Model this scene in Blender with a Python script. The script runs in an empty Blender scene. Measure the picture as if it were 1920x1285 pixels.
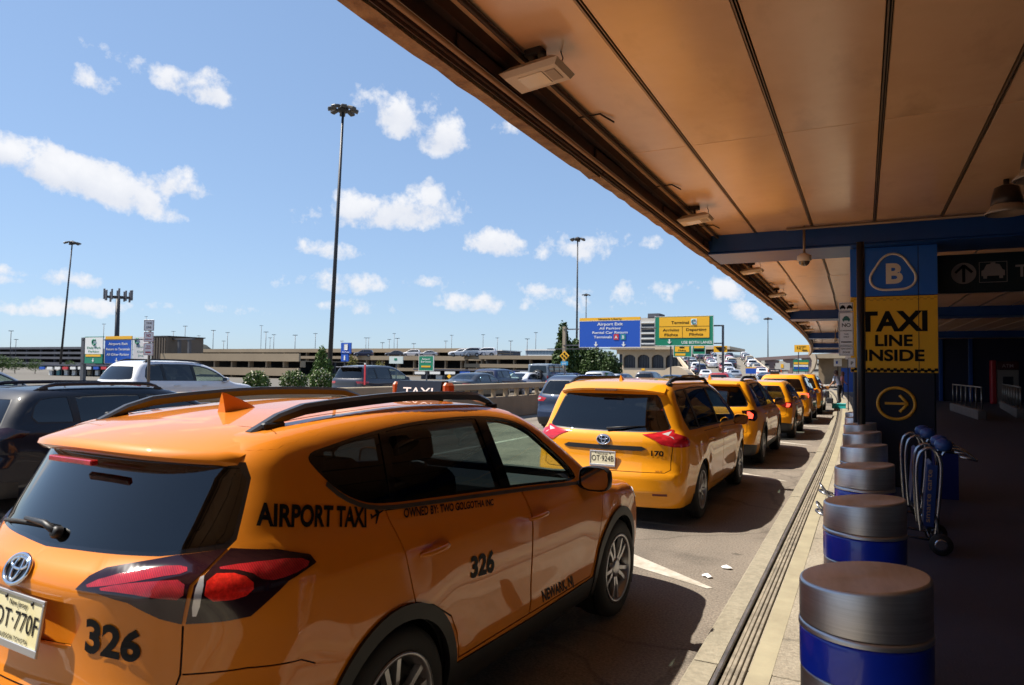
import bpy, bmesh, math, random
import numpy as np
from mathutils import Vector, Matrix
from mathutils.geometry import delaunay_2d_cdt

# ---------------------------------------------------------------- camera
SC = bpy.context.scene
COL = SC.collection
FPX, PCX, PCY = 1300.0, 960.0, 642.5          # focal length and centre in photo pixels
CAMZ = 1.85
YAW, PITCH, ROLL = math.radians(26.888), math.radians(2.178), math.radians(0.70)
def _rot():
    fw = np.array([-math.sin(YAW)*math.cos(PITCH), math.cos(YAW)*math.cos(PITCH), math.sin(PITCH)])
    r = np.array([math.cos(YAW), math.sin(YAW), 0.0]); u = np.cross(r, fw)
    r2 = r*math.cos(ROLL)+u*math.sin(ROLL); u2 = -r*math.sin(ROLL)+u*math.cos(ROLL)
    return np.array([r2, u2, fw])
CR = _rot()
cam_d = bpy.data.cameras.new('camera'); cam = bpy.data.objects.new('camera', cam_d); COL.objects.link(cam)
cam_d.sensor_width = 36.0; cam_d.lens = FPX/1920*36.0; cam_d.clip_end = 20000; cam_d.clip_start = 0.05
cam.matrix_world = Matrix(((CR[0][0], CR[1][0], -CR[2][0], 0), (CR[0][1], CR[1][1], -CR[2][1], 0),
                           (CR[0][2], CR[1][2], -CR[2][2], CAMZ), (0, 0, 0, 1)))
cam_d.dof.use_dof = True; cam_d.dof.focus_distance = 5.5; cam_d.dof.aperture_fstop = 5.6
SC.camera = cam
SC.view_settings.view_transform = 'Standard'; SC.view_settings.look = 'None'
SC.view_settings.exposure = EXPOSURE = 0.85; SC.view_settings.gamma = 1.0
SC.view_settings.use_curve_mapping = False
SC.render.engine = 'CYCLES'
SC.cycles.max_bounces = 8; SC.cycles.transparent_max_bounces = 12
SC.cycles.sample_clamp_indirect = 6.0

def ray(px, py):
    d = CR.T @ np.array([(px-PCX)/FPX, -(py-PCY)/FPX, 1.0]); return d
def onz(px, py, z):
    d = ray(px, py); t = (z-CAMZ)/d[2]; return Vector((t*d[0], t*d[1], z))
def onx(px, py, x):
    d = ray(px, py); t = x/d[0]; return Vector((x, t*d[1], CAMZ+t*d[2]))
def ony(px, py, y):
    d = ray(px, py); t = y/d[1]; return Vector((t*d[0], y, CAMZ+t*d[2]))
def dep(px, py, z):                # point at depth z along the optical axis
    d = ray(px, py); return Vector((z*d[0], z*d[1], CAMZ+z*d[2]))

# ---------------------------------------------------------------- sun and sky
SUN_TRAVEL = Vector((0.62, 0.25, -1.0)).normalized()
sun_elev = math.asin(-SUN_TRAVEL.z); to_sun = -SUN_TRAVEL
sun_d = bpy.data.lights.new('sun', 'SUN'); sun = bpy.data.objects.new('sun', sun_d); COL.objects.link(sun)
sun_d.energy = 5.0; sun_d.angle = math.radians(0.53); sun_d.color = (1.0, 0.93, 0.82)
sun.rotation_euler = SUN_TRAVEL.to_track_quat('-Z', 'Y').to_euler()

world = bpy.data.worlds.new('World'); SC.world = world; world.use_nodes = True
def build_world():
    nt = world.node_tree; nt.nodes.clear(); N = nt.nodes.new; Lk = nt.links.new
    out = N('ShaderNodeOutputWorld'); bg = N('ShaderNodeBackground'); bg.inputs['Strength'].default_value = 0.092
    sky = N('ShaderNodeTexSky'); sky.sky_type = 'NISHITA'; sky.sun_disc = False
    sky.sun_elevation = sun_elev; sky.sun_rotation = math.atan2(to_sun.x, to_sun.y)
    sky.air_density = 1.0; sky.dust_density = 0.25; sky.ozone_density = 1.0; sky.altitude = 0
    tc = N('ShaderNodeTexCoord')
    def vm(op, a, b=None):
        n = N('ShaderNodeVectorMath'); n.operation = op
        for i, v in enumerate((a, b)):
            if v is None: continue
            if hasattr(v, 'links'): Lk(v, n.inputs[i])
            else: n.inputs[i].default_value = v
        return n
    def mt(op, a, b=None, c=None, clamp=False):
        n = N('ShaderNodeMath'); n.operation = op; n.use_clamp = clamp
        for i, v in enumerate((a, b, c)):
            if v is None: continue
            if hasattr(v, 'links'): Lk(v, n.inputs[i])
            else: n.inputs[i].default_value = v
        return n.outputs[0]
    D = tc.outputs['Generated']
    nz = N('ShaderNodeTexNoise'); nz.inputs['Scale'].default_value = 24; nz.inputs['Detail'].default_value = 8; nz.inputs['Roughness'].default_value = 0.62
    Lk(D, nz.inputs['Vector'])
    nz2 = N('ShaderNodeTexNoise'); nz2.inputs['Scale'].default_value = 9; nz2.inputs['Detail'].default_value = 3; nz2.inputs['Roughness'].default_value = 0.6
    Lk(D, nz2.inputs['Vector'])
    # each cloud: centre pixel, half width / half height in pixels, tilt, weight
    clouds = [(140,335,235,52,13,1.0),(330,352,75,38,4,.7),(20,300,130,34,22,.85),(715,400,175,52,-3,1.05),(790,380,95,38,0,.75),(792,235,125,62,14,.9),(725,205,70,38,10,.7),(835,262,80,44,0,.8),
              (930,460,70,34,4,.85),(365,166,88,34,8,.72),(400,160,50,32,30,.5),(185,155,48,30,10,.6),(205,105,75,22,15,.36),(945,238,58,26,0,.5),(618,470,85,22,3,.5),(1078,468,72,38,0,.52),(1200,455,62,20,0,.5),
              (95,521,140,18,4,.66),(20,525,60,14,0,.5),(912,570,120,22,0,.58),(800,530,75,14,0,.46),(640,531,95,24,0,.5),(297,575,55,12,0,.5),(425,581,52,15,0,.5),(1358,545,48,22,0,.5),(1000,543,48,16,0,.5),(1262,540,55,16,0,.42),
              (250,580,200,14,0,.36),(1110,560,150,30,0,.36),(40,580,120,14,0,.46),(720,580,110,14,0,.36),(1440,590,80,20,0,.4)]
    dens = None; shade = None
    rnd = random.Random(4); dirs = []
    for (px, py, wa, wb, tilt, wt) in clouds:
        c = ray(px, py); c = c/np.linalg.norm(c); s = FPX*np.linalg.norm([(px-PCX)/FPX, (py-PCY)/FPX, 1.0])
        dirs.append((c, wa/s*0.93, wb/s*0.96, tilt, wt*(1.0 if py < 480 else .72)))
    for k in range(22):                # the same broken clouds go on round the rest of the sky
        az = rnd.uniform(0, 2*math.pi); el = math.radians(rnd.choice([8, 12, 18, 25, 34, 45, 58]) + rnd.uniform(-3, 3))
        c = np.array([math.cos(az)*math.cos(el), math.sin(az)*math.cos(el), math.sin(el)])
        if c @ CR[2] > 0.62: continue
        w = rnd.uniform(.06, .16); dirs.append((c, w, w*rnd.uniform(.3, .5), rnd.uniform(-12, 12), rnd.uniform(.6, 1)))
    for (c, wa, wb, tilt, wt) in dirs:
        t1 = np.cross(c, [0, 0, 1]); t1 /= np.linalg.norm(t1); t2 = np.cross(t1, c)
        a = math.radians(tilt); e1 = (t1*math.cos(a)-t2*math.sin(a))/wa; e2 = (t1*math.sin(a)+t2*math.cos(a))/wb; e3 = c*0
        A = vm('DOT_PRODUCT', D, tuple(e1)).outputs['Value']; B = vm('DOT_PRODUCT', D, tuple(e2)).outputs['Value']
        F = vm('DOT_PRODUCT', D, tuple(c)).outputs['Value']
        B2 = mt('MAXIMUM', B, mt('MULTIPLY', B, -1.35))      # flatter undersides
        r2 = mt('MULTIPLY_ADD', A, A, mt('MULTIPLY', B2, B2))
        back = mt('LESS_THAN', F, 0.3)
        m = mt('SUBTRACT', mt('MULTIPLY', mt('SUBTRACT', 1.0, r2), wt), mt('MULTIPLY', back, 50))
        dens = m if dens is None else mt('MAXIMUM', dens, m)
        sh = mt('MULTIPLY', mt('MAXIMUM', m, 0.0), B)
        shade = sh if shade is None else mt('ADD', shade, sh)
    n_mix = mt('ADD', mt('MULTIPLY', nz.outputs['Fac'], 3.5), mt('MULTIPLY', nz2.outputs['Fac'], 1.6))
    d2 = mt('ADD', mt('MAXIMUM', dens, -1.0), mt('SUBTRACT', n_mix, 2.66))
    cov = mt('MULTIPLY', mt('SMOOTH_MIN', mt('MULTIPLY', mt('MAXIMUM', d2, 0.0), 1.7), 1.0, 0.3), 0.93, clamp=True)
    col = N('ShaderNodeMix'); col.data_type = 'RGBA'
    lit = mt('ADD', 0.62, mt('MULTIPLY', shade, 0.55)); lit = mt('ADD', lit, mt('MULTIPLY', mt('SUBTRACT', nz.outputs['Fac'], 0.5), 0.9), clamp=True)
    ccol = N('ShaderNodeMix'); ccol.data_type = 'RGBA'; Lk(lit, ccol.inputs[0])
    ccol.inputs[6].default_value = (3.9, 4.2, 4.9, 1); ccol.inputs[7].default_value = (6.0, 6.0, 6.1, 1)
    gm = N('ShaderNodeGamma'); gm.inputs[1].default_value = 0.50; Lk(sky.outputs[0], gm.inputs[0])      # the camera's tone curve on the clear sky
    tn = vm('MULTIPLY', gm.outputs[0], (1.32, 1.66, 2.16)).outputs[0]
    Lk(cov, col.inputs[0]); Lk(tn, col.inputs[6]); Lk(ccol.outputs[2], col.inputs[7])
    Lk(col.outputs[2], bg.inputs['Color']); Lk(bg.outputs[0], out.inputs['Surface'])
build_world()
world.cycles.sampling_method = 'MANUAL'; world.cycles.sample_map_resolution = 512

# ---------------------------------------------------------------- helpers
rng = random.Random(11)
def tag(o, label=None, cat=None, group=None, kind=None):
    if label: o['label'] = label
    if cat: o['category'] = cat
    if group: o['group'] = group
    if kind: o['kind'] = kind
    return o
def empty(name, loc=(0, 0, 0), rz=0.0, parent=None):
    o = bpy.data.objects.new(name, None); COL.objects.link(o); o.location = loc; o.rotation_euler = (0, 0, rz)
    o.empty_display_size = 0.1
    if parent: o.parent = parent
    return o
def thing(name, label, cat, loc=(0, 0, 0), rz=0.0, group=None):
    return tag(empty(name, loc, rz), label, cat, group)
def link(name, me, mats=None, parent=None, loc=None, rz=None):
    o = bpy.data.objects.new(name, me); COL.objects.link(o)
    if mats is not None:
        for m in (mats if isinstance(mats, (list, tuple)) else [mats]): me.materials.append(m)
    if parent: o.parent = parent
    if loc is not None: o.location = loc
    if rz is not None: o.rotation_euler = (0, 0, rz)
    return o
def copy_tree(o, parent=None):
    c = o.copy(); COL.objects.link(c); c.parent = parent
    for ch in list(o.children): copy_tree(ch, c)
    return c
class MB:
    """collects boxes, prisms, tubes, lathes; build() links them as one mesh object"""
    def __init__(s): s.v = []; s.f = []; s.m = []; s.sm = []; s.mi = 0; s.smooth = False
    def add(s, vs, fs, smooth=None):
        b = len(s.v); s.v += [tuple(v) for v in vs]
        for f in fs: s.f.append(tuple(b+i for i in f)); s.m.append(s.mi); s.sm.append(s.smooth if smooth is None else smooth)
        return s
    def box(s, x0, x1, y0, y1, z0, z1, bev=0.0, M=None):
        if bev <= 0:
            vs = [(x, y, z) for z in (z0, z1) for y in (y0, y1) for x in (x0, x1)]
            fs = [(0, 2, 3, 1), (4, 5, 7, 6), (0, 1, 5, 4), (2, 6, 7, 3), (0, 4, 6, 2), (1, 3, 7, 5)]
        else:
            vs = []; idx = {}
            X = (x0, x1); Y = (y0, y1); Z = (z0, z1)
            for i in (0, 1):
                for j in (0, 1):
                    for k in (0, 1):
                        sx = 1-2*i; sy = 1-2*j; sz = 1-2*k
                        for a in range(3):
                            p = [X[i], Y[j], Z[k]]
                            for b, sg in enumerate((sx, sy, sz)):
                                if b != a: p[b] += sg*bev
                            idx[(i, j, k, a)] = len(vs); vs.append(tuple(p))
            fs = []
            for i in (0, 1):
                q = [idx[(i, 0, 0, 0)], idx[(i, 1, 0, 0)], idx[(i, 1, 1, 0)], idx[(i, 0, 1, 0)]]; fs.append(q if i else q[::-1])
                q = [idx[(0, i, 0, 1)], idx[(1, i, 0, 1)], idx[(1, i, 1, 1)], idx[(0, i, 1, 1)]]; fs.append(q[::-1] if i else q)
                q = [idx[(0, 0, i, 2)], idx[(1, 0, i, 2)], idx[(1, 1, i, 2)], idx[(0, 1, i, 2)]]; fs.append(q if i else q[::-1])
            for i in (0, 1):
                for j in (0, 1):
                    a = [idx[(i, j, 0, 0)], idx[(i, j, 1, 0)], idx[(i, j, 1, 1)], idx[(i, j, 0, 1)]]; fs.append(a if (i+j) % 2 else a[::-1])
                    a = [idx[(i, 0, j, 0)], idx[(i, 1, j, 0)], idx[(i, 1, j, 2)], idx[(i, 0, j, 2)]]; fs.append(a[::-1] if (i+j) % 2 else a)
                    a = [idx[(0, i, j, 1)], idx[(1, i, j, 1)], idx[(1, i, j, 2)], idx[(0, i, j, 2)]]; fs.append(a if (i+j) % 2 else a[::-1])
                    for k in (0, 1):
                        t = [idx[(i, j, k, 0)], idx[(i, j, k, 1)], idx[(i, j, k, 2)]]; fs.append(t[::-1] if (i+j+k) % 2 == 0 else t)
        if M is not None: vs = [tuple(M @ Vector(v)) for v in vs]
        return s.add(vs, fs)
    def prism(s, poly, z0, z1, M=None):
        n = len(poly); vs = [(p[0], p[1], z0) for p in poly]+[(p[0], p[1], z1) for p in poly]
        a = sum(poly[i][0]*poly[(i+1) % n][1]-poly[(i+1) % n][0]*poly[i][1] for i in range(n))
        if a < 0: vs = [(p[0], p[1], z0) for p in poly[::-1]]+[(p[0], p[1], z1) for p in poly[::-1]]
        fs = [tuple(range(n))[::-1], tuple(range(n, 2*n))]+[(i, (i+1) % n, n+(i+1) % n, n+i) for i in range(n)]
        if M is not None: vs = [tuple(M @ Vector(v)) for v in vs]
        return s.add(vs, fs)
    def tube(s, pts, r, n=8, closed=False, caps=True):
        pts = [Vector(p) for p in pts]; m = len(pts); rs = r if isinstance(r, (list, tuple)) else [r]*m
        vs = []; prev = None
        for i, p in enumerate(pts):
            if closed: t = pts[(i+1) % m]-pts[i-1]
            else: t = (pts[min(i+1, m-1)]-pts[max(i-1, 0)])
            t.normalize()
            if prev is None:
                a = Vector((0, 0, 1)) if abs(t.z) < .9 else Vector((1, 0, 0)); u = t.cross(a).normalized()
            else: u = (prev-t*prev.dot(t)).normalized()
            prev = u; w = t.cross(u)
            for k in range(n):
                an = 2*math.pi*k/n; vs.append(p+(u*math.cos(an)+w*math.sin(an))*rs[i])
        fs = []
        for i in range(m if closed else m-1):
            for k in range(n):
                a = i*n+k; b = i*n+(k+1) % n; j = (i+1) % m
                fs.append((a, b, j*n+(k+1) % n, j*n+k))
        s.add(vs, fs, True)
        if caps and not closed:
            b = len(s.v)-len(vs)
            s.f.append(tuple(b+k for k in range(n))[::-1]); s.m.append(s.mi); s.sm.append(False)
            s.f.append(tuple(b+(m-1)*n+k for k in range(n))); s.m.append(s.mi); s.sm.append(False)
        return s
    def lathe(s, prof, n=24, M=None, caps=True):
        """prof: list of (r, z) about the z axis, bottom to top outside"""
        vs = []; m = len(prof)
        for r, z in prof:
            for k in range(n):
                a = 2*math.pi*k/n; vs.append((r*math.cos(a), r*math.sin(a), z))
        fs = [(i*n+k, i*n+(k+1) % n, (i+1)*n+(k+1) % n, (i+1)*n+k) for i in range(m-1) for k in range(n)]
        if M is not None: vs = [tuple(M @ Vector(v)) for v in vs]
        b = len(s.v); s.add(vs, fs, True)
        if caps:
            s.f.append(tuple(b+k for k in range(n))[::-1]); s.m.append(s.mi); s.sm.append(False)
            s.f.append(tuple(b+(m-1)*n+k for k in range(n))); s.m.append(s.mi); s.sm.append(False)
        return s
    def quad(s, a, b, c, d): return s.add([a, b, c, d], [(0, 1, 2, 3)])
    def mesh(s, name):
        me = bpy.data.meshes.new(name); me.from_pydata(s.v, [], s.f); me.update()
        me.polygons.foreach_set('material_index', s.m); me.polygons.foreach_set('use_smooth', s.sm)
        return me
    def build(s, name, mats, parent=None, loc=None, rz=None):
        return link(name, s.mesh(name), mats, parent, loc, rz)
def smooth_by_angle(me, deg=35):
    me.polygons.foreach_set('use_smooth', [True]*len(me.polygons))
    me.set_sharp_from_angle(angle=math.radians(deg))
_txt_cache = {}
def text_mesh(s, bold=0.0, extrude=0.0, align='CENTER', spacing=1.0):
    """mesh of a line of lettering, cap height 1, baseline at 0"""
    key = (s, bold, extrude, align, spacing)
    if key not in _txt_cache:
        c = bpy.data.curves.new('lettering', 'FONT'); c.body = s; c.align_x = align; c.size = 1/0.73; c.offset = bold; c.extrude = extrude; c.space_character = spacing
        c.resolution_u = 4
        o = bpy.data.objects.new('lettering', c); COL.objects.link(o)
        dg = bpy.context.evaluated_depsgraph_get(); me = bpy.data.meshes.new_from_object(o.evaluated_get(dg))
        bpy.data.objects.remove(o); bpy.data.curves.remove(c)
        co = np.array([v.co[:] for v in me.vertices]); fc = [tuple(p.vertices) for p in me.polygons]
        bpy.data.meshes.remove(me); _txt_cache[key] = (co, fc)
    return _txt_cache[key]
def text_on(name, s, mat, parent, origin, ux, uz, h, bold=0.01, width=None, align='CENTER', depth=0.0, spacing=1.0):
    """flat lettering: origin = baseline anchor, ux right, uz up, h cap height; width squeezes/stretches"""
    co, fc = text_mesh(s, bold, 0.0, align, spacing)
    ux = Vector(ux).normalized(); uz = Vector(uz).normalized(); o = Vector(origin); n = ux.cross(uz)
    wx = co[:, 0].max()-co[:, 0].min(); kx = h if width is None else width/wx
    vs = [tuple(o+ux*(c[0]*kx)+uz*(c[1]*h)) for c in co]
    me = bpy.data.meshes.new(name); me.from_pydata(vs, [], fc); me.update()
    return link(name, me, mat, parent)
# ---------------------------------------------------------------- materials
MAT = {}
def mat(name, col, rough=0.6, metal=0.0, speck=0.0, sscale=90.0, noise=0.0, nscale=8.0, bump=0.0, bscale=60.0, coat=0.0, col2=None, spec=0.5, emit=None, estr=0.0, detail=6.0, stretch=None, aniso=0.0):
    if name in MAT: return MAT[name]
    m = bpy.data.materials.new(name); m.use_nodes = True; nt = m.node_tree; N = nt.nodes.new; Lk = nt.links.new
    b = nt.nodes['Principled BSDF']; b.inputs['Roughness'].default_value = rough; b.inputs['Metallic'].default_value = metal
    b.inputs['Base Color'].default_value = (*col, 1); b.inputs['Specular IOR Level'].default_value = spec
    if coat: b.inputs['Coat Weight'].default_value = coat; b.inputs['Coat Roughness'].default_value = 0.03
    if aniso: b.inputs['Anisotropic'].default_value = aniso
    if emit: b.inputs['Emission Color'].default_value = (*emit, 1); b.inputs['Emission Strength'].default_value = estr
    if noise or bump or col2:
        tc = N('ShaderNodeTexCoord'); vec = tc.outputs['Object']
        if stretch:
            mp = N('ShaderNodeMapping'); mp.inputs['Scale'].default_value = stretch; Lk(vec, mp.inputs['Vector']); vec = mp.outputs[0]
    if noise or col2:
        t = N('ShaderNodeTexNoise'); t.inputs['Scale'].default_value = nscale; t.inputs['Detail'].default_value = detail; t.inputs['Roughness'].default_value = 0.65
        Lk(vec, t.inputs['Vector'])
        mx = N('ShaderNodeMix'); mx.data_type = 'RGBA'
        c2 = col2 if col2 else tuple(c*(1-noise) for c in col); c1 = col if col2 else tuple(min(1, c*(1+noise)) for c in col)
        mx.inputs[6].default_value = (*c2, 1); mx.inputs[7].default_value = (*c1, 1)
        cr = N('ShaderNodeMapRange'); cr.inputs[1].default_value = 0.32; cr.inputs[2].default_value = 0.68; Lk(t.outputs['Fac'], cr.inputs[0])
        Lk(cr.outputs[0], mx.inputs[0]); Lk(mx.outputs[2], b.inputs['Base Color'])
        rr = N('ShaderNodeMapRange'); rr.inputs[3].default_value = max(0.02, rough*0.85); rr.inputs[4].default_value = min(1, rough*1.15); Lk(t.outputs['Fac'], rr.inputs[0]); Lk(rr.outputs[0], b.inputs['Roughness'])
    if speck:
        ts = N('ShaderNodeTexNoise'); ts.inputs['Scale'].default_value = sscale; ts.inputs['Detail'].default_value = 3; Lk(vec, ts.inputs['Vector'])
        tb = N('ShaderNodeTexNoise'); tb.inputs['Scale'].default_value = .25; tb.inputs['Detail'].default_value = 5; Lk(vec, tb.inputs['Vector'])
        r1 = N('ShaderNodeMapRange'); r1.inputs[1].default_value = .3; r1.inputs[2].default_value = .7; r1.inputs[3].default_value = 1-speck; r1.inputs[4].default_value = 1+speck; Lk(ts.outputs['Fac'], r1.inputs[0])
        r2 = N('ShaderNodeMapRange'); r2.inputs[1].default_value = .35; r2.inputs[2].default_value = .65; r2.inputs[3].default_value = .82; r2.inputs[4].default_value = 1.08; Lk(tb.outputs['Fac'], r2.inputs[0])
        ml = N('ShaderNodeMath'); ml.operation = 'MULTIPLY'; Lk(r1.outputs[0], ml.inputs[0]); Lk(r2.outputs[0], ml.inputs[1])
        vmx = N('ShaderNodeVectorMath'); vmx.operation = 'SCALE'; Lk(mx.outputs[2], vmx.inputs[0]); Lk(ml.outputs[0], vmx.inputs['Scale']); Lk(vmx.outputs[0], b.inputs['Base Color'])
    if bump:
        t2 = N('ShaderNodeTexNoise'); t2.inputs['Scale'].default_value = bscale; t2.inputs['Detail'].default_value = 5; Lk(vec, t2.inputs['Vector'])
        bp = N('ShaderNodeBump'); bp.inputs['Strength'].default_value = bump; bp.inputs['Distance'].default_value = 0.02; Lk(t2.outputs['Fac'], bp.inputs['Height']); Lk(bp.outputs[0], b.inputs['Normal'])
    MAT[name] = m; return m
def glass_mat(name, tint, ior=1.5, rough=0.0):
    if name in MAT: return MAT[name]
    m = bpy.data.materials.new(name); m.use_nodes = True; nt = m.node_tree; nt.nodes.clear(); N = nt.nodes.new; Lk = nt.links.new
    o = N('ShaderNodeOutputMaterial'); mx = N('ShaderNodeMixShader'); tr = N('ShaderNodeBsdfTransparent'); gl = N('ShaderNodeBsdfGlossy'); lw = N('ShaderNodeLayerWeight')
    tr.inputs[0].default_value = (*tint, 1); gl.inputs['Roughness'].default_value = rough; lw.inputs[0].default_value = .5
    gl.inputs[0].default_value = (1, 1, 1, 1)
    pw = N('ShaderNodeMath'); pw.operation = 'POWER'; pw.inputs[1].default_value = 4.0; Lk(lw.outputs['Facing'], pw.inputs[0]); ad = N('ShaderNodeMath'); ad.operation = 'MULTIPLY_ADD'; ad.inputs[1].default_value = .93; ad.inputs[2].default_value = .07; Lk(pw.outputs[0], ad.inputs[0])
    Lk(ad.outputs[0], mx.inputs[0]); Lk(tr.outputs[0], mx.inputs[1]); Lk(gl.outputs[0], mx.inputs[2]); Lk(mx.outputs[0], o.inputs[0])
    MAT[name] = m; return m
BLACK = mat('black_plastic', (.0075, .0075, .009), .5, bump=.05, bscale=400)
GLOSSBLACK = mat('gloss_black', (.004, .004, .005), .12, coat=.6)
GAP = mat('panel_gap_black', (.003, .003, .003), .8)
RUBBER = mat('tyre_rubber', (.012, .012, .013), .75, noise=.3, nscale=30)
CHROME = mat('chrome', (.8, .8, .82), .08, 1.0)
ALLOY = mat('alloy_wheel', (.42, .42, .44), .28, .9)
DARKALLOY = mat('dark_wheel_recess', (.01, .01, .011), .5)
INTERIOR = mat('car_interior_trim', (.01, .01, .012), .8)
SEAT = mat('seat_fabric', (.012, .013, .016), .85, noise=.3, nscale=40)
TINT = glass_mat('tinted_car_glass', (.10, .12, .14))
TINTDARK = glass_mat('privacy_car_glass', (.035, .04, .05))
CLEAR = glass_mat('greenish_car_glass', (.70, .82, .75))
REDLENS = mat('red_lamp_lens', (.42, .012, .018), .12, coat=1.0, spec=.6, noise=.35, nscale=14)
def ribs(m, sc, k):
    nt = m.node_tree; N = nt.nodes.new; Lk = nt.links.new; b = nt.nodes['Principled BSDF']; tc = N('ShaderNodeTexCoord'); w = N('ShaderNodeTexWave'); w.inputs['Scale'].default_value = sc; w.inputs['Distortion'].default_value = .4; w.bands_direction = 'DIAGONAL'; Lk(tc.outputs['Object'], w.inputs[0])
    bp = N('ShaderNodeBump'); bp.inputs['Strength'].default_value = k; bp.inputs['Distance'].default_value = .004; Lk(w.outputs['Fac'], bp.inputs['Height']); Lk(bp.outputs[0], b.inputs['Normal'])
    if b.inputs['Base Color'].links:
        src = b.inputs['Base Color'].links[0].from_socket; r = N('ShaderNodeMapRange'); r.inputs[3].default_value = .65; r.inputs[4].default_value = 1.15; Lk(w.outputs['Fac'], r.inputs[0]); sc_ = N('ShaderNodeVectorMath'); sc_.operation = 'SCALE'; Lk(src, sc_.inputs[0]); Lk(r.outputs[0], sc_.inputs['Scale']); Lk(sc_.outputs[0], b.inputs['Base Color'])
ribs(REDLENS, 55, .3)
REDDARK = mat('dark_red_lamp_lens', (.018, .004, .007), .12, coat=.5)
LAMPCLEAR = mat('clear_lamp_lens', (.62, .60, .60), .1, .3, coat=1.0)
REDGLOW = mat('lit_brake_lamp', (.8, .02, .02), .2, emit=(1, .06, .03), estr=2.2)
def weather(m, spots=0.0, spot_scale=3.0, stain=0.0, stain_scale=.7, crack=0.0, crack_scale=.4, stretch=None, tracks=None):
    """wear on a surface's own colour: dropped gum spots, oily blotches, hairline cracks, tyre tracks"""
    nt = m.node_tree; N = nt.nodes.new; Lk = nt.links.new; b = nt.nodes['Principled BSDF']; src = b.inputs['Base Color'].links[0].from_socket
    tc = N('ShaderNodeTexCoord'); vec = tc.outputs['Object']
    if stretch: mp = N('ShaderNodeMapping'); mp.inputs['Scale'].default_value = stretch; Lk(vec, mp.inputs[0]); vec = mp.outputs[0]
    def rng_(o, a, b_, c, d): n = N('ShaderNodeMapRange'); n.inputs[1].default_value = a; n.inputs[2].default_value = b_; n.inputs[3].default_value = c; n.inputs[4].default_value = d; Lk(o, n.inputs[0]); return n.outputs[0]
    facs = []
    if spots:
        nz = N('ShaderNodeTexNoise'); nz.inputs['Scale'].default_value = 9; Lk(vec, nz.inputs[0]); v = N('ShaderNodeTexVoronoi'); v.inputs['Scale'].default_value = spot_scale; Lk(vec, v.inputs['Vector'])
        sm = N('ShaderNodeMath'); sm.operation = 'MULTIPLY_ADD'; sm.inputs[1].default_value = .12; Lk(nz.outputs['Fac'], sm.inputs[0]); Lk(v.outputs['Distance'], sm.inputs[2]); facs.append(rng_(sm.outputs[0], .115, .16, 1-spots, 1))
    if stain:
        nz = N('ShaderNodeTexNoise'); nz.inputs['Scale'].default_value = stain_scale; nz.inputs['Detail'].default_value = 6; nz.inputs['Roughness'].default_value = .6; Lk(vec, nz.inputs[0]); facs.append(rng_(nz.outputs['Fac'], .54, .70, 1, 1-stain))
    if crack:
        nz = N('ShaderNodeTexNoise'); nz.inputs['Scale'].default_value = 2.2; nz.inputs['Detail'].default_value = 5; Lk(vec, nz.inputs[0]); mx = N('ShaderNodeVectorMath'); mx.operation = 'MULTIPLY_ADD'; mx.inputs[1].default_value = (.35, .35, .35); Lk(nz.outputs['Color'], mx.inputs[0]); Lk(vec, mx.inputs[2])
        v = N('ShaderNodeTexVoronoi'); v.feature = 'DISTANCE_TO_EDGE'; v.inputs['Scale'].default_value = crack_scale; Lk(mx.outputs[0], v.inputs['Vector']); facs.append(rng_(v.outputs['Distance'], .003, .010, 1-crack, 1))
    if tracks:
        sx = N('ShaderNodeSeparateXYZ'); Lk(tc.outputs['Object'], sx.inputs[0])
        for (x, w) in tracks:
            d = N('ShaderNodeMath'); d.operation = 'SUBTRACT'; d.inputs[1].default_value = x; Lk(sx.outputs[0], d.inputs[0]); a = N('ShaderNodeMath'); a.operation = 'ABSOLUTE'; Lk(d.outputs[0], a.inputs[0]); facs.append(rng_(a.outputs[0], w*.3, w, .80, 1))
    cur = None
    for f in facs:
        if cur is None: cur = f
        else: mm = N('ShaderNodeMath'); mm.operation = 'MULTIPLY'; Lk(cur, mm.inputs[0]); Lk(f, mm.inputs[1]); cur = mm.outputs[0]
    sc = N('ShaderNodeVectorMath'); sc.operation = 'SCALE'; Lk(src, sc.inputs[0]); Lk(cur, sc.inputs['Scale']); Lk(sc.outputs[0], b.inputs['Base Color']); return m
WHITEPAINT = mat('white_sign_sheet', (.78, .78, .78), .45)
TEXTBLACK = mat('black_vinyl', (.003, .003, .0035), .55, spec=.2)

def bendx(y): return -.00060*max(0.0, y-14.0)**2          # the kerb and canopy swing gently to the left further on
def bend_objects(objs):
    for o in objs:
        if o.type != 'MESH': continue
        me = o.data; loc = o.location
        if me.users > 1 or loc.length > .5:
            y = loc.y+(me.vertices[0].co.y+me.vertices[-1].co.y)/2
            if y > 14: o.location.x += bendx(y); o.rotation_euler[2] += math.atan(.0012*(y-14))
            continue
        ys = [v.co.y for v in me.vertices]
        if max(ys) < 14: continue
        if max(ys)-min(ys) > 6:
            bm = bmesh.new(); bm.from_mesh(me)
            y = 14.0
            while y < max(ys):
                if y > min(ys): bmesh.ops.bisect_plane(bm, geom=bm.verts[:]+bm.edges[:]+bm.faces[:], plane_co=(0, y, 0), plane_no=(0, 1, 0))
                y += 4.0
            bm.to_mesh(me); bm.free()
        for v in me.vertices: v.co.x += bendx(v.co.y)
        me.update()

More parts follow.
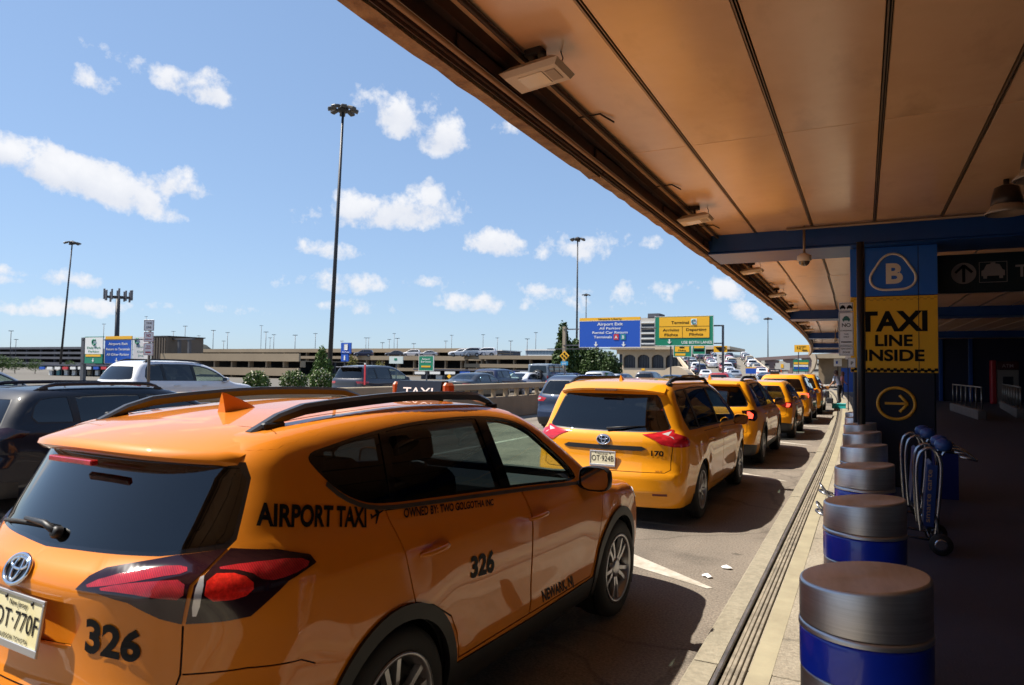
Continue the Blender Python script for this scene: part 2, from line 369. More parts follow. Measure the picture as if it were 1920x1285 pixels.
# ---------------------------------------------------------------- car bodies: one implicit surface per model, panels cut out of it
def pchip(pts):
    x = np.array([p[0] for p in pts], float); y = np.array([p[1] for p in pts], float)
    h = np.diff(x); d = np.diff(y)/h; m = np.zeros_like(y)
    for i in range(1, len(x)-1):
        if d[i-1]*d[i] > 0:
            w1 = 2*h[i]+h[i-1]; w2 = h[i]+2*h[i-1]; m[i] = (w1+w2)/(w1/d[i-1]+w2/d[i])
    m[0] = d[0]; m[-1] = d[-1]
    def f(t):
        t = np.asarray(t, float); tc = np.clip(t, x[0], x[-1]); i = np.clip(np.searchsorted(x, tc)-1, 0, len(h)-1)
        s = (tc-x[i])/h[i]; a = 2*s**3-3*s**2+1; b = s**3-2*s**2+s; c = -2*s**3+3*s**2; e = s**3-s**2
        r = a*y[i]+b*h[i]*m[i]+c*y[i+1]+e*h[i]*m[i+1]
        return r+np.where(t < x[0], (t-x[0])*m[0], 0)+np.where(t > x[-1], (t-x[-1])*m[-1], 0)
    tx = np.linspace(x[0]-1.2, x[-1]+1.2, 4000); ty = f(tx)          # tabulated: the bodies are evaluated millions of times
    return lambda t: np.interp(t, tx, ty)
def smax(a, b, k):
    h = np.maximum(k-np.abs(a-b), 0)/k
    return np.maximum(a, b)+h*h*k*0.25
def sstep(a, b, t):
    s = np.clip((t-a)/(b-a), 0, 1); return s*s*(3-2*s)
class Shape:
    def __init__(s, L, hw, top, rear, front, sec, wheels, belt=((0, 0), (1, 0)), tr=.06, tf=.10, trl=1.2, tfl=1.3, bowr=(.10, .12), bowf=(.18, .18),
                 crown=.05, kc=.12, kt=.10, crease=(), bulge=.018, wr=.36, taper_up=.0):
        s.L, s.hw = L, hw; s.top = pchip(top); s.rear = pchip(rear); s.front = pchip(front); s.sec = pchip(sec); s.belt = pchip(belt)
        s.tr, s.tf, s.trl, s.tfl = tr, tf, trl, tfl; s.bowr, s.bowf, s.crown, s.kc, s.kt = bowr, bowf, crown, kc, kt
        s.crease = crease; s.wheels = wheels; s.bulge = bulge; s.wr = wr; s.taper_up = taper_up
        s.yc = hw+.03; s.R = s.yc; s.zmax = max(p[1] for p in top)+.05
        s.umin = s.yc-math.pi/2*s.R; s.umax = L-s.yc+math.pi/2*s.R
        s._split()
    def width(s, y, z):
        zn = z-s.belt(y)*sstep(.55, 1.05, z)
        w = s.hw-s.sec(zn)
        w = w-s.tr*np.clip((s.trl-y)/s.trl, 0, 2)**2-s.tf*np.clip((y-(s.L-s.tfl))/s.tfl, 0, 2)**2.2
        w = w-s.taper_up*sstep(.9, 1.5, z)*np.clip((2.0-y)/2.0, 0, 1)**1.5
        for yw in s.wheels: w = w+s.bulge*np.exp(-((y-yw)/.42)**4)*np.exp(-((z-.62)/.26)**2)
        for (amp, zf, wid, y0, y1) in s.crease:      # character lines: a sharp ridge fading at its ends
            zc = zf(y); env = sstep(y0, y0+.25, y)*(1-sstep(y1-.25, y1, y))
            d = (z-zc); w = w+amp*env*np.where(d > 0, np.exp(-d/wid*1.2), np.exp(d/wid*.55))
        return w
    def F(s, x, y, z):
        x = np.abs(x); q = np.minimum(x/s.hw, 1.2); q2 = q*q
        fs = x-s.width(y, z)
        fr = s.rear(z)+s.bowr[0]*q2+s.bowr[1]*q2*q2-y
        ff = y-(s.front(z)-s.bowf[0]*q2-s.bowf[1]*q2*q2)
        ft = z-(s.top(y)-s.crown*q2)
        return smax(smax(fs, smax(fr, ff, .05), s.kc), ft*.85, s.kt)
    def normal(s, p):
        e = 2e-3; x, y, z = p[:, 0], p[:, 1], p[:, 2]
        g = np.stack([s.F(x+e, y, z)-s.F(x-e, y, z), s.F(x, y+e, z)-s.F(x, y-e, z), s.F(x, y, z+e)-s.F(x, y, z-e)], 1)
        return g/np.maximum(np.linalg.norm(g, axis=1, keepdims=True), 1e-9)
    def _march(s, o, d, tmax, n=28):
        """first crossing from outside along o + t d"""
        ts = np.linspace(0, 1, n)[None, :]*np.asarray(tmax)[:, None]
        P = o[:, None, :]+ts[..., None]*d[:, None, :]
        f = s.F(P[..., 0], P[..., 1], P[..., 2]); neg = f < 0; ok = neg.any(1); i = np.argmax(neg, 1); i = np.maximum(i, 1)
        r = np.arange(len(o)); lo = ts[r, i-1].copy(); hi = ts[r, i].copy()
        for _ in range(26):
            m = (lo+hi)/2; p = o+m[:, None]*d; fm = s.F(p[:, 0], p[:, 1], p[:, 2]); g = fm > 0
            lo = np.where(g, m, lo); hi = np.where(g, hi, m)
        return o+hi[:, None]*d, ok
    def hit(s, u, z):
        """right-hand side surface point for wrap coordinates (u along the car, z)"""
        u = np.asarray(u, float); z = np.asarray(z, float)
        th = np.where(u < s.yc, (s.yc-u)/s.R, np.where(u > s.L-s.yc, -(u-(s.L-s.yc))/s.R, 0))
        cy = np.where(u < s.yc, s.yc, np.where(u > s.L-s.yc, s.L-s.yc, u))
        dx = np.cos(th); dy = -np.sin(th); R = s.R+.12+np.abs(np.sin(th))*.10
        o = np.stack([dx*R, cy+dy*R, z], 1); d = np.stack([-dx, -dy, 0*z], 1)
        return s._march(o, d, R)
    def hit_top(s, x, y):
        o = np.stack([x, y, np.full_like(x, s.zmax+.1)], 1); d = np.zeros_like(o); d[:, 2] = -1
        return s._march(o, d, np.full(len(x), s.zmax-.25))
    def to_u(s, p):
        x, y = abs(p[0]), p[1]
        if y < s.yc: return s.yc-math.atan2(s.yc-y, x)*s.R
        if y > s.L-s.yc: return s.L-s.yc+math.atan2(y-(s.L-s.yc), x)*s.R
        return y
    def rear_u(s, x, z):      # u of a point on the tail at half-width x, height z
        o = np.array([[x, -.4, z]]); p, ok = s._march(o, np.array([[0, 1., 0]]), np.array([2.]), 60); return s.to_u(p[0])
    def _split(s, thr=.74):
        us = np.linspace(s.umin, s.umax, 120); zs = np.linspace(s.zmax, .45, 80)
        U, Z = np.meshgrid(us, zs, indexing='ij'); P, ok = s.hit(U.ravel(), Z.ravel()); nz = s.normal(P)[:, 2].reshape(U.shape); ok = ok.reshape(U.shape)
        res = []
        for i in range(len(us)):
            z = .5
            for j in range(len(zs)):
                if ok[i, j] and nz[i, j] < thr: z = zs[j]; break
            res.append(z)
        r = np.array(res); k = np.array([1, 2, 3, 2, 1])/9.
        r2 = np.convolve(np.r_[r[2], r[1], r, r[-2], r[-3]], k, 'valid'); r = np.minimum(r, r2+.01)
        s.su, s.sz = us, r
    def zs(s, u): return np.interp(u, s.su, s.sz)

def chaikin(p, it=2, closed=True):
    p = [tuple(q) for q in p]
    for _ in range(it):
        r = []; n = len(p)
        for i in range(n if closed else n-1):
            a, b = p[i], p[(i+1) % n]
            r += [tuple(.75*a[k]+.25*b[k] for k in range(len(a))), tuple(.25*a[k]+.75*b[k] for k in range(len(a)))]
        if not closed: r = [p[0]]+r+[p[-1]]
        p = r
    return p
def resample(p, d, closed=True):
    out = []; n = len(p)
    for i in range(n if closed else n-1):
        a = np.array(p[i]); b = np.array(p[(i+1) % n]); k = max(1, int(math.ceil(np.linalg.norm(b-a)/d)))
        for j in range(k): out.append(tuple(a+(b-a)*j/k))
    if not closed: out.append(tuple(p[-1]))
    return out
def inset(poly, d):
    p = np.array(poly, float); n = len(p); x, y = p[:, 0], p[:, 1]
    A = np.sum(x*np.roll(y, -1)-np.roll(x, -1)*y); sg = 1 if A > 0 else -1
    e1 = p-np.roll(p, 1, 0); e2 = np.roll(p, -1, 0)-p
    e1 /= np.maximum(np.linalg.norm(e1, axis=1, keepdims=True), 1e-9); e2 /= np.maximum(np.linalg.norm(e2, axis=1, keepdims=True), 1e-9)
    n1 = np.stack([-e1[:, 1], e1[:, 0]], 1)*sg; n2 = np.stack([-e2[:, 1], e2[:, 0]], 1)*sg
    m = n1+n2; m /= np.maximum((m*n1).sum(1, keepdims=True), .35)
    return [tuple(q) for q in p+m*d]
def inside(poly, pts):
    poly = np.asarray(poly, float); r = np.zeros(len(pts), bool)
    bx = (pts[:, 0] >= poly[:, 0].min()) & (pts[:, 0] <= poly[:, 0].max()) & (pts[:, 1] >= poly[:, 1].min()) & (pts[:, 1] <= poly[:, 1].max())
    x, y = pts[bx, 0], pts[bx, 1]; q = np.zeros(len(x), bool); n = len(poly); j = n-1
    for i in range(n):
        xi, yi = poly[i]; xj, yj = poly[j]
        if yi != yj: q ^= ((yi > y) != (yj > y)) & (x < (xj-xi)*(y-yi)/(yj-yi)+xi)
        j = i
    r[bx] = q; return r
def strip(b0, t0, b1, t1, zb, zt, n=10):
    """polygon between two slanted ends: bottom edge zb(y) from b0 to b1, top edge zt(y) from t1 back to t0"""
    lo = [(b0+(b1-b0)*i/n,)*1 for i in range(n+1)]
    P = [(q[0], float(zb(q[0]))) for q in lo]
    P += [(t1+(t0-t1)*i/n, float(zt(t1+(t0-t1)*i/n))) for i in range(n+1)]
    return P
def cdt_domain(outer, polys, g):
    """triangulate the outer polygon with the polys as constraints and grid points in between"""
    V = []; E = []
    def add(poly, d, closed=True):
        q = resample(poly, d, closed); b = len(V); V.extend(q); n = len(q)
        E.extend((b+i, b+(i+1) % n) for i in range(n if closed else n-1))
    add(outer, g*.9)
    for p in polys: add(p, g*.7)
    A = np.array(outer); x0, y0 = A.min(0); x1, y1 = A.max(0)
    C = np.array(V); xs = np.arange(x0+g/2, x1, g); ys = np.arange(y0+g/2, y1, g*.9)
    gp = np.array([(x+(g/2 if j % 2 else 0), y) for j, y in enumerate(ys) for x in xs]); gp = gp[inside(outer, gp)]
    # drop grid points that crowd a constraint: compare on a fine occupancy raster
    h = g*.21; nx_ = int((x1-x0)/h)+12; ny_ = int((y1-y0)/h)+12; oc = np.zeros((nx_, ny_), bool)
    ci = np.clip(((C-[x0, y0])/h).astype(int)+5, 2, [nx_-3, ny_-3])
    for i in range(-2, 3):
        for j in range(-2, 3):
            if abs(i)+abs(j) < 4: oc[ci[:, 0]+i, ci[:, 1]+j] = True
    gi = np.clip(((gp-[x0, y0])/h).astype(int)+5, 0, [nx_-1, ny_-1]); keep = [tuple(q) for q in gp[~oc[gi[:, 0], gi[:, 1]]]]
    V = [Vector((float(v[0]), float(v[1]))) for v in V]+[Vector((float(q[0]), float(q[1]))) for q in keep]
    r = delaunay_2d_cdt(V, E, [], 0, 1e-6)
    v = np.array([(q[0], q[1]) for q in r[0]]); t = np.array([f for f in r[2] if len(f) == 3])
    c = v[t].mean(1); t = t[inside(outer, c)]
    q1 = v[t[:, 1]]-v[t[:, 0]]; q2 = v[t[:, 2]]-v[t[:, 0]]; ar = np.abs(q1[:, 0]*q2[:, 1]-q1[:, 1]*q2[:, 0]); t = t[ar > 1e-8]
    return v, t
def panel_mesh(name, P, Nn, T, off, skirt=.0, both=False, mirror=False):
    """P, Nn surface points and normals (right side), T triangles; returns a mesh with custom normals"""
    used, inv = np.unique(T, return_inverse=True); T = inv.reshape(-1, 3); P = P[used]; Nn = Nn[used]; Q = P+Nn*off
    a = np.cross(Q[T[:, 1]]-Q[T[:, 0]], Q[T[:, 2]]-Q[T[:, 0]]); flip = (a*Nn[T].mean(1)).sum(1) < 0
    T = np.where(flip[:, None], T[:, ::-1], T)
    V = [Q]; NN = [Nn]; FS = [T]
    if skirt:
        cnt = {}
        for tri in T:
            for i in range(3):
                e = (tri[i], tri[(i+1) % 3]); k = (min(e), max(e)); cnt.setdefault(k, []).append(e)
        be = [e[0] for e in cnt.values() if len(e) == 1]
        be = [e for e in be if not (abs(Q[e[0]][0]) < 1e-4 and abs(Q[e[1]][0]) < 1e-4)]
        if be:
            be = np.array(be); A, B = Q[be[:, 0]], Q[be[:, 1]]; nA, nB = Nn[be[:, 0]], Nn[be[:, 1]]
            sn = np.cross(B-A, nA); sn /= np.maximum(np.linalg.norm(sn, axis=1, keepdims=True), 1e-9)
            b0 = len(Q); m = len(be)
            V += [A, B, B-nB*skirt, A-nA*skirt]; NN += [sn]*4
            i = np.arange(m)+b0
            FS += [np.stack([i+m, i, i+3*m], 1), np.stack([i+m, i+3*m, i+2*m], 1)]
    V = np.concatenate(V); NN = np.concatenate(NN); FS = np.concatenate(FS)
    def mir(V, NN, FS):
        s = np.array([-1, 1, 1]); return V*s, NN*s, FS[:, ::-1]
    if mirror: V, NN, FS = mir(V, NN, FS)
    if both:
        v2, n2, f2 = mir(V, NN, FS); FS = np.concatenate([FS, f2+len(V)]); V = np.concatenate([V, v2]); NN = np.concatenate([NN, n2])
    me = bpy.data.meshes.new(name); me.from_pydata(V.tolist(), [], FS.tolist()); me.update()
    me.polygons.foreach_set('use_smooth', [True]*len(me.polygons))
    me.normals_split_custom_set_from_vertices(NN.tolist())
    return me
class Car:
    """regions: dict(n=name, p=polygon, m=material or None for a hole, o=offset, s='both'|'pair'|'right', k=skirt depth, c=parent part name)"""
    def __init__(s, shape, root, g=.05, zbot=.24, paint=None, liner=None):
        s.S, s.root, s.g, s.paint = shape, root, g, paint; s.wr = []; s.tr = []; s.zbot = zbot; s.liner = liner; s.parts = {}
    def side(s, n, p, m, o=0.0, sym='pair', k=.012, c=None): s.wr.append(dict(n=n, p=p, m=m, o=o, s=sym, k=k, c=c))
    def topr(s, n, p, m, o=0.0, sym='both', k=.012, c=None): s.tr.append(dict(n=n, p=p, m=m, o=o, s=sym, k=k, c=c))
    def build(s):
        S = s.S; su = S.su; outer = [(u, s.zbot(u) if callable(s.zbot) else s.zbot) for u in su]
        topb = [(float(u), float(z)) for u, z in zip(su, S.sz)]
        outer = [(float(a), float(b)) for a, b in outer]+topb[::-1]
        v, t = cdt_domain(outer, [r['p'] for r in s.wr], s.g)
        P, ok = S.hit(v[:, 0], v[:, 1]); ctr = np.isclose(v[:, 0], S.umin) | np.isclose(v[:, 0], S.umax); P[ctr, 0] = 0
        s._emit(v, t, P, S.normal(P), s.wr)
        # top domain: plan outline of the same split line
        B, ok = S.hit(np.array([q[0] for q in topb]), np.array([q[1] for q in topb])); B[0, 0] = 0; B[-1, 0] = 0
        plan = [(float(b[0]), float(b[1])) for b in B]
        v, t = cdt_domain(plan, [r['p'] for r in s.tr], s.g)
        P, ok = S.hit_top(v[:, 0], v[:, 1])
        s._emit(v, t, P, S.normal(P), s.tr, top=True)
        return s
    def _emit(s, v, t, P, Nn, regs, top=False):
        c = v[t].mean(1); lab = np.full(len(t), -1)
        for i in range(len(regs)-1, -1, -1): lab[inside(regs[i]['p'], c)] = i
        body = t[lab == -1]
        if len(body):
            s.part('body' if not top else 'roof', panel_mesh('body', P, Nn, body, 0, .012, both=True), s.paint, None)
        for i, r in enumerate(regs):
            T = t[lab == i]
            if r['m'] is None or not len(T): continue
            if r['s'] in ('both',): s.part(r['n'], panel_mesh(r['n'], P, Nn, T, r['o'], r['k'], both=True), r['m'], r['c'])
            else:
                s.part(r['n'], panel_mesh(r['n'], P, Nn, T, r['o'], r['k']), r['m'], r['c'])
                if r['s'] == 'pair': s.part(r['n'], panel_mesh(r['n'], P, Nn, T, r['o'], r['k'], mirror=True), r['m'], r['c'], left=True)
        if s.liner:
            gl = [i for i, r in enumerate(regs) if r['n'] in ('window', 'windscreen', 'rear_window', 'sunroof') or r['m'] is None]
            T = t[~np.isin(lab, gl)]
            s.part('interior_trim', panel_mesh('interior_trim', P, Nn, T, -.035, 0, both=True), s.liner, None)
    def part(s, n, me, m, parent=None, left=False):
        par = s.root
        if parent: par = s.parts.get((parent, left)) or s.parts.get((parent, False)) or s.root
        o = link(n, me, m, par); s.parts.setdefault((n, left), o); return o
    def pt(s, u, z, off=0.0, side=1):
        P, ok = s.S.hit(np.array([u], float), np.array([z], float)); n = s.S.normal(P); p = (P+n*off)[0]; n = n[0]
        return Vector((p[0]*side, p[1], p[2])), Vector((n[0]*side, n[1], n[2]))
    def pts(s, us, zs, side=1):
        P, ok = s.S.hit(np.array(us, float), np.array(zs, float)); n = s.S.normal(P); k = np.array([side, 1, 1])
        return [Vector(p) for p in P*k], [Vector(q) for q in n*k]
    def decal(s, name, co, fc, quad, m, off=.0035, side=1, parent=None):
        """map flat mesh (co normalised to 0..1 box) on the surface through four corners (u,z): bl, br, tr, tl"""
        x = co[:, 0]; y = co[:, 1]; q = np.array(quad, float)
        U = (1-x)[:, None]*(1-y)[:, None]*q[0]+x[:, None]*(1-y)[:, None]*q[1]+x[:, None]*y[:, None]*q[2]+(1-x)[:, None]*y[:, None]*q[3]
        P, ok = s.S.hit(U[:, 0], U[:, 1]); P = P+s.S.normal(P)*off; P[:, 0] *= side
        me = bpy.data.meshes.new(name); me.from_pydata(P.tolist(), [], fc); me.update()
        return link(name, me, m, parent or s.root)
    def text(s, txt, quad, m=None, bold=.012, name='lettering', side=1):
        co, fc = text_mesh(txt, bold); co = co.copy()
        bm = bmesh.new(); vs = [bm.verts.new(c) for c in co]
        for f in fc:
            try: bm.faces.new([vs[i] for i in f])
            except ValueError: pass
        bmesh.ops.triangulate(bm, faces=bm.faces[:]); me = bpy.data.meshes.new('t'); bm.to_mesh(me); bm.free()
        co = np.array([v.co[:] for v in me.vertices]); fc = [tuple(p.vertices) for p in me.polygons]; bpy.data.meshes.remove(me)
        co[:, 0] = (co[:, 0]-co[:, 0].min())/(co[:, 0].max()-co[:, 0].min()); co[:, 1] = co[:, 1]/1.0
        return s.decal(name, co, fc, quad, m or TEXTBLACK, side=side)
# ---------------------------------------------------------------- wheels, seats and other shared car pieces
def wheel_meshes(R=.36, w=.235, rim=.245, spokes=5, style='double', n=48):
    key = ('wheel', R, w, rim, spokes, style)
    if key in _txt_cache: return _txt_cache[key]
    M = Matrix.Rotation(math.pi/2, 4, 'Y')          # lathe axis z -> x (outer face towards +x)
    h = w/2; t = MB()
    prof = [(rim-.02, -h+.012), (rim+.012, -h+.006), (rim+.03, -h-.004), (R-.035, -h+.004), (R-.010, -h+.022), (R-.002, -h+.05), (R, -h+.075)]
    for k in range(3):
        zc = -h+.085+k*(w-.17)/2
        prof += [(R, zc-.004), (R-.008, zc), (R-.008, zc+.008), (R, zc+.012)]
    prof += [(R, h-.06), (R-.002, h-.05), (R-.010, h-.022), (R-.035, h-.004), (rim+.03, h+.004), (rim+.012, h-.006), (rim-.006, h-.012)]
    t.lathe(prof, n, M, caps=False)
    tyre = t.mesh('wheel')
    r = MB(); r.mi = 0
    r.lathe([(rim-.006, -h+.01), (rim-.022, -h+.03), (rim-.03, 0), (rim-.022, h-.03), (rim-.004, h-.014), (rim+.008, h-.006), (rim+.008, h-.001), (rim-.012, h-.002), (rim-.018, h-.02)], n, M, caps=False)
    r.mi = 1; r.lathe([(.0, h-.10), (rim-.02, h-.10)], n, M, caps=False)      # dark back plate
    r.lathe([(.02, h-.085), (rim*.62, h-.085), (rim*.62, h-.095)], n, M, caps=False)
    r.mi = 0
    def spoke(a0, w0, w1, zf0, zf1, r0=.03, r1=rim-.012):
        c = math.cos(a0); sn = math.sin(a0)
        def pt(rr, tt, z): return M @ Vector((rr*c-tt*sn, rr*sn+tt*c, z))
        vs = []
        for rr, ww, z in ((r0, w0, zf0), ((r0+r1)/2, (w0+w1)/2*.92, (zf0+zf1)/2+.006), (r1, w1, zf1)):
            vs += [pt(rr, -ww, z-.03), pt(rr, -ww*.75, z), pt(rr, ww*.75, z), pt(rr, ww, z-.03)]
        fs = []
        for i in range(2):
            b = i*4
            for k in range(3): fs.append((b+k+1, b+k, b+k+4, b+k+5))
        r.add(vs, fs, False)
    for k in range(spokes):
        a = 2*math.pi*k/spokes+.3
        if style == 'double':
            spoke(a-.20, .020, .017, h-.030, h-.018); spoke(a+.20, .020, .017, h-.030, h-.018)
        elif style == 'multi': spoke(a, .013, .015, h-.03, h-.016)
        else: spoke(a, .045, .05, h-.03, h-.016)
    r.lathe([(.075, h-.05), (.07, h-.022), (.045, h-.016), (.0, h-.016)], 20, M, caps=False)
    rimm = r.mesh('rim')
    _txt_cache[key] = (tyre, rimm); return tyre, rimm
def add_wheels(root, ys, xw, R=.36, w=.235, rim=.245, spokes=5, style='double', mats=None):
    tyre, rim_ = wheel_meshes(R, w, rim, spokes, style)
    if not tyre.materials: tyre.materials.append(RUBBER); rim_.materials.append(mats or ALLOY); rim_.materials.append(DARKALLOY)
    for y in ys:
        for sx in (1, -1):
            o = link('wheel', tyre, None, root, (sx*(xw-w/2), y, R)); o.rotation_euler = (rng.uniform(0, 6), 0, 0 if sx > 0 else math.pi)
            link('rim', rim_, None, o)
def arch_poly(S, yw, r, zc, n=26, a0=-.25):
    return [(yw+r*math.cos(a), zc+r*math.sin(a)) for a in [a0+(math.pi-2*a0)*i/n for i in range(n+1)]]
def wheel_wells(root, S, ys, r=.41, x0=.45):
    for y in ys:
        for sx in (1, -1):
            b = MB(); xo = S.hw-.03
            pr = [(y+r*math.cos(a), S.wr+r*math.sin(a)) for a in [-.5+(math.pi+1.0)*i/14 for i in range(15)]]
            vs = [(sx*xo, p[0], p[1]) for p in pr]+[(sx*x0, p[0], p[1]) for p in pr]; n = len(pr)
            b.add(vs, [(i, i+1, n+i+1, n+i) for i in range(n-1)]+[tuple(range(n, 2*n))], False)
            b.build('wheel_housing', GAP, root)
def seat_mesh():
    if 'seat' in _txt_cache: return _txt_cache['seat']
    b = MB()
    b.box(-.25, .25, -.02, .50, .0, .16, .05)
    M = Matrix.Translation((0, .02, .12)) @ Matrix.Rotation(math.radians(14), 4, 'X')
    b.box(-.24, .24, -.08, .06, 0, .58, .05, M)
    b.box(-.12, .12, -.06, .04, .62, .82, .04, M)
    b.tube([M @ Vector((-.06, -.01, .55)), M @ Vector((-.06, -.01, .66))], .008, 6); b.tube([M @ Vector((.06, -.01, .55)), M @ Vector((.06, -.01, .66))], .008, 6)
    me = b.mesh('seat'); me.materials.append(SEAT); _txt_cache['seat'] = me; return me
def add_interior(root, hw, rows, floor=.42, dash_y=3.1, dash_z=1.02, length=(.5, 3.3)):
    b = MB(); b.box(-hw+.12, hw-.12, length[0], length[1], floor-.06, floor); b.build('interior_floor', INTERIOR, root)
    for (y, z, xs) in rows:
        for x in xs: link('seat', seat_mesh(), None, root, (x, y, z))
    b = MB(); b.box(-hw+.14, hw-.14, dash_y-.1, dash_y+.35, dash_z-.45, dash_z-.03, .05); b.build('dashboard', INTERIOR, root)
    b = MB(); c = Vector((-.37, dash_y-.22, dash_z-.10)); ax = Vector((0, -.9, .42)).normalized(); e1 = Vector((1, 0, 0)); e2 = ax.cross(e1)
    b.tube([c+(e1*math.cos(t)+e2*math.sin(t))*.18 for t in [2*math.pi*i/20 for i in range(20)]], .014, 6, closed=True)
    for t in (0, math.pi, 4.712): b.tube([c-ax*.02, c+(e1*math.cos(t)+e2*math.sin(t))*.18], .014, 5)
    b.build('steering_wheel', BLACK, root)
def mirror(root, y, z, x, sx, m, sc=1.0, cap=None):
    """door mirror: shell, glass facing back, foot"""
    b = MB(); n = 14
    prof = []
    for i in range(n):
        t = 2*math.pi*i/n; cx = math.copysign(abs(math.cos(t))**.6, math.cos(t)); cz = math.copysign(abs(math.sin(t))**.6, math.sin(t))
        prof.append((cx*.115*sc, cz*.085*sc))
    rings = [(-.06, .94), (-.05, 1.0), (.0, .97), (.05, .80), (.085, .50), (.10, .12)]
    vs = []
    for yy, s_ in rings:
        for (a, c) in prof: vs.append((sx*(x+.13*sc+a*s_-.02*(1-s_)), y+yy*sc, z+c*s_))
    fs = []
    for i in range(len(rings)-1):
        for k in range(n): fs.append((i*n+k, i*n+(k+1) % n, (i+1)*n+(k+1) % n, (i+1)*n+k))
    fs.append(tuple((len(rings)-1)*n+k for k in range(n)))
    if sx > 0: fs = [f[::-1] for f in fs]
    b.add(vs, fs, True)
    o = b.build('door_mirror', m, root)
    g = MB(); g.add([(sx*(x+.13*sc+a*.86), y-.052*sc, z+c*.86) for (a, c) in prof], [tuple(range(n)) if sx < 0 else tuple(range(n))[::-1]]); g.build('mirror_glass', CHROME, o)
    f = MB(); f.box(sx*(x-.06) if sx > 0 else sx*(x+.05), sx*(x+.05) if sx > 0 else sx*(x-.06), y-.03, y+.06, z-.075*sc, z-.03*sc, .012); f.build('mirror_foot', BLACK, o)
    if cap:
        pass
    return o
def handle(car, y, z, m, side=1):
    ts = [-1+2*i/10 for i in range(11)]; an = [2*math.pi*i/20 for i in range(20)]
    Q, NN = car.pts([y+t*.115 for t in ts]+[y-.015+.07*math.cos(a) for a in an], [z+.004*t for t in ts]+[z+.034*math.sin(a) for a in an], side)
    b = MB(); b.tube([q+n*(.034*(1-abs(t)**3.2)-.006) for q, n, t in zip(Q, NN, ts)], [.014*(1-.35*abs(t)**3) for t in ts], 8)
    o = b.build('door_handle', m, car.root)
    return o
def plate(root, c, n_back, w=.305, h=.152, tilt=0.0, state='New Jersey', num='OT 770F', foot='', name='licence_plate', frame=True, platemat=None):
    """licence plate facing -y at c"""
    M = Matrix.Translation(c) @ Matrix.Rotation(tilt, 4, 'X')
    b = MB(); b.box(-w/2, w/2, -.004, .004, -h/2, h/2, .002, M)
    o = b.build(name, platemat or mat('plate_yellow', (.72, .62, .27), .4, col2=(.78, .74, .56), nscale=3), root)
    P = lambda x, z: M @ Vector((x, -.0065, z)); ux = M.to_3x3() @ Vector((1, 0, 0)); uz = M.to_3x3() @ Vector((0, 0, 1))
    text_on('plate_number', num, TEXTBLACK, o, P(0, -.035), ux, uz, .068, .0, w*.90)
    if state: text_on('plate_state', state, TEXTBLACK, o, P(0, h/2-.036), ux, uz, .020, .015)
    if foot: text_on('plate_foot', foot, TEXTBLACK, o, P(0, -h/2+.008), ux, uz, .017, .015)
    if frame:
        f = MB(); t = .009
        for (x0, x1, z0, z1) in ((-w/2-t, w/2+t, h/2-.004, h/2+t), (-w/2-t, w/2+t, -h/2-.022, -h/2+.004), (-w/2-t, -w/2+.003, -h/2+.004, h/2-.004), (w/2-.003, w/2+t, -h/2+.004, h/2-.004)):
            f.box(x0, x1, -.010, -.0005, z0, z1, .002, M)
        f.build('plate_frame', mat('plate_frame_metal', (.5, .5, .5), .3, .8), o)
        for sx in (-1, 1):
            s_ = MB(); s_.lathe([(.007, 0), (.007, .003), (.004, .005), (0, .005)], 10, M @ Matrix.Translation((sx*.09, -.005, h/2-.014)) @ Matrix.Rotation(math.pi/2, 4, 'X'), caps=False); s_.build('plate_screw', BLACK, o)
    return o
def emblem(root, c, nrm, size=.075, name='emblem', mats=None):
    """three interlocked ellipses in an oval"""
    n = Vector(nrm).normalized(); up = Vector((0, 0, 1)); ux = up.cross(n).normalized() if abs(n.z) < .99 else Vector((1, 0, 0)); uz = n.cross(ux)
    c = Vector(c)
    d = MB(); d.add([c+(ux*math.cos(t)*size+uz*math.sin(t)*size*.70)+n*.001 for t in [2*math.pi*i/32 for i in range(32)]], [tuple(range(32))])
    o = d.build(name, mat('emblem_back', (.02, .02, .022), .2, .5), root)
    r = MB()
    def el(cx, cz, a, b, th): r.tube([c+n*.004+ux*(cx+a*math.cos(t))*size+uz*(cz+b*math.sin(t))*size for t in [2*math.pi*i/28 for i in range(28)]], th*size, 6, closed=True)
    el(0, 0, 1.0, .70, .10); el(0, .06, .32, .60, .085); el(0, .27, .68, .27, .085)
    r.build('emblem_rings', CHROME, o)
    return o

# ---------------------------------------------------------------- helpers for cutting car panels
def ribbon(pl, w):
    p = np.array(pl, float); t = np.gradient(p, axis=0); t /= np.maximum(np.linalg.norm(t, axis=1, keepdims=True), 1e-9); n = np.stack([-t[:, 1], t[:, 0]], 1)
    a = p+n*w/2; b = p-n*w/2
    return [tuple(q) for q in a]+[tuple(q) for q in b[::-1]]
def clip_y(poly, y0, y1):
    def half(P, k, sg):
        r = []
        for i in range(len(P)):
            a, b = P[i], P[(i+1) % len(P)]; da = (a[0]-k)*sg; db = (b[0]-k)*sg
            if da >= 0: r.append(a)
            if da*db < 0: t = da/(da-db); r.append((a[0]+(b[0]-a[0])*t, a[1]+(b[1]-a[1])*t))
        return r
    return half(half(list(poly), y0, 1), y1, -1)
def clip_slant(poly, b0, t0, b1, t1, zb, zt):
    """keep the part of a polygon between two slanted lines (y at zb and at zt)"""
    def half(P, fb, ft, sg):
        r = []; fn = lambda q: (q[0]-(fb+(ft-fb)*(q[1]-zb)/(zt-zb)))*sg
        for i in range(len(P)):
            a, b = P[i], P[(i+1) % len(P)]; da, db = fn(a), fn(b)
            if da >= 0: r.append(a)
            if da*db < 0: t = da/(da-db); r.append((a[0]+(b[0]-a[0])*t, a[1]+(b[1]-a[1])*t))
        return r
    return half(half(list(poly), b0, t0, 1), b1, t1, -1)
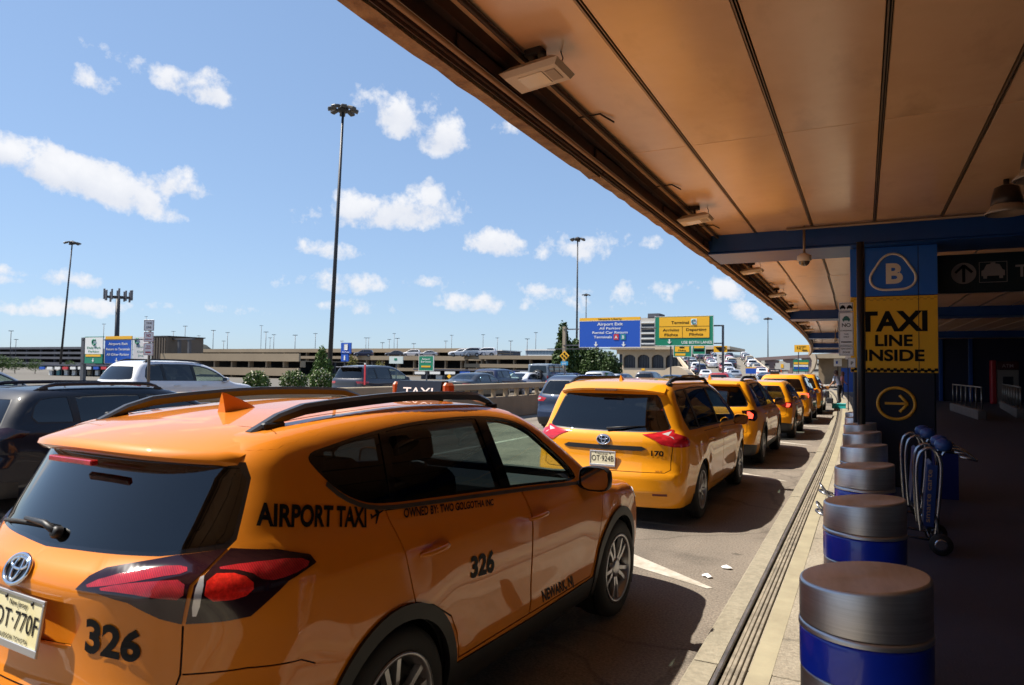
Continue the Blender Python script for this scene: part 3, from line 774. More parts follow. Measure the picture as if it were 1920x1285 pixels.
def paint(name, col, rough=.32, flake=0.0):
    m = mat(name, col, .5, 0.0, coat=1.0, noise=.03, nscale=2.5, spec=.18); m.node_tree.nodes['Principled BSDF'].inputs['Coat Roughness'].default_value = .012
    b = m.node_tree.nodes['Principled BSDF']
    if flake: b.inputs['Metallic'].default_value = flake
    return m
def plan_outline(S):
    B, ok = S.hit(S.su, S.sz); y = B[:, 1]; o = np.argsort(y); return lambda t: np.interp(t, y[o], B[o, 0])
def windscreen_poly(S, y_top, y_bot, m=.045, bow=.10):
    X = plan_outline(S); ys = np.linspace(y_top-.02, y_bot, 9)
    P = [(-.0, y_top+.0)]+[(float(X(y))-m, float(y)) for y in ys]
    return [(-.001, y_top+.015)]+[(float(X(y_top))*.5, y_top+.008)]+[(float(X(y))-m, float(y)) for y in ys]+[(float(X(y_bot))*.55, y_bot+bow*.75), (-.001, y_bot+bow)]
def roof_rail(root, S, x, y0, y1, h=.055, w=.022, m=None, sx=1, foot=.16):
    ys = np.linspace(y0, y1, 15); X = plan_outline(S); b = MB(); pts = []
    xs_ = [x-.025*abs(2*i/14-1)**2 for i in range(15)]; ZT = S.hit_top(np.array(xs_+[x, x]), np.array(list(ys)+[y0+foot/2, y1-foot/2]))[0][:, 2]
    prof = [(-w*.8, -.02), (-w, .012), (-w*.55, .028), (w*.55, .028), (w, .012), (w*.8, -.02)]
    vs = []; n = len(prof)
    for i, y in enumerate(ys):
        t = i/14; e = min(1, min(t, 1-t)/.14); lift = h*(1-(1-e)**2)-.012*(1-e); xx = x-.025*abs(2*t-1)**2
        for (a, c) in prof: vs.append((sx*(xx+a), y, float(ZT[i])+lift+c*(.55+.45*e)))
    fs = [(i*n+k, i*n+(k+1) % n, (i+1)*n+(k+1) % n, (i+1)*n+k) for i in range(14) for k in range(n)]
    fs += [tuple(range(n))[::-1], tuple(14*n+k for k in range(n))]
    if sx < 0: fs = [f[::-1] for f in fs]
    b.add(vs, fs, False); o = b.build('roof_rail', m or BLACK, root); smooth_by_angle(o.data, 40)
    for q, (a, c) in enumerate(((y0+.05, y0+foot), (y1-foot, y1-.05))):
        f = MB(); f.box(sx*x-.014, sx*x+.014, a, c, float(ZT[15+q])-.04, float(ZT[15+q])+h*.55, .006); f.build('rail_foot', BLACK, o)
    return o
def fin_antenna(root, c, m, s=1.0):
    b = MB(); n = 10; vs = []
    for i in range(n):
        t = i/(n-1); y = (t-.25)*.17*s; hgt = .075*s*(1-t)**.8*(1 if t > .02 else .95); wd = .024*s*(1-t*.55)
        sh = 0 if i else 0.0
        vs += [(-wd, y, -.012), (-wd*.35, y, hgt*.7), (0, y-.0, hgt), (wd*.35, y, hgt*.7), (wd, y, -.012)]
    fs = [(i*5+k, (i+1)*5+k, (i+1)*5+k+1, i*5+k+1) for i in range(n-1) for k in range(4)]+[(0, 1, 2, 3, 4), tuple((n-1)*5+k for k in range(5))[::-1]]
    b.add(vs, fs, True); o = b.build('fin_antenna', m, root, c); smooth_by_angle(o.data, 40); return o
def taxi_sign(root, c, w=.36, h=.13, txt='TAXI', d=.12):
    b = MB(); x, y, z = c
    b.prism([(-d/2, 0), (d/2, 0), (d/2*.6, h), (-d/2*.6, h)], -w/2, w/2, Matrix.Translation((x, y, z)) @ Matrix(((0, 0, 1, 0), (1, 0, 0, 0), (0, 1, 0, 0), (0, 0, 0, 1))))
    o = b.build('roof_sign', mat('roof_sign_black', (.01, .012, .02), .3), root)
    text_on('roof_sign_lettering', txt, mat('roof_sign_white', (.75, .75, .76), .4), o, (x, y-d*.46, z+h*.14), (1, 0, 0), (0, .15, 1), h*.5, .015, w*.68)
    for sx in (-1, 1):
        l = MB(); l.box(x+sx*(w/2+.002)-(.05 if sx < 0 else 0), x+sx*(w/2+.002)+(.05 if sx > 0 else 0), y-d*.4, y+d*.4, z, z+h*.92, .018)
        l.build('roof_sign_end_lamp', mat('amber_lamp', (.38, .085, .025), .3, coat=.6), o)
    f = MB(); f.box(x-w*.4, x+w*.4, y-d*.3, y+d*.3, z-.06, z-.001); f.build('roof_sign_base', BLACK, o)
    return o
def rav_shape():
    return Shape(4.58, .915,
        top=((0, 1.46), (.25, 1.535), (.5, 1.59), (1.0, 1.645), (1.55, 1.668), (2.1, 1.655), (2.5, 1.605), (2.72, 1.53), (3.0, 1.375), (3.3, 1.185), (3.5, 1.075), (3.62, 1.045), (4.0, .995), (4.35, .905), (4.5, .83), (4.58, .77)),
        rear=((.2, .10), (.32, .0), (.45, -.05), (.58, -.065), (.68, -.04), (.76, -.015), (.9, -.005), (1.05, -.01), (1.11, .015), (1.16, .075), (1.25, .13), (1.4, .22), (1.55, .31), (1.66, .40)),
        front=((.2, 4.42), (.35, 4.53), (.5, 4.58), (.65, 4.57), (.8, 4.52), (.95, 4.42), (1.1, 4.3)),
        sec=((.2, .10), (.3, .045), (.42, .018), (.6, .006), (.78, .0), (.9, .006), (.98, .022), (1.05, .05), (1.09, .075), (1.2, .112), (1.4, .19), (1.55, .255), (1.7, .335)),
        wheels=(1.05, 3.65), belt=((0, .15), (.5, .14), (1.2, .09), (2.0, .035), (2.8, .0), (4.5, -.02)),
        tr=.055, tf=.10, bowr=(.16, .27), bowf=(.14, .22), crown=.045, kc=.10, kt=.09,
        crease=((.016, lambda y: .985+.085*np.clip((2.6-y)/2.2, -1, 1), .10, .35, 3.9), (.012, lambda y: .50+.03*(y-2.3), .09, 1.35, 3.35)))
RAV_POSE = (-2.77, 1.50, math.radians(3.0))

def build_rav():
    S = rav_shape()
    root = thing('taxi', 'orange compact SUV taxi numbered 326 with black roof rails, AIRPORT TAXI on its side', 'taxi', (RAV_POSE[0], RAV_POSE[1], 0), -RAV_POSE[2], 'taxis queued along the kerb')
    OR = paint('taxi_orange_paint', (.68, .205, .006), .28)
    c = Car(S, root, .034, .25, OR, INTERIOR)
    dlo = [(.59, 1.497), (.672, 1.412), (.784, 1.327), (.915, 1.274), (1.05, 1.247), (1.36, 1.222), (1.945, 1.178), (2.509, 1.134), (3.06, 1.085), (3.03, 1.16), (2.90, 1.262), (2.751, 1.366), (2.598, 1.47), (2.382, 1.545), (2.015, 1.580), (1.59, 1.582), (1.3, 1.572), (1.045, 1.548), (.787, 1.520)]
    dlo = chaikin(dlo, 2)
    win = inset(dlo, .014)
    c.side('window', clip_slant(win, 2.17, 2.12, 9, 9, 1.15, 1.58), CLEAR, -.004, k=.0)
    c.side('window', clip_slant(win, 1.13, 1.20, 2.06, 2.02, 1.15, 1.58), TINT, -.004, k=.0)
    c.side('window', clip_slant(win, -9, -9, 1.08, 1.15, 1.15, 1.58), TINTDARK, -.004, k=.0)
    c.side('window_trim', dlo, GLOSSBLACK, .001)
    belt = [(p[0], p[1]-.012) for p in [(.70, 1.385), (.784, 1.322), (.915, 1.268), (1.05, 1.240), (1.36, 1.214), (1.945, 1.170), (2.509, 1.126), (3.05, 1.082)]]
    c.side('belt_moulding', ribbon(chaikin(belt, 1, False), .018), mat('satin_trim', (.07, .065, .06), .35, .3), .006)
    # tail lamps
    bl = [(.158, .969), (.268, .970), (.346, .977), (.394, 1.017), (.464, 1.073), (.578, 1.110), (.554, 1.142), (.434, 1.181), (.28, 1.199), (.178, 1.094)]
    gl = [(.146, .969), (.08, .989), (-.022, 1.04), (-.14, 1.063), (-.225, 1.065), (-.185, 1.109), (-.138, 1.133), (.099, 1.178), (.268, 1.197), (.164, 1.095)]
    c.side('lamp_reflector', chaikin([(.172, .995), (.194, .994), (.210, 1.124), (.187, 1.114)], 1), LAMPCLEAR, .006, c='tail_lamp')
    c.side('lamp_core', chaikin([(.208, 1.042), (.321, 1.041), (.363, 1.077), (.319, 1.122), (.216, 1.126)], 1), mat('bright_red_lens', (.75, .02, .012), .15, coat=1.0, noise=.4, nscale=60), .006, c='tail_lamp')
    c.side('lamp_red_band', chaikin([(.222, 1.138), (.327, 1.150), (.50, 1.146), (.562, 1.112), (.474, 1.090), (.393, 1.085), (.335, 1.128)], 1), REDLENS, .006, c='tail_lamp')
    c.side('tail_lamp', bl, REDDARK, .005)
    c.side('lamp_red_band', chaikin([(-.205, 1.072), (-.122, 1.112), (.053, 1.146), (.145, 1.148), (.152, 1.128), (.06, 1.118), (-.09, 1.088)], 1), REDLENS, .006, c='gate_lamp')
    c.side('lamp_red_band', chaikin([(-.15, 1.072), (-.06, 1.094), (.06, 1.108), (.15, 1.112), (.149, 1.050), (.078, 1.056), (-.03, 1.07)], 1), REDLENS, .006, c='gate_lamp')
    c.side('gate_lamp', gl, REDDARK, .005)
    # tailgate
    um = S.umin
    gt = [(um, 1.170), (-.341, 1.178), (.043, 1.186), (.26, 1.215), (.285, 1.24), (.33, 1.42), (.30, 1.465), (0, 1.475), (um, 1.475)]
    c.side('rear_window', gt, TINTDARK, -.003, 'both', k=0)
    c.side('rear_window_surround', [(um, 1.158), (-.341, 1.166), (.043, 1.174), (.27, 1.198), (.298, 1.225), (.346, 1.43), (.325, 1.485), (0, 1.495), (um, 1.495)], GLOSSBLACK, .0, 'both')
    ur = S.rear_u(.34, .93); ur2 = S.rear_u(.30, .87)
    c.side('plate_recess', chaikin([(um, 1.012), (ur-.02, 1.012), (ur+.01, .96), (ur2, .865), (um, .85)], 0), OR, -.018, 'both', k=.002)
    c.side('panel_gap', ribbon([(um, .70), (-.2, .70), (.06, .705), (.125, .73), (.146, .80), (.149, .962)], .007), GAP, -.006, 'both', k=0)
    c.side('panel_gap', ribbon([(.151, .80), (.34, .80), (.52, .775), (.58, .74)], .006), GAP, -.006, k=0)
    ru = lambda x, z: S.rear_u(x, z)
    c.side('rear_reflector', [(ru(.50, .46), .44), (ru(.68, .46), .44), (ru(.68, .48), .475), (ru(.50, .48), .475)], REDLENS, .006)
    c.side('bumper_trim', [(um, .2), (.55, .2), (.56, .42), (.3, .50), (.1, .56), (um, .56)], BLACK, .004, 'both')
    # arches, sill, doors
    for yw in S.wheels:
        c.side('wheel_arch_opening', arch_poly(S, yw, .392, .36), None)
        c.side('arch_flare', arch_poly(S, yw, .448, .372, a0=-.40), BLACK, .016, k=.03)
    c.side('panel_gap', [(1.05, 1.2), (1.056, 1.2), (1.056, 1.2)], GAP, -.006, k=0)
    rd = [(1.052, 1.222), (1.054, 1.158), (1.075, 1.07), (1.097, .983), (1.151, .800), (1.28, .76), (1.44, .66), (1.50, .56), (1.53, .43), (2.256, .425), (2.262, .86), (2.27, 1.01), (2.275, 1.128)]
    fd = [(2.285, 1.127), (2.279, 1.01), (2.271, .86), (2.265, .425), (3.15, .42), (3.20, .50), (3.268, .69), (3.32, .88), (3.36, 1.02), (3.34, 1.055), (3.08, 1.068)]
    for nm, d in (('rear_door', rd), ('front_door', fd)):
        c.side(nm, inset(d, .0045), OR, 0); c.side('panel_gap', inset(d, -.0045), GAP, -.008, k=0)
    c.side('sill_cladding', [(1.30, .22), (3.30, .22), (3.30, .405), (2.3, .395), (1.36, .415)], BLACK, .010)
    c.side('headlamp', chaikin([(4.02, .86), (4.20, .90), (4.75, .80), (5.0, .74), (4.95, .69), (4.6, .72), (4.25, .78)], 1), LAMPCLEAR, .004)
    uf = S.umax
    c.side('grille', [(5.0, .42), (uf, .40), (uf, .68), (5.05, .66)], BLACK, .004, 'both')
    c.side('front_bumper_trim', [(4.1, .2), (uf, .2), (uf, .36), (4.1, .38)], BLACK, .004, 'both')
    # roof, bonnet, windscreen
    X = plan_outline(S)
    c.topr('windscreen', windscreen_poly(S, 2.56, 3.36, .05), CLEAR, -.002, k=0)
    c.topr('windscreen_surround', windscreen_poly(S, 2.535, 3.40, .03, .12), BLACK, 0)
    c.topr('panel_gap', ribbon([(-.001, 4.36), (.4, 4.32), (.62, 4.18), (.68, 3.9), (.72, 3.55)], .008), GAP, -.006, k=0)
    for x in (.54,): c.topr('roof_ditch', ribbon([(x-.05, .60), (x-.02, 1.2), (x-.02, 2.0), (x-.04, 2.5)], .014), GAP, -.004, sym='both', k=0)
    c.topr('panel_gap', ribbon([(-.001, .585), (.35, .60), (.56, .63), (.64, .60)], .006), GAP, -.005, k=0)
    c.build()
    # rear spoiler
    b = MB(); nx = 25; rows = 8; vs = []; SZ = S.hit_top(np.array([(-1+2*i/(nx-1))*.645 for i in range(nx)]), np.full(nx, .60))[0][:, 2]
    for i in range(nx):
        t = -1+2*i/(nx-1); x = t*.645; e = abs(t)**4
        yt = .165+.10*t*t+.14*e; zt = lambda y: float(S.top(y)-S.crown*(x/S.hw)**2)
        z0 = float(SZ[i])+.004-.008*e; z1 = float(SZ[i])-.070-.010*t*t
        y0 = .60
        sec = [(y0, z0), ((y0+yt)/2+.03, (z0*.62+z1*.38)+.010), (yt+.05, z1+.020), (yt+.008, z1+.006), (yt, z1-.012), (yt+.02, z1-.032), (yt+.12, z1-.040), (y0-.05, z1-.045)]
        vs += [(x, a, c_) for a, c_ in sec]
    fs = [(i*rows+k, i*rows+k+1, (i+1)*rows+k+1, (i+1)*rows+k) for i in range(nx-1) for k in range(rows-1)]+[tuple(range(rows))[::-1], tuple((nx-1)*rows+k for k in range(rows))]
    b.add(vs, fs, True); sp = b.build('rear_spoiler', OR, root); smooth_by_angle(sp.data, 50)
    bl_ = MB(); bl_.box(-.15, .15, .145, .175, 1.462, 1.484, .004); bl_.build('high_brake_lamp', REDLENS, sp)
    # details
    p, n = c.pt(um, 1.085, .004); emblem(root, (-.03, p.y, p.z), (0, n.y, n.z), .077)
    p, n = c.pt(um, .93, 0)
    plate(root, Vector((.045, p.y-.030, .928)), None, w=.33, h=.16, tilt=math.radians(-8), num='OT\u00b7770F', foot='HUDSON TOYOTA')
    ap = c.pt
    def gpt(x, z, off):
        P, ok = S._march(np.array([[x, -.4, z]]), np.array([[0, 1., 0]]), np.array([2.]), 60); nn = S.normal(P); return Vector(P[0]+nn[0]*off)
    w = MB(); w.tube([gpt(.03, 1.205, .018), gpt(-.05, 1.222, .028), gpt(-.22, 1.222, .022)], [.016, .013, .008], 6); w.lathe([(.024, 0), (.024, .02), (.016, .03), (0, .03)], 14, Matrix.Translation(gpt(.03, 1.205, .0)) @ Matrix.Rotation(math.radians(70), 4, 'X'), caps=False)
    wo = w.build('rear_wiper', BLACK, root)
    w2 = MB(); w2.tube([gpt(-.10, 1.215, .010), gpt(-.30, 1.205, .010), gpt(-.46, 1.185, .010)], .008, 6); w2.build('wiper_blade', RUBBER, wo)
    for sx in (1, -1):
        roof_rail(root, S, .555, .55, 2.48, .044, .025, mat('rail_black_satin', (.03, .03, .033), .32), sx)
        handle(c, 1.30, 1.005, OR, sx); handle(c, 2.36, .975, OR, sx)
        mirror(root, 3.06, 1.115, .86, sx, BLACK if sx > 0 else OR, 1.0)
    fin_antenna(root, (.03, .86, S.top(.86)-.002), OR, 1.25)
    taxi_sign(root, (.03, 2.36, S.top(2.36)+.02), .36, .115)
    # lettering
    c.text('326', [(-.178, .865), (.021, .845), (.031, .943), (-.174, .977)], bold=.055)
    c.text('AIRPORT TAXI', [(.363, 1.27), (.89, 1.18), (.931, 1.252), (.364, 1.347)], bold=.05)
    c.text('OWNED BY: TWO GOLGOTHA INC', [(1.152, 1.17), (1.915, 1.104), (1.942, 1.132), (1.172, 1.208)], bold=.04)
    c.text('326', [(1.605, .801), (1.833, .78), (1.829, .893), (1.601, .903)], bold=.055)
    c.text('NEWARK, NJ', [(2.422, .448), (2.869, .438), (2.821, .51), (2.388, .525)], bold=.04)
    pl = [(0, .42), (.42, .44), (.25, .0), (.36, .0), (.66, .46), (.9, .48), (1.0, .53), (.9, .58), (.66, .58), (.36, 1.0), (.25, 1.0), (.42, .58), (.16, .57), (.06, .75), (-.02, .75), (.03, .52)]
    c.decal('airplane_mark', np.array([(a*.8+.1+b*.1, b*.8+.1+a*.15, 0) for a, b in pl]), [tuple(range(len(pl)))], [(.915, 1.165), (1.035, 1.170), (1.045, 1.248), (.93, 1.243)], TEXTBLACK)
    add_wheels(root, S.wheels, .925, .36, .235, .245, 5, 'double')
    wheel_wells(root, S, S.wheels, .44)
    add_interior(root, S.hw, [(2.02, .60, (-.36, .36)), (1.12, .60, (-.42, 0, .42))], .42, 3.0, 1.08, (.35, 3.2))
    return root

# ---------------------------------------------------------------- the other vehicles: parametric bodies
def gen_shape(kind, L, hw, H, wheels, wr=.36, zb=None, rise=.03, rake=.34, nose=0.0, **kw):
    """kind suv | van | sedan | box"""
    k = H/1.668
    if kind == 'suv':
        top = [(0, H-.12), (.06*L, H-.07), (.14*L, H-.03), (.22*L, H-.008), (.34*L, H), (.46*L, H-.012), (.545*L, H-.065), (.60*L, H-.15), (.66*L, H-.30), (.72*L, H*.715), (.765*L, H*.645), (.79*L, H*.628), (.87*L, H*.60), (.95*L, H*.55), (.985*L, H*.50), (L, H*.46)]
    elif kind == 'van':
        top = [(0, H-.10), (.07*L, H-.05), (.2*L, H-.01), (.4*L, H), (.55*L, H-.02), (.63*L, H-.08), (.69*L, H-.20), (.76*L, H*.77), (.83*L, H*.65), (.86*L, H*.615), (.92*L, H*.57), (.97*L, H*.50), (L, H*.44)]
    elif kind == 'sedan':
        top = [(0, H*.69), (.04*L, H*.725), (.10*L, H*.745), (.15*L, H*.765), (.20*L, H*.83), (.28*L, H*.945), (.36*L, H*.99), (.45*L, H), (.54*L, H*.97), (.60*L, H*.91), (.67*L, H*.78), (.72*L, H*.70), (.75*L, H*.675), (.85*L, H*.635), (.94*L, H*.57), (L, H*.47)]
    else:
        top = [(0, H-.03), (.1*L, H-.01), (.3*L, H), (.5*L, H-.01), (.545*L, H-.04), (.60*L, H-.26), (.66*L, H*.68), (.68*L, H*.64), (.8*L, H*.62), (.95*L, H*.60), (L, H*.56)]
    zb = zb or H*.64
    if kind in ('suv', 'van'): rear = [(.2, .13), (.33, .03), (.46, .0), (.60, .0), (.68, .03), (zb*.75, .06), (zb*.93, .065), (zb, .09), (zb+.06, .14), (H-.15, .14+rake*.62), (H, .14+rake)]
    elif kind == 'sedan': rear = [(.2, .12), (.33, .03), (.45, .0), (.62, .0), (.68, .03), (.85, .05), (H*.70, .07), (H*.76, .12)]
    else: rear = [(.3, .08), (.5, .0), (.8, .02), (1.1, .02), (H, .07)]
    front = [(.2, L-.14), (.33, L-.05), (.48, L), (.65, L-.01), (H*.5, L-.07), (H*.58, L-.17), (H*.66, L-.3)]
    tl = .33*k if kind != 'box' else .14
    sec = [(.2, .09), (.32, .035), (.5, .01), (.75, .0), (zb-.2, .004), (zb-.09, .022), (zb-.02, .05), (zb+.02, .072), (zb+.13, .108), ((zb+H)/2, .072+(tl-.072)*.42), (H-.09, .072+(tl-.072)*.82), (H+.05, tl+.04)]
    if kind == 'box': sec = [(.3, .10), (.45, .02), (.7, .0), (zb-.05, .0), (zb, .02), (zb+.05, .05), (H-.1, .10), (H+.05, .16)]
    d = dict(belt=((0, rise*2), (L*.3, rise), (L*.6, 0), (L, -.02)), wr=wr)
    if kind == 'box': d.update(belt=((0, 0), (L, 0)), kc=.05, kt=.06, bowr=(.01, .02), bowf=(.03, .05), tr=.01, tf=.04)
    d.update(kw)
    return Shape(L, hw, top, rear, front, sec, wheels, **d)
def rz_poly(S, pts):
    """('r', x, z): on the tail at half-width x;  ('s', y, z): on the flank"""
    return [((S.rear_u(p[1], p[2]) if p[0] == 'r' else p[1]), p[2]) for p in pts]
def std_car(root, S, pnt, lod=1, g=None, zb=None, H=1.7, dlo=None, pill=(), glass=(None, None), rearwin=None, lamps=(), zbot=.25, ws=None, doors=(), handles=(), mir=None, rails=None,
            trim=True, rimstyle='double', spokes=5, lampmat=None, platez=.9, extra=None, inter=None, kind='suv', wx=None, trimmat=None, mirmat=None, cladding=False, hi=None, rimr=.235):
    L = S.L; g = g or (.05, .075, .15)[2-lod]; um = S.umin; uf = S.umax; tm = trimmat or BLACK
    c = Car(S, root, g, zbot, pnt, INTERIOR if lod >= 1 else None)
    zb = zb or H*.64; bz = lambda y: zb+float(S.belt(y))
    y0, y1 = dlo
    n = 9; bot = [(y0+(y1-y0)*i/n, bz(y0+(y1-y0)*i/n)+.012) for i in range(n+1)]
    yt0, yt1 = (dlo_top := (y0-.10 if kind != 'sedan' else y0+.28, y1-.50 if kind != 'box' else y1-.2))
    if kind == 'suv': yt0 = y0+.06
    topl = [(yt1+(yt0-yt1)*i/n, float(S.zs(yt1+(yt0-yt1)*i/n))-(.038 if kind != 'box' else .03)) for i in range(n+1)]
    # front edge follows the A pillar just inside the split line
    fr = [(y, float(S.zs(y))-.045) for y in np.linspace(y1, yt1, 7)][1:-1]
    P = bot+[q for q in fr if q[1] > bz(q[0])+.03]+topl
    P = chaikin(P, 1)
    win = inset(P, .016 if lod else .02)
    edges = [-9]+list(pill)+[99]
    for i in range(len(edges)-1):
        a, b_ = edges[i], edges[i+1]; A = a+.045 if a > -8 else a; B = b_-.045 if b_ < 98 else b_
        q = clip_slant(win, A, A-.02, B, B-.04, zb, H)
        if len(q) > 2: c.side('window', q, glass[0] if i == len(edges)-2 else glass[1], -.004, k=0)
    c.side('window_trim', P, tm, .001)
    for (nm, pts, m, o) in lamps: c.side(nm, rz_poly(S, pts), m, o)
    if rearwin:
        z0, z1, x0, x1 = rearwin; cu = [(um, z0), (S.rear_u(x0*.6, z0), z0+.005), (S.rear_u(x0, z0+.02), z0+.02), (S.rear_u(x0+.01, z0+.06), z0+.07), (S.rear_u(x1+.01, z1-.05), z1-.05), (S.rear_u(x1-.04, z1), z1), (um, z1+.005)]
        c.side('rear_window', cu, glass[1], -.003, 'both', k=0)
        c.side('rear_window_surround', [(um, z0-.012), (S.rear_u(x0*.6, z0), z0-.008), (S.rear_u(x0+.014, z0), z0+.004), (S.rear_u(x0+.026, z0+.06), z0+.06), (S.rear_u(x1+.024, z1-.05), z1-.03), (S.rear_u(x1-.02, z1), z1+.013), (um, z1+.018)], BLACK, 0, 'both')
    if lod >= 1:
        ug = S.rear_u(S.hw*.80, .72); ug2 = S.rear_u(S.hw*.82, zb*.9)
        c.side('panel_gap', ribbon([(um, .66), (ug-.06, .665), (ug, .70), (ug2, zb*.9)], .008), GAP, -.006, 'both', k=0)
    for yw in S.wheels:
        c.side('wheel_arch_opening', arch_poly(S, yw, S.wr+.035, S.wr), None)
        if cladding: c.side('arch_flare', arch_poly(S, yw, S.wr+.10, S.wr+.012, a0=-.38), tm, .012, k=.03)
    if trim or cladding:
        c.side('sill_cladding', [(S.wheels[0]+.2, .2), (S.wheels[1]-.2, .2), (S.wheels[1]-.2, .37), (S.wheels[0]+.2, .38)], tm, .006)
        zr = .52 if cladding else .36
        c.side('bumper_trim', [(um, .2), (S.rear_u(S.hw*.8, .3)+.25, .2), (S.rear_u(S.hw*.8, .3)+.25, zr-.08), (um, zr)], tm, .004, 'both')
    if lod >= 1:
        for d in doors:
            dd = [(a if not callable(a) else a, z if z > 0 else bz(a)+z) for a, z in d]
            c.side('door', inset(dd, .0035), pnt, 0); c.side('panel_gap', inset(dd, -.0035), GAP, -.008, k=0)
    c.side('headlamp', chaikin([(L-.62, H*.485), (L-.40, H*.505), (L+.15, H*.46), (L+.45, H*.43), (L+.4, H*.385), (L-.2, H*.42)], 1), LAMPCLEAR, .004)
    c.side('grille', [(L+.42, H*.26), (uf, H*.25), (uf, H*.43), (L+.42, H*.42)], BLACK, .004, 'both')
    if ws: c.topr('windscreen', windscreen_poly(S, ws[0], ws[1], .05, ws[2] if len(ws) > 2 else .10), glass[0], -.002, k=0); 
    if kind == 'sedan': c.topr('rear_window', [(-.001, .155*L), (.50, .165*L), (.47, .27*L), (.40, .285*L), (-.001, .29*L)], glass[1], -.002, k=0)
    if extra: extra(c)
    c.build()
    if lod >= 1:
        for sx in (1, -1):
            for (y, z) in handles: handle(c, y, z, pnt, sx)
            if rails: roof_rail(root, S, rails[0], rails[1], rails[2], .05, .022, rails[3] if len(rails) > 3 else BLACK, sx)
    if mir:
        for sx in (1, -1): mirror(root, mir[0], mir[1], S.hw-.06, sx, mirmat or pnt)
    add_wheels(root, S.wheels, wx or S.hw-.01, S.wr, .225, rimr, spokes, rimstyle)
    if lod >= 1: wheel_wells(root, S, S.wheels, S.wr+.06)
    if inter: add_interior(root, S.hw, *inter)
    return c
def pose_thing(name, lab, cat, x, y, rz=0.0, group=None, z=0.0): return thing(name, lab, cat, (x, y, z), rz, group)

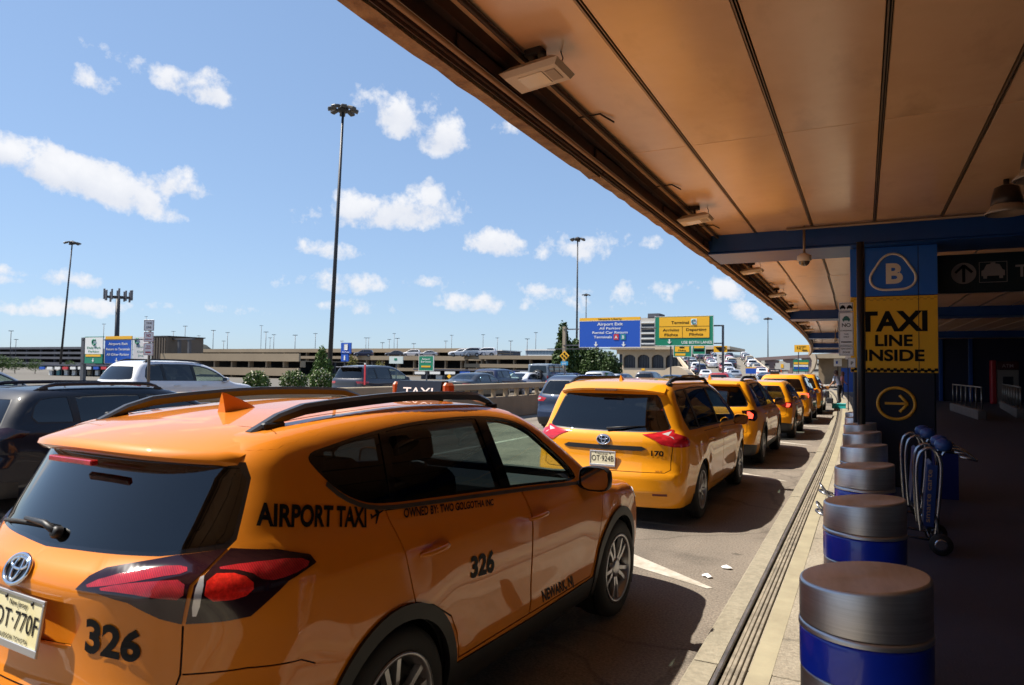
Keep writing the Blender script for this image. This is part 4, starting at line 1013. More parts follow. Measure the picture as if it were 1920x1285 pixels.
TAXIY = paint('taxi_yellow_paint', (.80, .305, .005), .28)
SIEN_POSE = (-2.79, 7.9, 0.0)
def sienna_shape():
    return gen_shape('van', 5.085, .985, 1.745, (1.05, 4.06), zb=1.08, rise=.025, rake=.30, crown=.04, bowr=(.08, .14), kc=.13, kt=.11,
                     crease=((.012, lambda y: .93+.0*y, .10, .4, 4.4), (.010, lambda y: .46+.0*y, .09, 1.5, 3.6)))
def build_sienna():
    root = pose_thing('taxi', 'yellow minivan taxi numbered 170 with black roof rails, ahead of taxi 326', 'taxi', SIEN_POSE[0], SIEN_POSE[1], 0, 'taxis queued along the kerb')
    S = sienna_shape(); um = S.umin
    lamp = [('r', .46, 1.095), ('r', .60, 1.040), ('r', .68, .985), ('r', .80, .960), ('s', .30, .955), ('s', .42, .965), ('s', .46, 1.01), ('s', .42, 1.06), ('s', .24, 1.12), ('r', .80, 1.155), ('r', .76, 1.16), ('r', .66, 1.125)]
    lamps = [('lamp_clear', [('r', .68, 1.105), ('r', .80, 1.075), ('s', .22, 1.05), ('s', .17, 1.09), ('r', .78, 1.14)], LAMPCLEAR, .007),
             ('tail_lamp', lamp, mat('red_lamp_plain', (.45, .012, .02), .1, coat=1.0, noise=.4, nscale=9, stretch=(1, 1, 4)), .006)]
    def ex(c):
        c.side('garnish', [(um, .955), (S.rear_u(.46, .96), .958), (S.rear_u(.52, .945), .93), (S.rear_u(.46, .93), .905), (um, .902)], BLACK, .010, 'both')
        c.side('rear_reflector', [(S.rear_u(.60, .40), .40), (S.rear_u(.76, .40), .40), (S.rear_u(.76, .425), .425), (S.rear_u(.60, .425), .425)], mat('orange_dark', (.12, .02, .01), .3), .004)
    c = std_car(root, S, TAXIY, 2, .042, 1.08, 1.745, dlo=(.50, 3.98), pill=(1.12, 2.42), glass=(CLEAR, TINTDARK), rearwin=(1.125, 1.545, .74, .60), lamps=lamps, ws=(3.12, 4.12), kind='van', trim=False,
            doors=([(1.30, -.03), (1.32, .9), (1.5, .72), (1.56, .36), (2.40, .34), (2.41, 1.0), (2.40, -.03)], [(2.42, -.03), (2.43, 1.0), (2.42, .34), (3.55, .34), (3.62, .8), (3.70, -.06)]),
            handles=((1.55, .96), (2.62, .95)), mir=(3.62, 1.10), rails=(.66, .55, 3.0), spokes=10, rimstyle='multi', extra=ex,
            inter=([(2.55, .62, (-.40, .40)), (1.55, .62, (-.40, .40))], .42, 3.6, 1.06, (.4, 3.7)))
    b = MB(); n = 21; vs = []
    for i in range(n):
        t = -1+2*i/(n-1); x = t*.66; z0 = float(S.top(.42)-S.crown*(x/S.hw)**2)-.03*abs(t)**4
        yt = .16+.09*t*t+.10*abs(t)**4; vs += [(x, .46, z0+.004), (x, yt+.06, z0-.045), (x, yt, z0-.07), (x, yt+.02, z0-.095), (x, .40, z0-.10)]
    b.add(vs, [(i*5+k, i*5+k+1, (i+1)*5+k+1, (i+1)*5+k) for i in range(n-1) for k in range(4)]+[tuple(range(5))[::-1], tuple((n-1)*5+k for k in range(5))], True); sp_ = b.build('rear_spoiler', TAXIY, root); smooth_by_angle(sp_.data, 40)
    bl_ = MB(); bl_.box(-.14, .14, .135, .16, 1.60, 1.625, .004); bl_.build('high_brake_lamp', mat('smoked_brown_lens', (.16, .06, .02), .25), sp_)
    p, nn = c.pt(um, 1.02, .004); emblem(root, (0, p.y, 1.02), (0, nn.y, nn.z), .082)
    p, nn = c.pt(um, .80, 0); plate(root, Vector((0, p.y-.022, .80)), None, tilt=math.radians(-4), num='OT\u00b7924B', state='New Jersey', platemat=mat('plate_cream', (.70, .64, .44), .4))
    ru = S.rear_u
    c.text('170', [(ru(.57, .86), .855), (ru(.71, .86), .855), (ru(.71, .93), .915), (ru(.57, .93), .915)], bold=.05)
    c.text('XLE', [(ru(.62, .68), .675), (ru(.70, .68), .675), (ru(.70, .70), .69), (ru(.62, .70), .69)], CHROME, bold=.02, name='trim_badge')
    w = MB(); g0 = lambda x, z, o: Vector(((lambda P: (P[0][0], P[0][1]-o, P[0][2]))(S._march(np.array([[x, -.4, z]]), np.array([[0, 1., 0]]), np.array([2.]), 60)[0])))
    w.tube([g0(.02, 1.15, .03), g0(.2, 1.17, .03), g0(.48, 1.19, .012)], [.014, .010, .006], 6); w.build('rear_wiper', BLACK, root)
    fin_antenna(root, (0, .75, S.top(.75)-.002), TAXIY, 1.0)
def build_taxis():
    # boxy SUV with dark lower cladding
    S = gen_shape('suv', 5.02, 1.0, 1.72, (1.14, 4.0), zb=1.12, rise=.01, rake=.36, kt=.08, wr=.37, bowr=(.07, .12))
    root = pose_thing('taxi', 'yellow boxy SUV taxi with black bumper and lit red tail lamp, ahead of taxi 170', 'taxi', -2.80, 13.8, 0, 'taxis queued along the kerb')
    lm = [('brake_lamp', [('r', .80, .96), ('s', .26, .95), ('s', .28, 1.03), ('s', .22, 1.08), ('r', .80, 1.08)], REDGLOW, .007), ('tail_lamp', [('r', .70, 1.10), ('r', .74, .93), ('s', .30, .90), ('s', .42, .98), ('s', .42, 1.06), ('s', .30, 1.12)], REDDARK, .005)]
    std_car(root, S, TAXIY, 1, .06, 1.12, 1.72, dlo=(.55, 3.86), pill=(1.20, 2.25), glass=(CLEAR, TINTDARK), rearwin=(1.17, 1.54, .78, .64), lamps=lm, ws=(2.80, 3.78), cladding=True,
            doors=([(1.25, -.03), (1.27, .9), (1.5, .7), (1.6, .42), (2.24, .42), (2.25, 1.0), (2.24, -.03)], [(2.26, -.03), (2.27, 1.0), (2.26, .42), (3.4, .42), (3.5, .9), (3.45, -.05)]),
            handles=((1.45, 1.0), (2.45, 1.0)), mir=(3.42, 1.18), mirmat=BLACK, rails=(.64, .6, 2.9), inter=([(2.35, .62, (-.4, .4)), (1.4, .62, (-.4, .4))], .42, 3.4, 1.06, (.4, 3.5)))
    b = MB(); b.box(-.62, .62, .22, .52, 1.58, 1.625, .015); b.build('rear_spoiler', TAXIY, root)
    fin_antenna(root, (0, .7, S.top(.7)-.002), TAXIY, 1.5)
    # compact hatch with lit lamp
    S = gen_shape('suv', 4.55, .91, 1.62, (.98, 3.62), zb=1.05, rise=.02, rake=.34, wr=.34)
    root = pose_thing('taxi', 'low yellow hatchback taxi with lit red tail lamp, fourth in the kerb queue', 'taxi', -2.62, 20.2, 0, 'taxis queued along the kerb')
    lm = [('brake_lamp', [('r', .72, .90), ('s', .24, .90), ('s', .30, .98), ('r', .74, 1.0)], REDGLOW, .007), ('tail_lamp', [('r', .55, .97), ('r', .68, .88), ('s', .34, .88), ('s', .40, 1.02), ('r', .7, 1.03)], REDLENS, .005)]
    std_car(root, S, TAXIY, 1, .07, 1.05, 1.62, dlo=(.50, 3.44), pill=(1.08, 2.0), glass=(CLEAR, TINT), rearwin=(1.10, 1.46, .66, .55), lamps=lm, ws=(2.50, 3.40), cladding=True, mir=(3.05, 1.09), handles=((1.3, .95), (2.2, .95)))
    # two vans / SUVs further on
    S5 = gen_shape('van', 5.0, .97, 1.80, (1.02, 4.0), zb=1.10, rise=.02, rake=.30)
    for k, (x, y, lab, nm) in enumerate(((-2.66, 26.6, 'tall yellow minivan taxi with white lettered roof board, fifth in the kerb queue', 'TAXI'), (-2.62, 33.2, 'yellow minivan taxi at the head of the kerb queue', 'TAXI'))):
        root = pose_thing('taxi', lab, 'taxi', x, y, 0, 'taxis queued along the kerb')
        lm = [('tail_lamp', [('r', .62, 1.12), ('r', .70, .95), ('s', .34, .95), ('s', .38, 1.10)], REDLENS if k else REDGLOW, .006)]
        std_car(root, S5, TAXIY, 1, .09, 1.10, 1.80, dlo=(.5, 3.9), pill=(1.15, 2.4), glass=(CLEAR, TINTDARK), rearwin=(1.15, 1.6, .72, .6), lamps=lm, ws=(3.1, 4.0), kind='van', mir=(3.55, 1.12), cladding=False)
        if k == 0: taxi_sign(root, (-.3, 1.0, S5.top(1.0)+.05), .4, .12, 'TAXI')
def build_traffic():
    # dark SUV in the next lane
    NAVY = paint('navy_black_paint', (.002, .003, .010), .25); NAVY.node_tree.nodes['Principled BSDF'].inputs['Coat Weight'].default_value = .6; CH = mat('rail_dark', (.04, .04, .05), .25, .6)
    S = gen_shape('suv', 4.75, .94, 1.555, (1.0, 3.76), zb=1.00, rise=.05, rake=.46)
    lmp = [('tail_lamp', [('r', .50, 1.03), ('r', .66, .94), ('s', .45, .96), ('s', .52, 1.02), ('s', .30, 1.08)], REDDARK, .005)]
    root = pose_thing('suv', 'dark navy SUV with roof rails in the lane beyond taxi 326', 'car', -9.85, 4.35, 0, 'cars in the next lane')
    c = std_car(root, S, NAVY, 2, .05, 1.02, 1.555, dlo=(.50, 3.60), pill=(1.10, 2.10), glass=(TINT, TINTDARK), rearwin=(1.04, 1.40, .70, .58), lamps=lmp, ws=(2.62, 3.54), cladding=True, rails=(.60, .70, 2.5, CH), mir=(3.15, 1.06), handles=((1.4, .94), (2.3, .94)),
            doors=([(1.2, -.03), (1.22, .9), (1.45, .7), (1.5, .42), (2.10, .42), (2.11, 1.0), (2.10, -.03)], [(2.12, -.03), (2.13, 1.0), (2.12, .42), (3.2, .42), (3.3, .9), (3.25, -.05)]), inter=([(2.1, .6, (-.38, .38)), (1.2, .6, (-.4, .4))], .42, 3.1, 1.05, (.4, 3.3)))
    # blue grey SUV ahead in that lane, white and red lamp showing past taxi 170
    BLU = paint('blue_grey_paint', (.022, .036, .075), .28, .2)
    S2 = gen_shape('suv', 4.7, .93, 1.70, (.98, 3.7), zb=1.08, rise=.03, rake=.40)
    lm2 = [('lamp_clear', [('r', .72, .98), ('s', .30, .96), ('s', .34, 1.0), ('r', .72, 1.02)], LAMPCLEAR, .008), ('tail_lamp', [('r', .52, 1.02), ('r', .62, .92), ('s', .45, .93), ('s', .55, 1.02), ('r', .8, 1.07)], REDLENS, .005)]
    root = pose_thing('suv', 'blue grey SUV half hidden beyond taxi 170 in the next lane', 'car', -7.72, 18.4, 0, 'cars in the next lane')
    std_car(root, S2, BLU, 1, .07, 1.08, 1.70, dlo=(.5, 3.55), pill=(1.1, 2.08), glass=(TINT, TINTDARK), rearwin=(1.12, 1.52, .70, .58), lamps=lm2, ws=(2.6, 3.5), cladding=True, mir=(3.1, 1.12))
    # cars beyond the wall (their roadway lies 10 cm higher)
    ZR = .18
    WH = paint('white_pearl_paint', (.62, .62, .64), .28, .1); GR = paint('graphite_paint', (.035, .037, .05), .25, .4); DB = paint('dark_blue_paint', (.008, .014, .05), .25); SI = paint('silver_paint', (.33, .35, .38), .28, .7)
    S3 = gen_shape('suv', 4.93, .98, 1.80, (.99, 3.99), zb=1.15, rise=.02, rake=.55, wr=.38)
    lm3 = [('tail_lamp', [('r', .48, 1.08), ('r', .55, .99), ('s', .42, .99), ('s', .46, 1.07)], REDLENS, .005)]
    root = pose_thing('suv', 'white rounded SUV with dark windows on the far roadway behind a sign post', 'car', -19.6, 12.65, 0, 'cars on the far roadway', ZR)
    std_car(root, S3, WH, 1, .06, 1.15, 1.80, dlo=(.55, 3.75), pill=(1.25, 2.30), glass=(CLEAR, TINTDARK), rearwin=(1.22, 1.60, .72, .56), lamps=lm3, ws=(2.75, 3.70), mir=(3.35, 1.2), handles=((1.6, 1.04), (2.6, 1.03)), rails=(.62, .7, 2.8), trim=True, inter=([(2.3, .62, (-.4, .4)), (1.4, .62, (-.4, .4))], .42, 3.3, 1.1, (.4, 3.4)))
    S4 = gen_shape('suv', 4.86, .965, 1.76, (1.02, 3.81), zb=1.12, rise=.02, rake=.38)
    root = pose_thing('suv', 'grey SUV with roof spoiler on the far roadway behind the tall mast', 'car', -19.95, 23.4, 0, 'cars on the far roadway', ZR)
    std_car(root, S4, GR, 1, .07, 1.12, 1.76, dlo=(.5, 3.65), pill=(1.15, 2.2), glass=(CLEAR, TINTDARK), rearwin=(1.17, 1.58, .74, .6), lamps=[('tail_lamp', [('r', .55, 1.05), ('r', .62, .95), ('s', .5, .97), ('s', .55, 1.05)], REDLENS, .005)], ws=(2.7, 3.6), cladding=True, mir=(3.2, 1.16), platez=.9)
    b = MB(); b.box(-.62, .62, .16, .46, 1.635, 1.68, .015); b.build('rear_spoiler', GR, root)
    S6 = gen_shape('suv', 4.69, .93, 1.67, (.98, 3.68), zb=1.08, rise=.05, rake=.48)
    root = pose_thing('suv', 'dark blue crossover with red tail lamps on the far roadway', 'car', -19.4, 34.4, 0, 'cars on the far roadway', ZR)
    std_car(root, S6, DB, 1, .09, 1.08, 1.67, dlo=(.55, 3.5), pill=(1.15, 2.08), glass=(CLEAR, TINTDARK), rearwin=(1.14, 1.5, .68, .55), lamps=[('tail_lamp', [('r', .42, .98), ('r', .6, .88), ('s', .45, .92), ('s', .5, 1.02)], REDLENS, .005)], ws=(2.58, 3.46), cladding=True, mir=(3.1, 1.12))
    SS = gen_shape('sedan', 4.8, .92, 1.46, (1.05, 3.85), zb=.93, rise=.02, wr=.335)
    def sedan(lab, x, y, p, grp, z=0., rz=0., g=.09):
        root = pose_thing('sedan', lab, 'car', x, y, rz, grp, z)
        std_car(root, SS, p, 1, g, .95, 1.46, dlo=(.75, 3.52), pill=(1.25, 2.35), glass=(CLEAR, TINT), lamps=[('tail_lamp', [('r', .45, .92), ('r', .5, .8), ('s', .25, .8), ('s', .3, .93)], REDLENS, .005)], ws=(2.6, 3.42), kind='sedan', mir=(3.1, 1.0), trim=True)
        return root
    sedan('black sedan on the far roadway just ahead of the grey SUV', -17.9, 29.0, paint('black_paint', (.008, .008, .01), .22), 'cars on the far roadway', ZR)
    root = pose_thing('suv', 'silver crossover on the far roadway behind the navy SUV', 'car', -22.9, 8.4, 0, 'cars on the far roadway', ZR-.08)
    std_car(root, S6, SI, 1, .07, 1.08, 1.67, dlo=(.55, 3.5), pill=(1.15, 2.08), glass=(CLEAR, TINT), rearwin=(1.14, 1.5, .68, .55), lamps=[('tail_lamp', [('r', .42, .98), ('r', .6, .88), ('s', .45, .92), ('s', .5, 1.02)], REDLENS, .005)], ws=(2.58, 3.46), cladding=True, mir=(3.1, 1.12))
    sedan('white sedan on the far roadway between the blue crossover and the off-roader', -20.5, 40.3, WH, 'cars on the far roadway', ZR)
    sedan('dark sedan on the far roadway beside the off-roader', -17.6, 41.0, DB, 'cars on the far roadway', ZR)
    # square off-roader with spare wheel
    SJ = gen_shape('box', 4.33, .90, 1.90, (.85, 3.75), zb=1.20, wr=.40)
    root = pose_thing('off_roader', 'grey square off-roader with spare wheel on its tail', 'car', -19.9, 43.2, 0, 'cars on the far roadway', .35)
    JG = paint('slate_paint', (.12, .15, .19), .3)
    std_car(root, SJ, JG, 1, .09, 1.20, 1.90, dlo=(.25, 2.75), pill=(1.0, 1.85), glass=(CLEAR, TINTDARK), rearwin=(1.25, 1.72, .62, .58), lamps=[('tail_lamp', [('r', .68, 1.05), ('r', .68, .9), ('r', .80, .9), ('r', .80, 1.05)], REDLENS, .02)], ws=(2.38, 2.86, .02), kind='box', cladding=True, mir=(2.75, 1.28), mirmat=BLACK)
    ty, rm = wheel_meshes(.36, .235, .245, 5, 'double'); o = link('spare_wheel', ty, None, root, (.05, -.14, 1.10)); o.rotation_euler = (0, 0, -math.pi/2); link('rim', rm, None, o)
    # parked and queued cars on the far ramp and along the road, small in the picture
    cols = [WH, SI, GR, DB, WH, paint('red_paint', (.25, .015, .02), .3), SI, paint('beige_paint', (.35, .30, .22), .3), TAXIY]
    return SS, cols

# ---------------------------------------------------------------- ground, road, pavement
M_ASPH = mat('warm_asphalt', (.222, .186, .148), .9, col2=(.172, .144, .115), nscale=.9, detail=10, bump=.5, bscale=120, speck=.38, sscale=55)
M_GROUND = mat('far_ground', (.11, .098, .08), .95, noise=.15, nscale=.05)
M_KERB = mat('kerb_concrete', (.33, .292, .215), .85, col2=(.25, .218, .158), nscale=3.5, bump=.25, bscale=60, speck=.14, sscale=30)
M_SLAB = mat('pavement_concrete', (.34, .295, .225), .9, col2=(.25, .212, .158), nscale=2.2, bump=.4, bscale=90, detail=9, speck=.22, sscale=40)
weather(M_ASPH, .45, 1.7, .48, .8, .28, .33, None, ((-2.05, .3), (-3.55, .3), (-9.1, .35), (-10.6, .35))); weather(M_KERB, .3, 2.5, .3, .9); weather(M_SLAB, .55, 3.2, .25, .8, .35, .5)
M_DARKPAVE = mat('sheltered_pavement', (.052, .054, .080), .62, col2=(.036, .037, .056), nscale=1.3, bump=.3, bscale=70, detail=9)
M_STEEL = mat('dull_steel', (.30, .28, .26), .42, .8, noise=.25, nscale=6)
M_PAINTW = mat('worn_white_marking', (.52, .49, .43), .8, col2=(.30, .26, .20), nscale=7, detail=9)
M_CONC = mat('light_concrete', (.36, .29, .20), .85, col2=(.27, .215, .145), nscale=.6, detail=8)
M_CONCD = mat('weathered_concrete', (.27, .205, .135), .88, col2=(.19, .14, .09), nscale=.8, detail=8)
M_BLUE = mat('blue_steel_paint', (.004, .050, .235), .38, noise=.12, nscale=2.0)
M_NAVY = mat('navy_cladding', (.004, .006, .020), .42)
M_CEIL = mat('tan_ceiling_panel', (.76, .49, .295), .22, col2=(.66, .405, .235), nscale=.55, bump=.22, bscale=.7, detail=5); weather(M_CEIL, .3, 1.1, .34, .6, 0, 1, (1.3, .5, 1))
M_CEILGAP = mat('ceiling_groove', (.035, .022, .016), .7)
M_BATTEN = mat('ceiling_batten', (.22, .15, .10), .35, .4)
M_NOSE = mat('chipped_nosing', (.36, .225, .115), .85, col2=(.13, .058, .026), nscale=5, detail=10, bump=.6, bscale=30)
M_RUST = mat('brown_steel', (.060, .028, .020), .6, noise=.35, nscale=4)
def sheet(name, x0, x1, y0, y1, z, m, nx=1, ny=1):
    b = MB()
    vs = [(x0+(x1-x0)*i/nx, y0+(y1-y0)*j/ny, z) for j in range(ny+1) for i in range(nx+1)]
    b.add(vs, [(j*(nx+1)+i, j*(nx+1)+i+1, (j+1)*(nx+1)+i+1, (j+1)*(nx+1)+i) for j in range(ny) for i in range(nx)])
    return tag(b.build(name, m), kind='structure')
sheet('ground', -4000, 4000, -300, 5000, -.06, M_GROUND)
road = sheet('road', -12.02, -.93, -30, 330, 0, M_ASPH)
sheet('far_roadway', -38, -12.38, -30, 330, .18, mat('grey_asphalt', (.16, .135, .105), .9, noise=.15, nscale=.7))
KX = -.93
# kerb: one stone after another, then the steel edged slot, then paving slabs
kerb = tag(empty('kerb'), kind='structure')
def kerb_mesh(L):
    b = MB(); pr = [(KX, -.02), (KX+.008, .12), (KX+.03, .15), (-.765, .15), (-.765, -.02)]
    n = len(pr); vs = [(p[0], .006, p[1]) for p in pr]+[(p[0], L-.006, p[1]) for p in pr]
    b.add(vs, [(i, (i+1) % n, n+(i+1) % n, n+i)[::-1] for i in range(n)]+[tuple(range(n)), tuple(range(n, 2*n))[::-1]]); me = b.mesh('kerb_stone'); me.materials.append(M_KERB); return me
km = kerb_mesh(3.05)
for i in range(27):
    o = link('kerb_stone', km, None, kerb, (rng.uniform(-.004, .004), -8+i*3.05, rng.uniform(-.003, .003)))
b = MB(); b.box(-.762, -.738, -8, 74, .02, .152, .003); b.build('steel_edge', M_STEEL, kerb)
b = MB(); b.box(-.738, -.60, -8, 74, .02, .098); b.build('slot_bed', mat('slot_dirt', (.06, .047, .035), .9, noise=.5, nscale=12), kerb)
for i in range(4):
    x = -.724+i*.031; b = MB(); b.box(x, x+.022, -8, 74, .099, (.128, .145, .147, .149)[i], .003); b.build('slot_bar', mat('slot_bar_steel', (.24, .205, .155), .75, .1, noise=.4, nscale=9), kerb)
pav = tag(empty('pavement'), kind='structure')
sl = MB(); sl.box(-.598, .30, .005, 1.52, .0, .15, .006); slm = sl.mesh('paving_slab'); slm.materials.append(M_SLAB)
for i in range(54): link('paving_slab', slm, None, pav, (0, -8+i*1.525, rng.uniform(-.003, .002)))
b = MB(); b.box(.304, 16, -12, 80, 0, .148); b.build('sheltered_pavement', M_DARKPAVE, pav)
# pale cement smear lines beside the slot
b = MB(); b.box(-.59, -.47, -8, 70, .1521, .1535); b.build('cement_strip', mat('pale_cement', (.34, .30, .20), .85, col2=(.25, .215, .145), nscale=4, detail=9), pav)
# painted bay ends
for k, y in enumerate((6.55, 13.1, 19.6, 26.1, 32.6)):
    b = MB(); b.add([(-2.6, y+.72, .004), (-2.6, y+.20, .004), (-1.20, y-.46, .004), (-1.16, y-.42, .004)], [(0, 1, 2, 3)])
    tag(b.build('bay_marking', M_PAINTW), kind='structure')
for x_ in (-4.9, -8.2):
    b = MB(); b.box(x_-.07, x_+.07, -20, 200, .001, .004); tag(b.build('lane_marking', M_PAINTW), kind='structure')
# dropped paper on the road
for k, (px, py) in enumerate(((1362, 1065), (1327, 1081))):
    p = onz(px, py, .01); b = MB(); bm_ = []
    ring = [(math.cos(t)*rng.uniform(.035, .06), math.sin(t)*rng.uniform(.025, .045), rng.uniform(0, .012)) for t in [2*math.pi*i/9 for i in range(9)]]
    b.add(ring+[(0, 0, .03)], [(i, (i+1) % 9, 9) for i in range(9)]); o = b.build('paper_scrap', mat('paper', (.75, .74, .72), .8), None, p)
    tag(o, ('crumpled white paper scrap on the asphalt nearest the kerb', 'crumpled white paper scrap lying out on the asphalt')[k], 'litter', 'paper scraps on the road')
# ---------------------------------------------------------------- canopy
CEIL = 4.10; EDGE = -2.455; INX = -2.30
BEAMS = [-19.3, -3.8, 11.7, 27.2, 42.7, 58.2, 73.7]; BW = 1.1
canopy = thing('canopy', 'long tan panelled canopy roof over the pavement on blue cross beams', 'canopy')
seams = [-1.54+.85*i for i in range(18)]
pm = {}
for bi in range(len(BEAMS)-1):
    y0, y1 = BEAMS[bi]+BW, BEAMS[bi+1]; L = (y1-y0)/3
    for j in range(3):
        for i in range(-1, len(seams)-1):
            x0 = seams[i]+.022 if i >= 0 else INX+.004; x1 = seams[i+1]-.022; w = round(x1-x0, 3)
            if w not in pm:
                q = MB(); q.box(0, w, .004, L-.004, 0, .03, .004); pm[w] = q.mesh('ceiling_panel'); pm[w].materials.append(M_CEIL)
            if bi == 0 and j < 1: continue
            link('ceiling_panel', pm[w], None, canopy, (x0, y0+j*L, CEIL+rng.uniform(-.004, .004)))
b = MB(); b.box(INX, 13.5, -14, 79, CEIL+.045, CEIL+.35); b.build('roof_slab', M_CEILGAP, canopy)
for i, x in enumerate(seams[:-1]):
    if i > 9: break
    for bi in range(1, len(BEAMS)-1):
        b = MB(); b.box(x-.013, x-.003, BEAMS[bi]+BW+.01, BEAMS[bi+1]-.01, CEIL-.012, CEIL+.044); b.box(x+.008, x+.014, BEAMS[bi]+BW+.01, BEAMS[bi+1]-.01, CEIL-.006, CEIL+.044)
        o = b.build('seam_batten', M_BATTEN, canopy); o['kind'] = 'stuff'
    b = MB(); b.box(x-.013, x-.003, -14, BEAMS[1]-.01, CEIL-.012, CEIL+.044); b.build('seam_batten', M_BATTEN, canopy)
for y in BEAMS[1:]:
    b = MB(); b.box(INX+.005, 13.5, y, y+BW, 3.81, CEIL+.04, .012); b.build('cross_beam', M_BLUE, canopy)
    b = MB(); b.box(INX+.005, 13.5, y-.02, y+BW+.02, 3.782, 3.808, .006); b.build('beam_flange', M_BLUE, canopy)
# edge: nosing pieces, steel channel, inner face, pipes
y = -14.0; k = 0
while y < 78:
    L = (9.3, 11.2, 10.1)[k % 3]; dz = rng.uniform(-.012, .012); b = MB(); n = 44; vs = []; r = random.Random(k)
    for i in range(n+1):
        t = y+L*i/n; c1 = r.uniform(0, .022) if r.random() < .55 else 0; c2 = r.uniform(0, .03) if r.random() < .45 else 0
        vs += [(EDGE, t, 3.78+dz+c1), (EDGE+.115, t, 3.78+dz+c2*.5), (EDGE+.115, t, 3.88), (EDGE, t, 4.62), (EDGE-.01+c2*.3, t, 3.82+dz+c1)]
    fs = []
    for i in range(n):
        a = i*5; c = a+5
        fs += [(a, a+1, c+1, c), (a+1, a+2, c+2, c+1), (a+2, a+3, c+3, c+2), (a+3, a+4, c+4, c+3), (a+4, a, c, c+4)]
    fs += [(0, 4, 3, 2, 1), (n*5, n*5+1, n*5+2, n*5+3, n*5+4)]
    b.add(vs, [f[::-1] for f in fs]); b.build('edge_nosing', M_NOSE, canopy)
    b = MB(); b.box(EDGE+.117, INX-.004, y+.01, y+L-.01, 3.815, 4.6, .006); b.box(EDGE+.128, EDGE+.136, y+.01, y+L-.01, 3.79, 3.82); b.build('edge_channel', M_RUST, canopy)
    y += L+.015; k += 1
b = MB(); b.tube([(INX+.02, -14, 3.85), (INX+.02, 78, 3.85)], .020, 8); b.build('edge_pipe', mat('tan_pipe', (.30, .18, .10), .5), canopy)
b = MB(); b.tube([(INX+.16, -14, 4.06), (INX+.16, 78, 4.06)], .020, 8); b.build('conduit', mat('dark_conduit', (.05, .03, .022), .5, .3), canopy)
b = MB(); b.box(INX-.003, INX+.06, -14, 78, 4.01, 4.099); b.build('edge_ledge', M_RUST, canopy)
for i in range(26):
    y = -2+i*2.55
    b = MB(); b.tube([(INX+.01, y, 4.0), (INX+.08, y, 4.075), (INX+.26, y+.02, 4.085), (INX+.32, y+.22, 4.07)], .009, 5); b.build('edge_bracket', M_CEILGAP, canopy)
    b = MB(); b.box(INX-.004, INX+.018, y+.6, y+1.5, 3.89, 3.99, .008); b.build('edge_box', M_RUST, canopy)
bend_objects([o for r_ in (kerb, pav, canopy) for o in r_.children])
# floodlights hung along the edge
FL = mat('floodlight_housing', (.55, .46, .36), .5); FLG = mat('floodlight_lens', (.62, .54, .43), .2)
def floodlight():
    t = thing('floodlight', 'x', 'light', group='floodlights under the canopy edge')
    b = MB(); b.add([(-.26, -.19, 0), (.26, -.19, 0), (.26, .19, 0), (-.26, .19, 0), (-.30, -.22, .05), (.30, -.22, .05), (.30, .22, .05), (-.30, .22, .05), (-.20, -.14, .12), (.20, -.14, .12), (.20, .14, .12), (-.20, .14, .12)],
               [(3, 2, 1, 0), (0, 1, 5, 4), (1, 2, 6, 5), (2, 3, 7, 6), (3, 0, 4, 7), (4, 5, 9, 8), (5, 6, 10, 9), (6, 7, 11, 10), (7, 4, 8, 11), (8, 9, 10, 11)]); b.build('housing', FL, t)
    b = MB(); b.box(-.15, .10, -.13, .13, -.008, .004, .003); b.build('lens', FLG, t)
    b = MB(); b.box(.12, .22, -.11, .11, -.007, .003, .002); b.build('driver_cover', mat('flood_grey', (.32, .25, .19), .5), t)
    b = MB(); b.tube([(0, 0, .12), (0, 0, .25)], .022, 8); b.box(-.09, .09, -.07, .07, .22, .29, .01); b.build('stem', M_CEILGAP, t)
    b = MB(); b.tube([(.2, .1, .10), (.23, .12, .19), (.21, .13, .27)], .006, 5); b.build('safety_cable', M_CEILGAP, t)
    return t
ft = floodlight(); fy = [4.35, 9.5, 14.9, 19.8, 24.8, 31.5, 36.6]
fl_lab = ['tan square floodlight hanging under the roof nosing beside the wide open bay', 'tan floodlight hanging just before the dome camera beam', 'tan floodlight just past the first blue beam', 'second tan floodlight past the first blue beam', 'third tan floodlight, close to the second blue beam', 'small tan floodlight past the second blue beam', 'small tan floodlight further past the second blue beam']
for i, y in enumerate(fy):
    o = ft if i == 0 else copy_tree(ft); o.scale = (.74, .74, .74); o.location = (-2.03+bendx(y), y, 3.885); o.rotation_euler = (0, math.radians(-6), 0); o['label'] = fl_lab[i]
# dome cameras on drop stems
def dome_camera(x, y, lab):
    t = thing('dome_camera', lab, 'camera', (x, y, 0), 0, 'dome cameras under the canopy')
    b = MB(); b.tube([(0, 0, 4.10), (0, 0, 3.66)], .02, 8); b.build('drop_stem', M_BATTEN, t)
    b = MB(); b.lathe([(.03, 3.68), (.10, 3.64), (.105, 3.57), (.085, 3.55)], 20); b.build('housing', mat('camera_cream', (.62, .52, .42), .45), t)
    b = MB(); b.lathe([(.084, 3.555), (.07, 3.51), (.04, 3.485), (.0, 3.478)], 20, caps=False); b.build('dome', mat('smoked_dome', (.10, .075, .06), .1, coat=1), t)
    return t
dome_camera(-.80, 11.45, 'white dome camera on a stem before the nearest blue beam')
dome_camera(-1.30, 40.0, 'small dome camera on a stem far along the canopy')
pipe = MB(); pipe.tube([(-1.05, 11.42, 4.06), (8, 11.42, 4.06)], .024, 8); pipe.build('ceiling_conduit', M_BATTEN, canopy)
